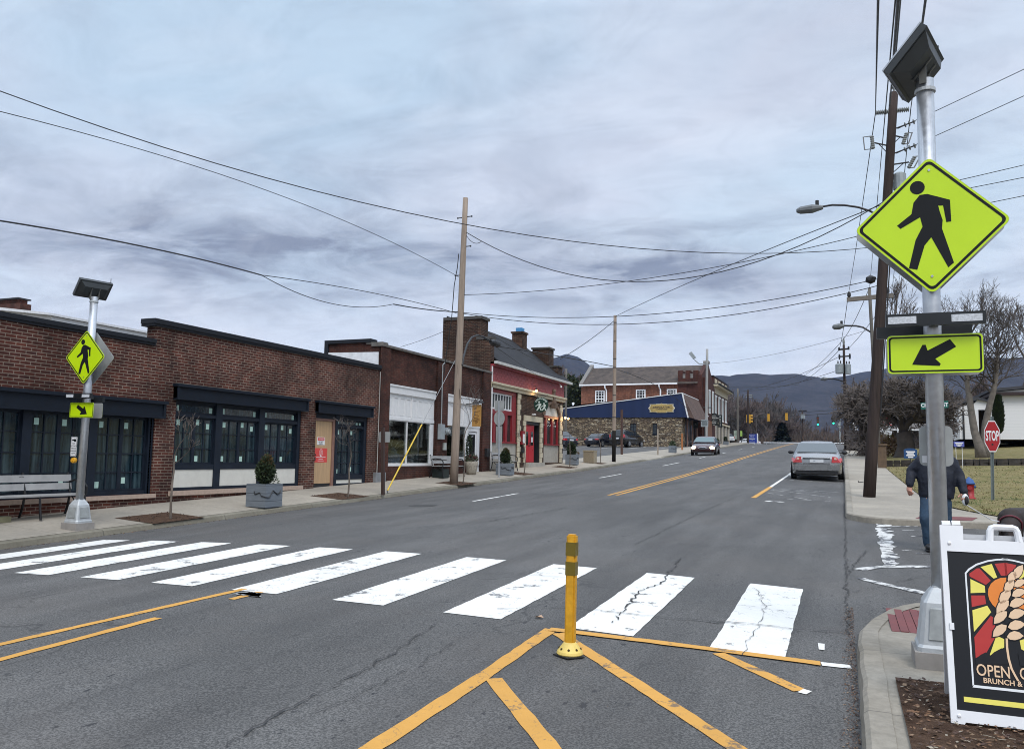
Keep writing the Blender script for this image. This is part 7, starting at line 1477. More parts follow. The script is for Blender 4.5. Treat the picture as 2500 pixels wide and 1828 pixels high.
mb=MB(); a,b=atY(*z7(575,1262),Y6+2),atY(*z7(645,1305),Y6+2); mb.box(a.x,b.x,Y6+2,Y6+2.1,b.z,a.z); mb.tube([(b.x-.1,Y6+2.2,a.z),(b.x-.1,Y6+2.2,prof(Y6))],.08,5); single(mb,'small_white_sign',WPLAS,'small white sign just below the dark wayfinding sign','sign',base=(b.x,Y6+2,prof(Y6)))
mb=MB(); a,b=atY(*z7(685,1165),Y6+4),atY(*z7(718,1220),Y6+4); mb.box(a.x,b.x,Y6+4,Y6+4.1,b.z,a.z); mb.tube([((a.x+b.x)/2,Y6+4.1,a.z),((a.x+b.x)/2,Y6+4.1,prof(Y6))],.08,5); single(mb,'red_sign',M('small_red',(.3,.02,.02),.5),'small red sign behind the dark wayfinding sign','sign',base=(b.x,Y6+4,prof(Y6)))
mb=MB(); a,b=atY(*z7(615,1440),95),atY(*z7(722,1385),95); 
for dz in (0,-.5): mb.tube([a+Vector((0,0,dz)),b+Vector((0,0,dz))],.06,5)
for k in range(8): q=a.lerp(b,k/7); mb.tube([q+Vector((0,0,-1.1)),q],.05,4)
single(mb,'white_railing',WHITED,'white sloping handrail by the wayfinding sign','railing',base=a+Vector((0,0,-1.1)))
# low stone wall on the lawn and its pier
WALLS=M('dark_dry_stone',(.045,.038,.032),.95,var=.45,scale=3,bump=.6,world=True)
a=atY(*z8(410,1118),46.); b=atY(2600,1087,46.); random.seed(4); mb=MB(); x=a.x
while x<b.x+6:
    w=random.uniform(.25,.6); 
    for lv_ in range(2):
        z=lawn(x,46)+lv_*.18; mb.hexa([(x,46+random.uniform(0,.05),z-.03),(x+w-.02,46+random.uniform(0,.05),z-.03),(x+w-.02,46.5,z-.03),(x,46.5,z-.03)],[(x+.02,46+random.uniform(0,.05),z+.16),(x+w-.04,46+random.uniform(0,.05),z+.16+random.uniform(-.03,.02)),(x+w-.04,46.5,z+.16),(x+.02,46.5,z+.16)])
    x+=w
single(mb,'low_stone_wall',WALLS,'low dark dry stone wall running across the lawn','wall',base=(a.x,46,lawn(a.x,46)))
a,b=atY(*z8(357,1070),45),atY(*z8(412,1137),45); mb=MB(); g=lawn(a.x,45); mb.box(a.x,b.x,45,45.8,g-.2,a.z); mb.box(a.x-.05,b.x+.05,44.95,45.85,a.z,a.z+.1); single(mb,'wall_pier',M('brown_pier',(.12,.08,.05),.9,var=.25),'square brown pier at the left end of the low stone wall','pier',base=(a.x,45,g))
mb=MB(); x=1.9
for k in range(8): pass
# raised bank and hedge along the pavement
random.seed(15); 
for lab,x0,y0,n_,mi_ in (('clipped dark green hedge lining the pavement before the handrail',2.6,78,1500,(0,1)),('brown leafless shrubs spilling onto the pavement below the pollarded tree',2.8,66,1400,(2,2,4))):
    T=thing('hedge',lab,'hedge',(x0,y0,prof(y0)+.1)); mb=MB()
    for k in range(5): leafy(mb,(random.uniform(-.3,.6),k*2.0-4,.7),(.8,1.2,.8),n_//5,.22,mi_,.3)
    mb.build('foliage',FOL+[M('twig_brown',(.10,.06,.04),.9)],T,False)
# white church-like building at the right edge
YB=74.; BX=atY(2280+.2421*255,840+.2421*700,YB).x
WB=NT('white_boards'); v=WB.pos(); s_=WB.n('ShaderNodeSeparateXYZ'); WB.l(v,s_.inputs[0]); fr_=WB.math('FRACT',WB.math('MULTIPLY',s_.outputs[2],4.)); WB.base(WB.mix(WB.rng(fr_,0,.12,.35,0),(.74,.74,.74),(.45,.45,.46))); WB.set(.6,0,.3); WB=WB.m
def gz(u,v,Y): return atY(2280+.2421*u,840+.2421*v,Y)
T=thing('white_hall','white boarded hall with dark roof and shaded porch at the right edge','building',(gz(450,700,YB).x,YB,gz(450,895,YB).z-.3))
z0=gz(400,895,YB).z-.5; ez=gz(620,520,YB).z; xR=gz(620,520,YB).x
mb=MB(); mb.box(xR,xR+30,YB,YB+14,z0,ez); mb.build('wall',WB,T)
mb=MB(); mb.hexa([(xR-.4,YB-.5,ez),(xR+31,YB-.5,ez+.0),(xR+31,YB+15,ez),(xR-.4,YB+15,ez)],[(xR-.4,YB-.5,ez+.25),(xR+31,YB-.5,ez+.25),(xR+31,YB+15,ez+.25),(xR-.4,YB+15,ez+.16)]); mb.build('eaves',M('maroon_eaves',(.035,.02,.02),.7),T)
mb=MB(); mb.poly([(xR-.3,YB-.3,ez+.26),(xR+31,YB-.3,ez+3.0),(xR+31,YB-.3,ez+.26)]); mb.build('gable',WHITE,T)
mb=MB(); mb.hexa([(xR-.5,YB-.6,ez+.28),(xR+31,YB-.6,ez+3.2),(xR+31,YB+15,ez+3.2),(xR-.5,YB+15,ez+.28)],[(xR-.5,YB-.6,ez+.5),(xR+31,YB-.6,ez+3.45),(xR+31,YB+15,ez+3.45),(xR-.5,YB+15,ez+.5)]); mb.build('roof',M('hall_roof',(.05,.05,.055),.9,var=.3,scale=2),T)
pa,pb=gz(255,700,YB),gz(545,590,YB); pk=gz(440,562,YB); ph_=gz(395,655,YB)
mb=MB(); mb.poly([(pa.x,YB,z0),(gz(380,700,YB).x,YB,z0),(gz(380,700,YB).x,YB,gz(380,600,YB).z),(pa.x,YB,gz(260,640,YB).z)]); mb.poly([(gz(380,1,YB).x,YB,gz(400,662,YB).z),(xR,YB,gz(400,662,YB).z),(xR,YB,gz(400,600,YB).z),(pk.x,YB,pk.z),(gz(380,1,YB).x,YB,gz(400,600,YB).z)]); mb.poly([(pa.x,YB,z0),(pa.x,YB+10,z0),(pa.x,YB+10,gz(260,640,YB).z),(pa.x,YB,gz(260,640,YB).z)]); mb.build('porch_wall',WB,T)
mb=MB(); mb.hexa([(pa.x-.3,YB-.2,gz(255,615,YB).z),(pk.x,YB-.2,pk.z),(pk.x,YB+10,pk.z),(pa.x-.3,YB+10,gz(255,615,YB).z)],[(pa.x-.3,YB-.2,gz(255,605,YB).z),(pk.x,YB-.2,pk.z+.25),(pk.x,YB+10,pk.z+.25),(pa.x-.3,YB+10,gz(255,605,YB).z)]); mb.hexa([(pk.x,YB-.2,pk.z),(xR,YB-.2,gz(545,600,YB).z),(xR,YB+10,gz(545,600,YB).z),(pk.x,YB+10,pk.z)],[(pk.x,YB-.2,pk.z+.25),(xR,YB-.2,gz(545,590,YB).z),(xR,YB+10,gz(545,590,YB).z),(pk.x,YB+10,pk.z+.16)]); mb.build('porch_roof',MATS['hall_roof'],T)
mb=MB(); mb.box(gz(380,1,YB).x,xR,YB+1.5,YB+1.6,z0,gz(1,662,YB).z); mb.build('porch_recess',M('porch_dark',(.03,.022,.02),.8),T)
mb=MB(); mb.box(gz(485,1,YB).x,gz(515,1,YB).x,YB+1.3,YB+1.45,gz(1,780,YB).z,gz(1,740,YB).z); mb.build('window',DGLASS,T)
for u_ in (386,540): mb=MB(); q=gz(u_,1,YB).x; mb.box(q,q+.25,YB-.05,YB+.1,z0,gz(1,660,YB).z); mb.build('porch_post',WHITE,T)
mb=MB(); q=gz(270,1,YB).x; mb.box(q-.06,q+.06,YB-.1,YB,z0,gz(1,680,YB).z); mb.build('downpipe',DARK,T)
mb=MB(); mb.box(gz(562,1,YB).x,gz(585,1,YB).x,YB-.05,YB-.01,gz(1,770,YB).z,gz(1,690,YB).z); mb.build('narrow_window',FILM,T)
# low grey house with dish behind the pollarded tree
Yh=84; T=thing('grey_house','low house with brown grey roof behind the pollarded tree','house',(t2_:=atY(2040+.1513*820,860+.1513*1250,Yh)).to_tuple()); r0=lambda u,v:atY(2040+.1513*u,860+.1513*v,Yh)
mb=MB(); mb.box(r0(690,1).x-3,r0(960,1).x+8,Yh,Yh+8,r0(1,1380).z-1,r0(1,1255).z); mb.build('wall',M('dark_house_wall',(.06,.05,.05),.8),T)
mb=MB(); x0,x1=r0(600,1).x,r0(960,1).x+8; z0_,z1_=r0(1,1255).z,r0(1,1140).z; mb.hexa([(x0,Yh-.6,z0_),(x1,Yh-.6,z0_),(x1-2,Yh+5,z1_),(x0+2,Yh+5,z1_)],[(x0,Yh-.6,z0_+.2),(x1,Yh-.6,z0_+.2),(x1-2,Yh+5,z1_+.2),(x0+2,Yh+5,z1_+.2)]); mb.build('roof',M('brown_roof',(.10,.085,.075),.9,var=.2,scale=3),T)
mb=MB(); mb.box(x0,x1,Yh-.68,Yh-.6,z0_-.05,z0_+.1); mb.build('gutter',WHITED,T)
c=r0(715,1290); mb=MB(); mb.lathe([(.05,.25),(.7,.1),(.95,-.15),(.9,-.12),(.6,.05)],(c.x,Yh-2,c.z),16,'Y'); mb.tube([(c.x,Yh-2,c.z),(c.x,Yh-1.8,lawn(c.x,Yh))],.06,5); single(mb,'satellite_dish',WHITED,'white satellite dish in front of the low grey house','satellite dish',base=(c.x,Yh-2,lawn(c.x,Yh)))
# flag on a white staff
a=r0(940,1290); b=r0(940,1075); T=thing('flag','striped red and white flag with blue corner on a white staff below the pollarded tree','flag',(a.x,Yh-6,a.z-1)); k=(Yh-6)/Yh; a=atY(2040+.1513*940,860+.1513*1290,Yh-6); b=atY(2040+.1513*940,860+.1513*1015,Yh-6)
mb=MB(); mb.tube([(0,0,0),(0,0,b.z-a.z+1.2)],.05,6); mb.build('staff',WHITE,T,False)
c0=atY(2040+.1513*870,860+.1513*1040,Yh-6); mats=[M('flag_red',(.4,.03,.04),.7),WPLAS,M('flag_blue',(.03,.04,.18),.7)]; mb=MB(); W_=1.35;H_=.95
for i in range(13):
    for j in range(12):
        f0=lambda x,z:(-W_*x if True else 0,.10*math.sin(x*9),b.z-a.z+1.1-z*H_-.35*x*x*0-.25*math.sin(x*3))
        mb.mi=2 if (j<5 and i<7) else i%2; mb.poly([f0(j/12,i/13),f0((j+1)/12,i/13),f0((j+1)/12,(i+1)/13),f0(j/12,(i+1)/13)])
mb.build('cloth',mats,T,False)
# ------------------------------------------------------------------ cars
def paint(name,col,rough=.3,metal=.5): return M(name,col,rough,metal,var=.04,scale=2,coat=.9)
CGL=glassmat('car_glass',(.02,.025,.028),.06); CGP=glassmat('pale_car_glass',(.10,.16,.17),.10); TYRE=M('tyre_rubber',(.015,.015,.016),.85); RIM=M('alloy_rim',(.42,.43,.45),.3,.8); PLT=M('plate_white',(.60,.62,.64),.5); TAIL=M('tail_red',(.45,.01,.015),.15,coat=1,var=.1,scale=12); HEAD=emit('headlight_glow',(1,.70,.42),7); CHR=M('chrome',(.6,.6,.62),.12,1.); BLKP=M('black_trim',(.012,.012,.014),.5)
def car(name,label,loc,rz,paintm,L=4.75,Wd=1.86,H=1.46,kind='sedan',lights=None,glass=CGL,pitch=0.,rimm=RIM):
    T=thing(name,label,'car',loc); T.rotation_euler=(pitch,0,rz); w=Wd/2; k=H/1.46
    if kind=='sedan': st=[(-.5,.42,.78,.74),(-.485,.26,.90,.86),(-.44,.2,.97,.94),(-.36,.2,1.0,.97),(-.2,.2,1.0,.98),(0,.2,.97,1.),(.16,.2,.95,.99),(.26,.2,.92,.98),(.38,.2,.84,.95),(.45,.22,.76,.88),(.485,.28,.66,.78),(.5,.36,.56,.62)]
    else: st=[(-.5,.40,.95,.90),(-.49,.28,1.02,.95),(-.45,.22,1.05,.97),(-.3,.22,1.05,.99),(0,.22,1.03,1.),(.18,.22,1.02,.99),(.28,.22,.99,.98),(.40,.24,.90,.95),(.46,.26,.82,.88),(.5,.36,.66,.72)]
    mb=MB(); mb.sm=True; prev=None
    for t,zb,zt,ww in st:
        y=t*L; W_=w*ww; zb*=k; zt*=k; mid=(zb+zt)/2
        ring_=[(0,zb),(W_*.80,zb),(W_*.97,zb+.07),(W_*1.0,mid-.03),(W_*1.0,mid+.06),(W_*.965,zt-.09),(W_*.90,zt-.02),(W_*.70,zt+.015),(W_*.35,zt+.03),(0,zt+.035)]
        ring_=ring_+[(-x,z) for x,z in ring_[-2:0:-1]]
        row=[mb.bm.verts.new((x,y,z)) for x,z in ring_]
        if prev:
            for i in range(len(row)): mb._f([prev[i],prev[(i+1)%len(row)],row[(i+1)%len(row)],row[i]])
        else: mb._f(row)
        prev=row
    mb._f(prev[::-1]); body=mb.build('body',paintm,T,False)
    # cabin
    if kind=='sedan': cb=[(-.37,.98,.90,.98),(-.22,1.40,.70,.965),(-.10,1.455,.68,.97),(.04,1.45,.68,.97),(.12,1.38,.70,.96),(.26,.93,.86,.90)]
    else: cb=[(-.495,1.0,.90,1.0),(-.44,1.44,.74,1.0),(-.36,1.47,.74,1.0),(.02,1.46,.74,1.0),(.12,1.38,.75,1.),(.27,1.0,.88,.98)]
    mb=MB(); mb.sm=True; prev=None; rows=[]
    for t,zr_,wt_,wb in cb:
        y=t*L; zbel=1.0*k-.05 if kind=='sedan' else 1.03*k-.05; zr_*=k; zr_=max(zr_,zbel+.02); a=(w*.90,zbel); f_=(zr_-zbel)/(1.46*k-zbel); b=(lerp(w*.90,w*.70,min(1,f_)),zr_-.06*f_); c_=(b[0]*.82,zr_)
        rows.append((y,a,b,c_)); rr=[(a[0],a[1]),b,c_,(0,zr_+.015),(-c_[0],c_[1]),(-b[0],b[1]),(-a[0],a[1])]
        row=[mb.bm.verts.new((x,y,z)) for x,z in rr]
        if prev:
            for i in range(6): mb._f([prev[i],prev[i+1],row[i+1],row[i]])
        prev=row
    mb.build('cabin',paintm,T,False)
    def pane(name,q,out,m=glass): mb=MB(); mb.extr([Vector(p)+Vector(out)*.012 for p in q],Vector(out)*.006); return mb.build(name,m,T,False)
    def P(i,s,u,top): # point on side i
        y,a,b,c_=rows[i]; q=a if not top else b; return Vector((s*q[0],y,q[1]))
    # windscreen & rear window between rows 0-1 and last two
    def endpane(name,i0,i1,t0,t1,dirn):
        y0,a0,b0,c0=rows[i0]; y1,a1,b1,c1=rows[i1]
        def at(t): y=lerp(y0,y1,t); z=lerp(c0[1],c1[1],t)+.012; x=lerp(c0[0],c1[0],t)*1.12; return x,y,z
        xa,ya,za=at(t0); xb,yb_,zb_=at(t1); q=[(-xa,ya,za),(xa,ya,za),(xb,yb_,zb_),(-xb,yb_,zb_)]; n=(Vector(q[1])-Vector(q[0])).cross(Vector(q[3])-Vector(q[0])).normalized()
        if n.z<0: n=-n
        pane(name,q,n)
    endpane('rear_window',0,1,.12,.93,-1); endpane('windscreen',5,4,.1,.95,1)
    for s in (-1,1):
        for i0,i1,u0,u1 in ((1,2,.0,.95),(2,3,.0,.9),(3,4,.05,.9),(0,1,.35,.92),(4,5,.0,.55)):
            y0,a0,b0,_=rows[i0]; y1,a1,b1,_=rows[i1]
            def sp(u,v):
                y=lerp(y0,y1,u); ax=lerp(a0[0],a1[0],u); az=lerp(a0[1],a1[1],u); bx=lerp(b0[0],b1[0],u); bz=lerp(b0[1],b1[1],u); return Vector((s*lerp(ax,bx,v),y,lerp(az,bz,v)))
            q=[sp(u0,.14),sp(u1,.14),sp(u1,.88),sp(u0,.88)]
            if min((q[3]-q[0]).length,(q[2]-q[1]).length)<.01: continue
            pane('side_window',q,(s,0,.35))
    R_=.335*k if kind=='sedan' else .36
    for s in (-1,1):
        for y in (-.285*L,.30*L):
            mb=MB(); mb.lathe([(R_*1.13,0),(R_*1.13,.012)],(s*(w-.001),y,R_*1.0),24,'X'); mb.build('wheel_arch',BLKP,T,False)
            mb=MB(); mb.sm=True; mb.lathe([(R_*.6,-.20),(R_*.97,-.20),(R_,-.16),(R_,-.04),(R_*.96,0),(R_*.68,.0)] if s>0 else [(R_*.6,.20),(R_*.97,.20),(R_,.16),(R_,.04),(R_*.96,0),(R_*.68,0)],(s*(w+.018),y,R_),24,'X'); wh=mb.build('wheel',TYRE,T,False)
            mb=MB(); mb.lathe([(R_*.66,0),(R_*.66,.012),(R_*.2,.02)] if s>0 else [(R_*.66,0),(R_*.66,-.012),(R_*.2,-.02)],(s*(w+.018),y,R_),10,'X'); mb.build('rim',rimm,wh,False)
        mb=MB(); mb.ball((s*(w+.10),.17*L,1.0*k),.12,2,0,(1,.5,.65)); mb.box(s*(w-.10),s*(w+.06),.17*L-.02,.17*L+.02,.96*k,1.0*k); mb.build('wing_mirror',BLKP,T,False)
    yb=-.5*L; yf=.5*L
    # rear end
    def outb(t): return 0
    mb=MB(); mb.box(-w*.80,w*.80,yb-.045,yb+.12,.27*k,.36*k); mb.build('rear_valance',BLKP,T,False)
    mb=MB(); mb.hexa([(-w*.86,yb-.06,.38*k),(w*.86,yb-.06,.38*k),(w*.93,yb+.3,.38*k),(-w*.93,yb+.3,.38*k)],[(-w*.86,yb-.07,.60*k),(w*.86,yb-.07,.60*k),(w*.93,yb+.3,.60*k),(-w*.93,yb+.3,.60*k)]); bmesh.ops.bevel(mb.bm,geom=mb.bm.edges[:],offset=.03,segments=2,affect='EDGES'); mb.build('rear_bumper',paintm,T,False)
    mb=MB(); mb.box(-w*.7,w*.7,yb-.075,yb-.05,.385*k,.405*k); mb.build('bumper_trim',CHR if lights=='rear' else BLKP,T,False)
    mb=MB(); mb.box(-w*.26,w*.26,yb-.035,yb+.05,.68*k,.80*k); pl=mb.build('rear_plate',PLT,T,False)
    if lights=='rear': mb=MB(); mb.text('NC',.06,(-.08,yb-.04,.74*k),XA,ZA,.001); mb.build('plate_lettering',M('plate_ink',(.05,.08,.2),.5),pl,False); mb=MB(); mb.box(-w*.52,w*.52,yb-.025,yb+.05,.82*k,.85*k); mb.build('boot_strip',BLKP,T,False); mb=MB(); mb.box(-w*.5,w*.5,yb-.03,yb+.06,.605*k,.665*k); mb.build('boot_lip',M('grey_insert',(.12,.12,.125),.5),T,False)
    for s in (-1,1):
        mb=MB()
        if kind=='sedan': mb.hexa([(s*w*.56,yb-.03,.68*k),(s*w*.90,yb+.0,.68*k),(s*w*.97,yb+.34,.70*k),(s*w*.6,yb+.3,.7*k)],[(s*w*.58,yb-.02,.90*k),(s*w*.70,yb-.01,.90*k),(s*w*.965,yb+.34,.84*k),(s*w*.6,yb+.3,.9*k)]) if lights=='rear' else mb.hexa([(s*w*.58,yb-.03,.72*k),(s*w*.90,yb+.02,.72*k),(s*w*.965,yb+.3,.74*k),(s*w*.6,yb+.3,.74*k)],[(s*w*.6,yb-.02,.84*k),(s*w*.84,yb+.02,.86*k),(s*w*.955,yb+.3,.84*k),(s*w*.6,yb+.3,.86*k)])
        else: mb.hexa([(s*w*.74,yb-.03,.78*k),(s*w*.92,yb+.02,.78*k),(s*w*.97,yb+.16,.8*k),(s*w*.7,yb+.1,.8*k)],[(s*w*.76,yb-.0,1.08*k),(s*w*.90,yb+.02,1.08*k),(s*w*.93,yb+.16,1.06*k),(s*w*.7,yb+.1,1.06*k)])
        mb.build('tail_light',TAIL,T,False)
        if lights=='rear': mb=MB(); mb.hexa([(s*w*.66,yb-.034,.79*k),(s*w*.76,yb-.028,.79*k),(s*w*.76,yb+.1,.8*k),(s*w*.66,yb+.1,.8*k)],[(s*w*.655,yb-.03,.86*k),(s*w*.73,yb-.022,.87*k),(s*w*.73,yb+.1,.87*k),(s*w*.66,yb+.1,.87*k)]); mb.build('indicator_lens',M('clear_orange',(.7,.45,.35),.2),T,False)
        mb=MB(); mb.ball((s*w*.70,yf-.15,.60*k),.17,2,0,(1.3,1,.78)); mb.build('headlight',HEAD if lights=='front' else LENS,T,False)
    if kind=='sedan' or True:
        mb=MB(); mb.sm=True; ov=[(w*.36*math.cos(t)*(1 if abs(math.cos(t))<.8 else 1),.58*k+.10*math.sin(t)) for t in [q_/24*6.283 for q_ in range(24)]]; plate(mb,ov,yf-.035,.07); mb.build('grille',CHR if lights=='front' else BLKP,T,False)
        if lights=='front':
            mb=MB(); plate(mb,[(x*.88,.58*k+(z-.58*k)*.75) for x,z in ov],yf+.036,.006); mb.build('grille_insert',M('grille_grey',(.10,.10,.11),.4,.6),T,False)
        mb=MB(); mb.box(-w*.66,w*.66,yf-.22,yf-.035,.22*k,.36*k); mb.build('front_bumper_dark',BLKP,T,False)
    return T
SIL=paint('silver_paint',(.27,.275,.28),.28,.55)
cy_=34.6; c=castd(1801,1060); car('parked_car','silver sedan parked at the right kerb with red tail lights showing',(-1.02,33.3+2.4,road(-1.,35.7)),R(1.0),SIL,4.78,1.86*1.03,1.50,'sedan','rear',glassmat('rear_glass_grey',(.10,.12,.13),.12),pitch=R(1.7))
MAR=paint('dark_maroon_paint',(.045,.014,.014),.22,.3)
c=cast(1706,1110.5); car('oncoming_car','dark maroon sedan driving towards the camera with glowing headlights',(-10.35,66.6,road(-10.3,66)),R(180+3.5),MAR,4.95,1.95,1.50,'sedan','front',CGP,pitch=R(-2))
NVP=paint('black_navy_paint',(.008,.010,.018),.2,.3)
def lot(x,y): return prof(y)+.15
car('parked_car','black sedan parked facing the stone wall left of the black minivan',(-24.9,86.8,lot(0,86.5)),R(-14),NVP,4.7,1.85,1.48,'sedan','-',CGL)
car('parked_minivan','black minivan parked nose to the stone wall beside the black sedan',(-21.9,86.6,lot(0,86.3)),R(-13),paint('black_paint',(.006,.006,.007),.2,.2),5.0,1.98,1.80,'suv','-',CGL)
car('parked_car','dark car whose sloping glass just shows past the tavern corner',(-25.2,72.0,lot(0,72)),R(60),NVP,4.7,1.85,1.75,'sedan','-',CGL)
f=cast(1795,1083,swl); car('parked_truck','white pickup parked by the blue grey planter at the crest',(-20.2,146,prof(146)+.1),R(60),paint('white_car_paint',(.6,.6,.6),.3,.0),5.0,1.9,1.5,'suv','-',CGL); car('parked_car','small white car low behind the crest under the billboard',(-16.2,152,prof(152)-.5),R(80),MATS['white_car_paint'],4.6,1.8,1.45,'sedan','-',CGL)
# ------------------------------------------------------------------ walker and dog
def skin(name,verts,edges,radii,mat,parent,root=0,sub_=2,smooth=True):
    me=bpy.data.meshes.new(name); me.from_pydata([tuple(v) for v in verts],edges,[]); o=bpy.data.objects.new(name,me); COL.objects.link(o); o.parent=parent; ORG[o.name]=ORG[parent.name]; me.materials.append(mat)
    sm=o.modifiers.new('skin','SKIN'); 
    if not me.skin_vertices: 
        pass
    for i,r in enumerate(radii): me.skin_vertices[0].data[i].radius=(r if isinstance(r,tuple) else (r,r)); me.skin_vertices[0].data[i].use_root=(i==root)
    sm.use_smooth_shade=smooth; s2=o.modifiers.new('sub','SUBSURF'); s2.levels=sub_; s2.render_levels=sub_
    return o
SKINM=M('skin',(.50,.25,.18),.55,var=.08,scale=20); JKT=M('navy_jacket',(.006,.009,.020),.75,var=.35,scale=7,bump=.5); JEAN=M('blue_jeans',(.022,.048,.085),.85,var=.35,scale=9,bump=.4); SHOE=M('black_shoe',(.012,.012,.013),.6)
mf_=cast(2269,1342,side); s8y=mf_.y
MX,MY,MZ=atY(*z8(700,1640),mf_.y).x,mf_.y,side(0,mf_.y)
WK=thing('person','person in navy jacket and blue jeans walking a dog, head hidden behind the grey plate','person',(MX,MY,MZ))
def lm(u,v,dy=0.): p=atY(*z8(u,v),MY+dy); return Vector((p.x-MX,dy,p.z-MZ))
foot_l=lm(700,1690,-.12); foot_l.z=.07
hipL=Vector((-.10,0,.92)); hipR=Vector((.11,0,.92))
shl=lm(585,1130,.0); shr=lm(835,1150,0); elb_l=lm(563,1222,.03); wr_l=lm(552,1312,-.08); elb_r=lm(856,1255,.0); wr_r=lm(882,1355,-.12)
neck=Vector(((shl.x+shr.x)/2,.0,1.47)); cxm=neck.x
hipL.x+=cxm-.02; hipR.x+=cxm-.02
kL=lm(650,1520,-.16); kL.z=.50; aL=lm(664,1660,-.1); aL.z=.09; kR=Vector((hipR.x+.04,.02,.50)); aR=Vector((hipR.x+.02,.22,.12))
aL.x=lm(664,1640).x; 
# one continuous body: pelvis, spine, neck, head, arms, legs
V=[Vector((cxm,0,.98)),Vector((cxm,0,1.20)),Vector((cxm,0,1.40)),Vector((cxm,-.01,1.50)),Vector((cxm,-.03,1.60)),Vector((cxm,-.03,1.71)),shl*1.0,elb_l,wr_l,shr,elb_r,wr_r,hipL,kL,aL,hipR,kR,aR,aL+Vector((0,-.16,-.04)),aR+Vector((.02,-.16,-.05))]
V[6]=Vector((shl.x+.075,0,1.40)); V[9]=Vector((shr.x-.075,0,1.40))
E_=[(0,1),(1,2),(2,3),(3,4),(4,5),(2,6),(6,7),(7,8),(2,9),(9,10),(10,11),(0,12),(12,13),(13,14),(0,15),(15,16),(16,17),(14,18),(17,19)]
Rr=[.13,.13,.10,.055,.085,.08,.045,.04,.032,.045,.04,.032,.09,.06,.045,.09,.06,.045,.035,.035]
bd=skin('body',V,E_,Rr,SKINM,WK)
def blobs(mb,pts):
    for a,ra,b,rb in pts:
        a,b=Vector(a),Vector(b); n=max(2,int((b-a).length/.03))
        mb.tube([a.lerp(b,k/n) for k in range(n+1)],[lerp(ra,rb,k/n) for k in range(n+1)],14); mb.ball(tuple(a),ra,2); mb.ball(tuple(b),rb,2)
def fuse(o,vox,it=6):
    m=o.modifiers.new('remesh','REMESH'); m.mode='VOXEL'; m.voxel_size=vox; m.use_smooth_shade=True; m=o.modifiers.new('smooth','SMOOTH'); m.factor=.5; m.iterations=it
# clothing: cloth shells fused into one surface each, with folds
FT=bpy.data.textures.new('folds','CLOUDS'); FT.noise_scale=.16; FT.noise_depth=3
def folds(o,k):
    m=o.modifiers.new('folds','DISPLACE'); m.texture=FT; m.strength=k; m.mid_level=.5
def rings(mb,rs,n=22):
    prev=None
    for x,y,z,w,d in rs:
        row=[mb.bm.verts.new((x+w*math.copysign(abs(math.cos(t))**.8,math.cos(t)),y+d*math.copysign(abs(math.sin(t))**.8,math.sin(t)),z)) for t in [k/n*6.2832 for k in range(n)]]
        if prev:
            for k in range(n): mb._f([prev[k],prev[(k+1)%n],row[(k+1)%n],row[k]])
        else: mb._f(row[::-1])
        prev=row
    mb._f(prev)
mb=MB(); rings(mb,[(cxm,0,.80,.235,.165),(cxm,0,.86,.25,.175),(cxm,0,1.02,.265,.185),(cxm,0,1.2,.27,.18),(cxm,0,1.33,.262,.16),(cxm,0,1.41,.22,.135),(cxm,0,1.46,.15,.11),(cxm,-.01,1.52,.085,.085),(cxm,-.01,1.56,.078,.08)])
for sh,el,wr in ((V[6],elb_l,wr_l),(V[9],elb_r,wr_r)):
    s0=sh+Vector((0,0,-.03)); e=wr.lerp(el,.06); blobs(mb,[(s0.lerp(Vector((cxm,0,1.38)),.35),.105,s0,.098),(s0,.098,el,.082),(el,.082,e,.060)])
jk=mb.build('jacket',JKT,bd,False); fuse(jk,.016,3); folds(jk,.045)
mb=MB(); mb.tube([(cxm,-.195,z) for z in (.84,1.0,1.2,1.38)],.007,5); mb.build('zip',DARK,jk,False)
mb=MB(); rings(mb,[(cxm,0,.72,.17,.13),(cxm,0,.84,.185,.14),(cxm,0,.95,.18,.14)])
for hpp,kn,an in ((hipL,kL,aL),(hipR,kR,aR)): blobs(mb,[(hpp+Vector((0,0,-.06)),.112,kn,.085),(kn,.085,an+Vector((0,.01,.02)),.072)])
jn=mb.build('jeans',JEAN,bd,False); fuse(jn,.015,3); folds(jn,.035)
for a_ in (aL,aR):
    mb=MB(); mb.sm=True; mb.ball((a_.x,a_.y-.09,a_.z-.03),.075,2,0,(.75,2.0,.75)); mb.box(a_.x-.05,a_.x+.05,a_.y-.22,a_.y+.06,a_.z-.085,a_.z-.065); mb.build('shoe',SHOE,bd,False)
HC=Vector((cxm,-.03,1.665))
mb=MB(); mb.sm=True; mb.ball((HC.x,HC.y+.012,HC.z+.035),.102,3,.03,(.92,1.06,.90)); hr=mb.build('hair',M('grey_brown_hair',(.10,.08,.065),.9,var=.4,scale=40,bump=.6),bd,False)
mb=MB(); mb.sm=True; mb.ball((HC.x,HC.y-.035,HC.z-.045),.082,3,0,(.92,.85,1.12)); mb.ball((HC.x,HC.y-.112,HC.z-.045),.017,2,0,(.8,1,1.5)); fc=mb.build('face',SKINM,bd,False)
for s_ in (-1,1):
    mb=MB(); mb.ball((HC.x+s_*.032,HC.y-.098,HC.z-.012),.010,1); mb.build('eye',SHOE,bd,False); mb=MB(); mb.ball((HC.x+s_*.088,HC.y,HC.z-.035),.026,2,0,(.4,.7,1.2)); mb.build('ear',SKINM,bd,False)
mb=MB(); mb.ball((HC.x,HC.y-.100,HC.z-.088),.022,2,0,(1,.35,.28)); mb.build('mouth',M('lips',(.32,.12,.10),.5),bd,False)
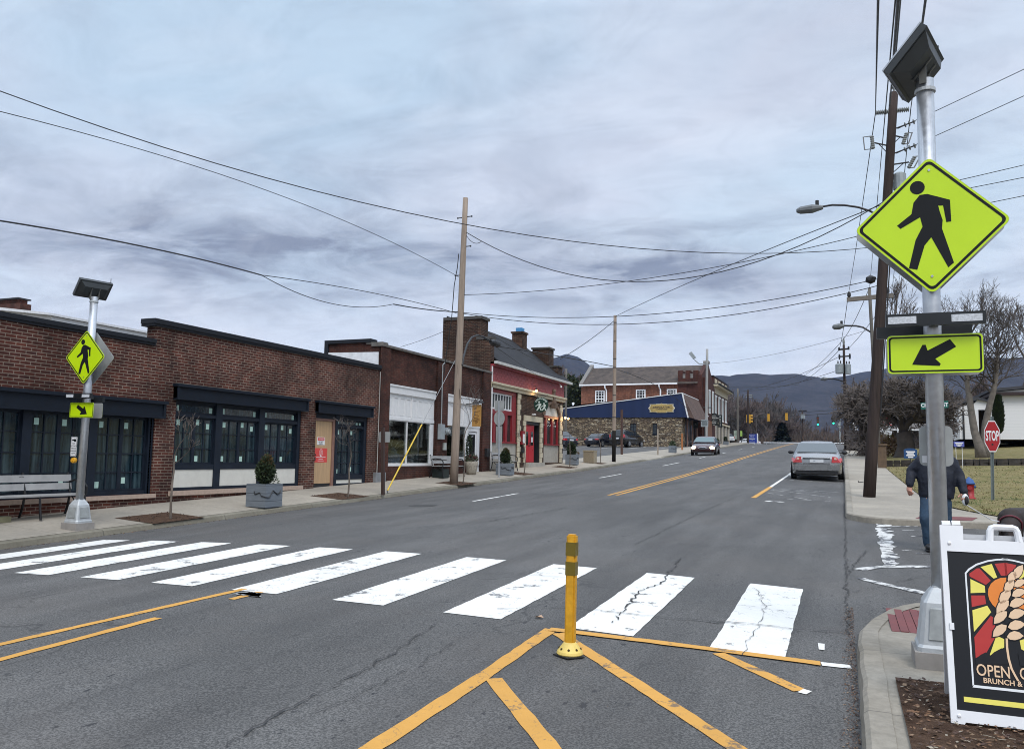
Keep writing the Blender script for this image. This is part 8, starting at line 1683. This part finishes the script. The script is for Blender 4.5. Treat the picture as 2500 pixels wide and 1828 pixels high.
def hand(parent,wr,down,palmdir,side_,curl=.5,s=1.):
    # palm + five separate fingers, down: direction of fingers, palmdir: normal
    down=Vector(down).normalized(); pn=Vector(palmdir); pn=(pn-down*pn.dot(down)).normalized(); lat=down.cross(pn)*side_
    vs=[wr,wr+down*.045*s,wr+down*.085*s]; es=[(0,1),(1,2)]; rs=[(.028*s,.022*s),(.042*s,.020*s),(.040*s,.017*s)]; o=0
    for i,(x,l) in enumerate(((-.030,.070),(-.010,.078),(.011,.073),(.030,.058))):
        b=wr+down*.088*s+lat*x*s; k=len(vs); c=curl+.12*i; d1=(down*math.cos(c*.6)+pn*math.sin(c*.6)); d2=(down*math.cos(c*1.6)+pn*math.sin(c*1.6)); d3=(down*math.cos(c*2.4)+pn*math.sin(c*2.4))
        vs+= [b,b+d1*l*.45*s,b+d1*l*.45*s+d2*l*.32*s,b+d1*l*.45*s+d2*l*.32*s+d3*l*.28*s]; es+=[(2,k),(k,k+1),(k+1,k+2),(k+2,k+3)]; rs+=[.0105*s,.0095*s,.0088*s,.0075*s]
    k=len(vs); b=wr+down*.03*s-lat*.038*s+pn*.005; t=(down*.75-lat*.55+pn*.35).normalized(); vs+=[b,b+t*.032*s,b+t*.06*s+pn*.008]; es+=[(1,k),(k,k+1),(k+1,k+2)]; rs+=[.014*s,.0115*s,.009*s]
    return skin('hand',vs,es,rs,SKINM,parent,0,1)
hand(bd,wr_l+Vector((0,0,0)),(-.02,-.15,-1),(.6,.6,0),1,.45,1.1)
hand(bd,wr_r+Vector((0,0,0)),(.02,-.2,-1),(-.3,-1,0),-1,1.1,1.1)
hp=lm(893,1400,-.16); LH=thing('leash_handle','black and white retractable leash handle in the hand of the walker','leash',tuple(Vector((MX,MY,MZ))+hp)); mb=MB(); mb.sm=True
mb.ball((0,0,0),.07,2,0,(.75,.45,1.35)); mb.build('case',WPLAS,LH,False); mb=MB(); mb.sm=True; mb.ball((.012,-.012,-.01),.06,2,0,(.6,.5,1.25)); mb.build('brake_panel',SHOE,LH,False)
mb=MB(); g=[(0,.0,.05),(-.02,0,.09),(.01,0,.12),(.035,0,.08),(.04,0,.0)]; mb.tube(g,.012,6); mb.build('grip',SHOE,LH,False)
# dog, facing the camera, head lowered
DY=MY+.35; DC=M('chocolate_coat',(.020,.012,.010),.75,var=.35,scale=9,bump=.3)
def dm(u,v,dy=0.): return atY(*z8(u,v),DY+dy)
dx_=dm(1150,1500).x; dz=side(0,DY); DG=thing('dog','dark chocolate brown short haired dog with lowered head behind the sandwich board','dog',(dx_,DY,dz))
def D(x,y,z): return Vector((x,y,z))
bk=dm(1180,1445).z-dz; hd_=dm(1170,1598,-.25)-Vector((dx_,DY,dz)); nz=dm(1163,1668,-.42)-Vector((dx_,DY,dz))
ch_=D(.05,.06,bk-.20); hp_=D(.50,.78,bk-.17)
mb=MB(); B_=[(ch_,.185,D(.25,.42,bk-.19),.165),(D(.25,.42,bk-.19),.165,hp_,.145),(ch_+D(0,-.04,-.02),.16,hd_+D(0,.06,.05),.125),(hd_,.118,hd_+D(0,-.02,-.01),.115),(nz.lerp(hd_,.62),.082,nz,.052),
 (hp_+D(.02,.10,.03),.05,D(.62,1.08,bk-.16),.03),(D(.62,1.08,bk-.16),.03,D(.70,1.22,bk-.34),.016)]
for sx,sy in ((-.13,0.0),(.13,.04)):
    x=ch_.x+sx; y=ch_.y+sy; B_+=[(D(x*.8,y,bk-.30),.085,D(x,y,.34),.050),(D(x,y,.34),.046,D(x,y-.01,.20),.034),(D(x,y-.01,.20),.034,D(x,y+.0,.06),.030),(D(x,y,.05),.034,D(x,y-.06,.03),.034)]
for sx in (-.11,.12):
    x=hp_.x+sx; y=hp_.y; B_+=[(D(x*.95,y,bk-.25),.105,D(x,y-.08,.40),.07),(D(x,y-.08,.40),.06,D(x,y+.10,.24),.034),(D(x,y+.10,.24),.032,D(x,y+.05,.05),.028),(D(x,y+.05,.035),.034,D(x,y-.02,.03),.032)]
blobs(mb,B_); db=mb.build('body',DC,DG,False); fuse(db,.014)
for s in (-1,1):
    e0=hd_+D(s*.115,.02,.05); mb=MB(); mb.sm=True; mb.hexa([e0+D(0,.03,.01),e0+D(0,-.03,.01),e0+D(s*.03,-.05,-.10),e0+D(s*.03,.02,-.11)],[e0+D(s*.02,.03,.01),e0+D(s*.02,-.03,.01),e0+D(s*.045,-.05,-.10),e0+D(s*.045,.02,-.11)]); mb.build('ear',M('ear_brown',(.028,.018,.016),.7),db,False)
    mb=MB(); mb.ball(tuple(nz.lerp(hd_,.75)+D(s*.055,-.09,.03)),.011,1); mb.build('eye',SHOE,db,False)
mb=MB(); mb.ball(tuple(nz+D(0,-.055,.0)),.03,1,0,(1.2,.8,.8)); mb.build('nose',SHOE,db,False)
mb=MB(); c=(ch_+D(0,-.04,-.02)).lerp(hd_+D(0,.06,.05),.45); ax=(hd_-ch_).normalized(); e1=Vector((1,0,0)); e1=(e1-ax*e1.dot(ax)).normalized(); e2=ax.cross(e1); mb.tube([c+e1*.155*math.cos(t)+e2*.155*math.sin(t) for t in [k/24*6.283 for k in range(25)]],.013,6); mb.build('collar',M('red_collar',(.12,.02,.03),.6),db,False)
LO=Vector((MX,MY,MZ))+hp; le=dm(1100,1535,-.1); lm_=dm(1050,1522)
mb=MB(); mb.tube([(0,0,-.07)]+[(lm_-LO)+Vector((0,0,0)),le-LO],.008,5); mb.build('cord',WPLAS,LH,False)
# ------------------------------------------------------------------ trees
BARK=M('tree_bark',(.13,.105,.085),.95,var=.35,scale=4,bump=.6,world=True); TWIG=M('twig_grey_brown',(.10,.082,.072),.9,var=.25,world=True,scale=2); DKB=M('dark_bark',(.055,.045,.038),.95,var=.4,scale=2,bump=.5,world=True); DKT=M('dark_twig',(.115,.095,.083),.95,var=.3,world=True,scale=1)
def grow(tr,cr,p,d,l,r,lv,mx,sp=.55,up=.25,nb=3,rat=.72,minr=.006,wob=.12):
    pts=[p]; q=p; dd=d.copy(); n=3
    for i in range(n):
        dd=(dd+Vector((random.gauss(0,wob),random.gauss(0,wob),random.gauss(0,wob)*.6+up*.10))).normalized(); q=q+dd*l/n; pts.append(q)
    rr=[max(minr,lerp(r,r*rat,i/n)) for i in range(n+1)]
    (tr if lv<=1 else cr).tube(pts,rr,7 if lv<=1 else (4 if lv<mx-1 else 3),False)
    if lv>=mx: return
    for k in range(nb+(1 if random.random()<.4 else 0)):
        t=1. if k==0 else random.uniform(.45,1.); i=min(n-1,int(t*n)); b=pts[i].lerp(pts[i+1],t*n-i) if t<1 else pts[-1]
        a=Vector((random.gauss(0,1),random.gauss(0,1),random.gauss(0,.7))); a=(a-dd*a.dot(dd)).normalized(); s=sp*(random.uniform(.25,.55) if k==0 else random.uniform(.7,1.3))
        nd2=(dd*math.cos(s)+a*math.sin(s)+Vector((0,0,up*random.random()))).normalized(); grow(tr,cr,b,nd2,l*random.uniform(.6,.86),max(minr,r*rat*(.95 if k==0 else random.uniform(.45,.75))),lv+1,mx,sp,up,nb,rat,minr,wob)
def baretree(name,label,loc,h,r,mx,seed,bark=BARK,twig=TWIG,group=None,sp=.55,up=.25,nb=3,trunk=.3,minr=.006,lean=(0,0),wob=.12,starts=1,rat=.72):
    random.seed(seed); T=thing(name,label,'tree',tuple(loc),0,group); tr,cr=MB(),MB(); tr.sm=True; p=Vector((0,0,-.05)); top=Vector((lean[0]*h*trunk,lean[1]*h*trunk,h*trunk)); tr.tube([p,Vector((0,0,h*.02)),top*.5+Vector((random.gauss(0,.01)*h,0,0)),top],[r*1.35,r*1.05,r*.9,r*.8],8)
    for k in range(starts):
        a=random.random()*6.3; d=Vector((math.cos(a)*.5*(starts>1),math.sin(a)*.5*(starts>1),1)).normalized() if starts>1 else Vector((lean[0],lean[1],1)).normalized()
        grow(tr,cr,top,d,h*(1-trunk)*.36,r*.78/(starts**.4),1,mx,sp,up,nb,rat,minr,wob)
    tr.build('trunk',bark,T,False,recalc=False); cr.build('crown',twig,T,False,recalc=False); return T
def pit(x,y,w=1.0,l=1.3):
    mb=MB(); x0,x1=x-w*.75,x+w*.25; 
    mb.mi=0; mb.poly([(x0,y-l/2,swl(x0,y-l/2)+.004),(x1,y-l/2,swl(x1,y-l/2)+.004),(x1,y+l/2,swl(x1,y+l/2)+.004),(x0,y+l/2,swl(x0,y+l/2)+.004)])
    for k in range(90): 
        mb.mi=1; xx,yy=random.uniform(x0,x1),random.uniform(y-l/2,y+l/2); c=Vector((xx,yy,swl(xx,yy)+.015)); mb.ball(tuple(c),random.uniform(.006,.016),1,.4,(1,1,.6))
    struct(mb,'tree_pit',[MATS['mulch'] if 'mulch' in MATS else MULCH,M('chip_brown',(.06,.04,.03),.95)])
saps=[('slender bare street sapling in the pit right of the near beacon',416,1267,5.0/1.9,1),('slender bare street sapling before the plywood door bay',850,1213,2.6,2),('thin bare sapling just right of the tall pale pole',1131,1181,2.6,3),('thin bare sapling in the pit before the red tavern doors',1280,1157,2.5,4),('thin bare sapling beside the scrolled planter at the tavern corner',1391,1141,2.5,5),('thin bare sapling between litter bin and thin tarred pole',1466.5,1131,2.4,6)]
hts=[(416,1030),(850,1040),(1131,955),(1280,1050),(1391,1040),(1466,1060)]
for (lab,px,py,_,sd),(tx,ty) in zip(saps,hts):
    f=cast(px,py,swl); h=(atY(tx,ty,f.y).z-f.z)*1.0; pit(f.x,f.y)
    big_=sd in (1,)
    baretree('street_sapling',lab,f,h*1.12,.024 if h>1.6 else .016,6 if sd<3 else 5,100+sd,BARK,TWIG,None,.62,.50,2,.36 if sd<4 else .45,.0045,(0,0),.2)
# pollarded trees
f=atY(2112,1078,68); f.z=lawn(f.x,68); h=atY(2112,872,68).z-f.z
baretree('pollarded_tree','dense round bare tree with short thick limbs by the far pavement, left of the two',f,h*.80,.42,7,21,DKB,DKT,None,.85,.05,3,.28,.022,(-.15,0),.3,4,.70)
f=atY(2207,1072,60); f.z=lawn(f.x,60)-.1; h=atY(2207,868,60).z-f.z
baretree('pollarded_tree','dense old bare tree with thick gnarled trunk on the lawn behind the steel pole',f,h*.86,.60,7,23,DKB,DKT,None,.85,.05,3,.30,.022,(0,0),.3,5,.72)
f=atY(2255,1060,90); f.z=lawn(f.x,90); baretree('bare_tree','tall thin pale bare tree rising between the dark pole and the diamond sign',atY(2185,1000,80),11,.2,6,31,BARK,TWIG,None,.4,.4,3,.3,.015)
# two stemmed tree on the lawn
def zg_(u,v,Y): return atY(2280+.2421*u,840+.2421*v,Y)
Yt=cast(2401,1117,lawn).y; f=zg_(500,1142,Yt); T=thing('two_stemmed_tree','grey two stemmed bare tree on the lawn left of the stop sign','tree',(f.x,Yt,lawn(f.x,Yt)-.05)); random.seed(33); o=Vector(T.location)
tr,cr=MB(),MB(); tr.sm=True
A_=[zg_(u,v,Yt)-o for u,v in ((480,1150),(455,1020),(410,880),(380,700),(355,520),(335,400),(345,150),(352,-60))]
B_=[zg_(u,v,Yt+.2)-o for u,v in ((515,1150),(505,1000),(520,800),(560,620),(600,480),(628,330),(640,150),(636,60))]
tr.tube(A_,[.34,.25,.21,.19,.165,.14,.10,.07],10); tr.tube(B_,[.31,.23,.19,.17,.15,.12,.085,.06],10)
for Q,h0 in ((A_,0),(B_,0)):
    for k in range(26):
        t=random.uniform(.52,1.) if k>3 else 1.; i=min(len(Q)-2,int(t*(len(Q)-1))); b=Q[i].lerp(Q[i+1],t*(len(Q)-1)-i) if t<1 else Q[-1]; a=random.random()*6.3
        d=Vector((math.cos(a),math.sin(a)*.7,random.uniform(.1,.9) if t<1 else 2)).normalized(); grow(cr,cr,b,d,random.uniform(.9,1.7)*(1.25-.4*t),.038 if t>.8 else .052,1,6,.55,.25,2,.70,.0075,.16)
tr.build('trunk',M('grey_bark',(.16,.14,.12),.95,var=.3,scale=5,bump=.6,world=True),T,False,recalc=False); cr.build('crown',M('dark_grey_twig',(.075,.062,.055),.9),T,False,recalc=False)
baretree('bare_tree','thin bare tree at the right edge of the white hall',zg_(880,700,80)*1.0+Vector((0,0,-2)),11,.2,6,36,DKB,DKT,None,.55,.2,3,.3,.018)
# conical evergreens
def conifer(name,label,loc,h,w,n,s,mis,group=None,cone=True,mats=None):
    T=thing(name,label,'tree',tuple(loc),0,group); mb=MB(); mb.tube([(0,0,-.3),(0,0,h*.9)],[.12*w+.05,.03],6); mb.build('trunk',DKB,T,False); mb=MB()
    for i in range(n):
        t=random.random()**.8; rr=w*(1-t)*(1+.22*math.sin(t*34+math.sin(i)))+.04*w if cone else w*math.sin(math.pi*min(1,t*.85+.12))**.7; a=random.random()*6.283; k=random.uniform(.45,1.); p=Vector((math.cos(a)*rr*k,math.sin(a)*rr*k,h*(.04+.96*t))); d=Vector((math.cos(a),math.sin(a),random.uniform(-.5,.3) if cone else 1.2)).normalized(); b=d.cross(ZA).normalized(); ss=s*random.uniform(.6,1.3); mb.mi=random.choice(mis); mb.poly([p-b*ss*.25,p+d*ss*.6-b*ss*.3,p+d*ss,p+b*ss*.35])
    mb.build('foliage',mats or FOL,T,False,recalc=False); return T
random.seed(50)
q=zg_(655,890,71); h=zg_(640,535,71).z-q.z; conifer('columnar_evergreen','narrow dark columnar evergreen against the white hall wall',(q.x,71,q.z-.2),h+.2,(zg_(695,1,71).x-zg_(605,1,71).x)/2,4200,.30,(0,0,0,1),None,False)
DC_=[M('far_conifer_dark',(.010,.017,.013),.9),M('far_conifer_mid',(.016,.026,.018),.9)]
b=atY(*s1(1880,945),175); h=atY(*s1(1872,548),175).z-b.z; conifer('dark_conifer','dark ragged conifer standing alone at the crest below the signals',(b.x,175,b.z-.5),h+.5,2.1,1500,.9,(0,1),None,True,DC_)
for lab,u,vt,w_ in (('low dark conifer at the right foot of the tall one',2010,820,.9),('low dark evergreen bushes left of the tall conifer',1700,890,1.4),('small dark evergreen between billboard and conifer',1620,905,.8)):
    b=atY(*s1(u,945),170); h=atY(*s1(u,vt),170).z-b.z; conifer('dark_evergreen',lab,(b.x,170,b.z-.3),h+.3,w_,500,.5,(0,1),None,True,DC_)
EG=[M('pine_green',(.035,.050,.022),.9),M('pine_olive',(.065,.075,.035),.9)]
for lab,x,yt,ybm,Y,w_ in (('loose green pine rising behind the tavern and the blue band',1278,818,905,150,6.0),('second green pine beside the brick hall gable',1296,845,905,158,5.0)):
    a=dY(x,yt,Y); b=dY(x,ybm,Y); T=thing('pine_tree',lab,'tree',(a.x,Y,0)); mb=MB(); mb.tube([(0,0,0),(0,0,a.z*.95)],[.4,.1],6); mb.build('trunk',DKB,T,False); mb=MB()
    for k in range(15): t=random.random(); leafy(mb,(random.gauss(0,w_*.30),random.gauss(0,w_*.3),lerp(b.z-2,a.z-1.5,t)),(w_*.3,w_*.3,1.1),130,.75,(0,0,1),.1)
    mb.build('foliage',EG,T,False,recalc=False)
# woods beyond the crest: five kinds, copied
random.seed(60); WOODM=[(M('wood_brown',(.085,.066,.058),.95,world=True,scale=.3,var=.3),M('wood_twig',(.105,.078,.070),.95,world=True,scale=.2,var=.3)),(DKB,M('wood_twig2',(.090,.080,.074),.95,world=True,scale=.2,var=.3))]
GRP='bare trees in the wood beyond the crest'; LAB='bare brown tree standing in the wood beyond the crest of the road'
protos=[]
for k in range(5):
    T=baretree('woodland_tree',LAB,(0,0,0),17,.28,6,200+k,WOODM[k%2][0],WOODM[k%2][1],GRP,.5,.3,3,.22,.055,(0,0),.14); protos.append(T)
n_=0
def ground_far(x,y): return gfar(x,y) if y>150 else prof(y)
spots=[]
for k in range(150):
    dx=random.uniform(1560,1880); Y=random.uniform(215,400); p=dY(dx,980,Y); 
    top=pw(dx,[(1560,880),(1600,893),(1650,893),(1700,900),(1735,925),(1760,950),(1880,965)]); zt=dY(dx,top,Y).z; g=ground_far(p.x,Y); h=(zt-g)*random.uniform(.75,1.0)
    if h>3: spots.append((p.x,Y,g,h))
for k in range(30):
    dx=random.uniform(1200,1330); Y=random.uniform(150,230); p=dY(dx,980,Y); zt=dY(dx,random.uniform(845,880),Y).z; spots.append((p.x,Y,2.,max(4,zt-2)))
for k in range(22):
    dx=random.uniform(1990,2200); Y=random.uniform(130,220); p=dY(dx,980,Y); zt=dY(dx,random.uniform(855,930),Y).z; spots.append((p.x,Y,3.,max(4,zt-3)))
for i,(x,y,g,h) in enumerate(spots):
    if i<5: o=protos[i]
    else: o=copy_tree(protos[i%5])
    o.location=(x,y,g); s=h/15.5; o.scale=(s*random.uniform(.9,1.2),s*random.uniform(.9,1.2),s); o.rotation_euler=(0,0,random.random()*6.3)
# brown scrub mass beyond the crest
random.seed(61); mb=MB(); SB=[M('scrub_brown',(.085,.062,.048),.95),M('scrub_rust',(.13,.08,.055),.95),M('scrub_grey',(.075,.068,.06),.95)]
for i in range(5200):
    dx=random.uniform(1640,1960); Y=random.uniform(178,260); top=pw(dx,[(1640,972),(1760,962),(1800,950),(1870,965),(1960,970)]); q=dY(dx,random.uniform(top,995),Y); a=random.random()*6.3; s=random.uniform(.2,.7); d=Vector((math.cos(a)*.3,math.sin(a)*.3,1)).normalized(); b=Vector((-math.sin(a),math.cos(a),0)); mb.mi=random.choice((0,0,1,2)); mb.poly([q-b*.05,q+b*.05,q+d*s*2])
tag(mb.build('scrub',SB,recalc=False),'brown leafless scrub filling the dip beyond the crest','scrub',kind='stuff')
# litter of leaves on the left walk and twigs
# ------------------------------------------------------------------ haze
def hazebox():
    x0,x1,y0,y1,z0,z1=-3450,2450,-60,3760,-60,480; mb=MB(); mb.box(x0,x1,y0,y1,z0,z1); q=bpy.data.materials.new('haze_air'); q.use_nodes=True; t=q.node_tree; t.nodes.clear(); o=t.nodes.new('ShaderNodeOutputMaterial'); v=t.nodes.new('ShaderNodeVolumePrincipled'); v.inputs['Color'].default_value=(.30,.52,1,1); v.inputs['Density'].default_value=HAZE; v.inputs['Anisotropy'].default_value=.2; t.links.new(v.outputs[0],o.inputs['Volume'])
    h_=mb.build('haze',q); h_['kind']='stuff'; h_['label']='thin bluish haze hanging before the wooded mountains'; h_['category']='haze'; h_.display_type='BOUNDS'
HAZE=.00005
hazebox()
# ------------------------------------------------------------------ one object per piece: separate loose pieces that do not touch
def split_loose(o,tol=.012):
    me=o.data; bm=bmesh.new(); bm.from_mesh(me); bm.verts.ensure_lookup_table(); n=len(bm.verts); comp=[-1]*n; boxes=[]
    for v in bm.verts:
        if comp[v.index]>=0: continue
        c=len(boxes); st=[v]; comp[v.index]=c; lo=v.co.copy(); hi=v.co.copy()
        while st:
            w=st.pop()
            for i in range(3): lo[i]=min(lo[i],w.co[i]); hi[i]=max(hi[i],w.co[i])
            for e in w.link_edges:
                u=e.other_vert(w)
                if comp[u.index]<0: comp[u.index]=c; st.append(u)
        boxes.append((lo,hi))
    m=len(boxes)
    if m<2 or m>260: bm.free(); return
    par=list(range(m))
    def fd(a):
        while par[a]!=a: par[a]=par[par[a]]; a=par[a]
        return a
    for a in range(m):
        for b in range(a+1,m):
            if all(boxes[a][0][i]-tol<=boxes[b][1][i] and boxes[b][0][i]-tol<=boxes[a][1][i] for i in range(3)): par[fd(a)]=fd(b)
    roots={}
    for c in range(m): roots.setdefault(fd(c),len(roots))
    if len(roots)<2: bm.free(); return
    base=o.name.split('.')[0]; parts=[]
    for k in range(len(roots)):
        b2=bm.copy(); dl=[v for v in b2.verts if roots[fd(comp[v.index])]!=k]; bmesh.ops.delete(b2,geom=dl,context='VERTS')
        if k==0: tgt=me; b2.to_mesh(me)
        else:
            m2=me.copy(); b2.to_mesh(m2); p=o.copy(); p.data=m2; p.name=base; COL.objects.link(p); p.parent=o.parent
            for ch in o.children: pass
        b2.free()
    bm.free()
SPL='red_ray yellow_ray wheat_grain hills black_leaf_ground kick_panel window_sill red_window_frame coping stucco_apron sticker shopfront_frame door_frame interior white_panel blind quoins door_surround window_arch flashing roof_membrane stone_coping bolts cornice dark_coping chimney wall_lamp button porch_wall porch_roof threshold drop window_header'.split()
for o in list(bpy.data.objects):
    if o.type=='MESH' and o.parent is not None and o.name.split('.')[0] in SPL and len(o.children)==0: split_loose(o)
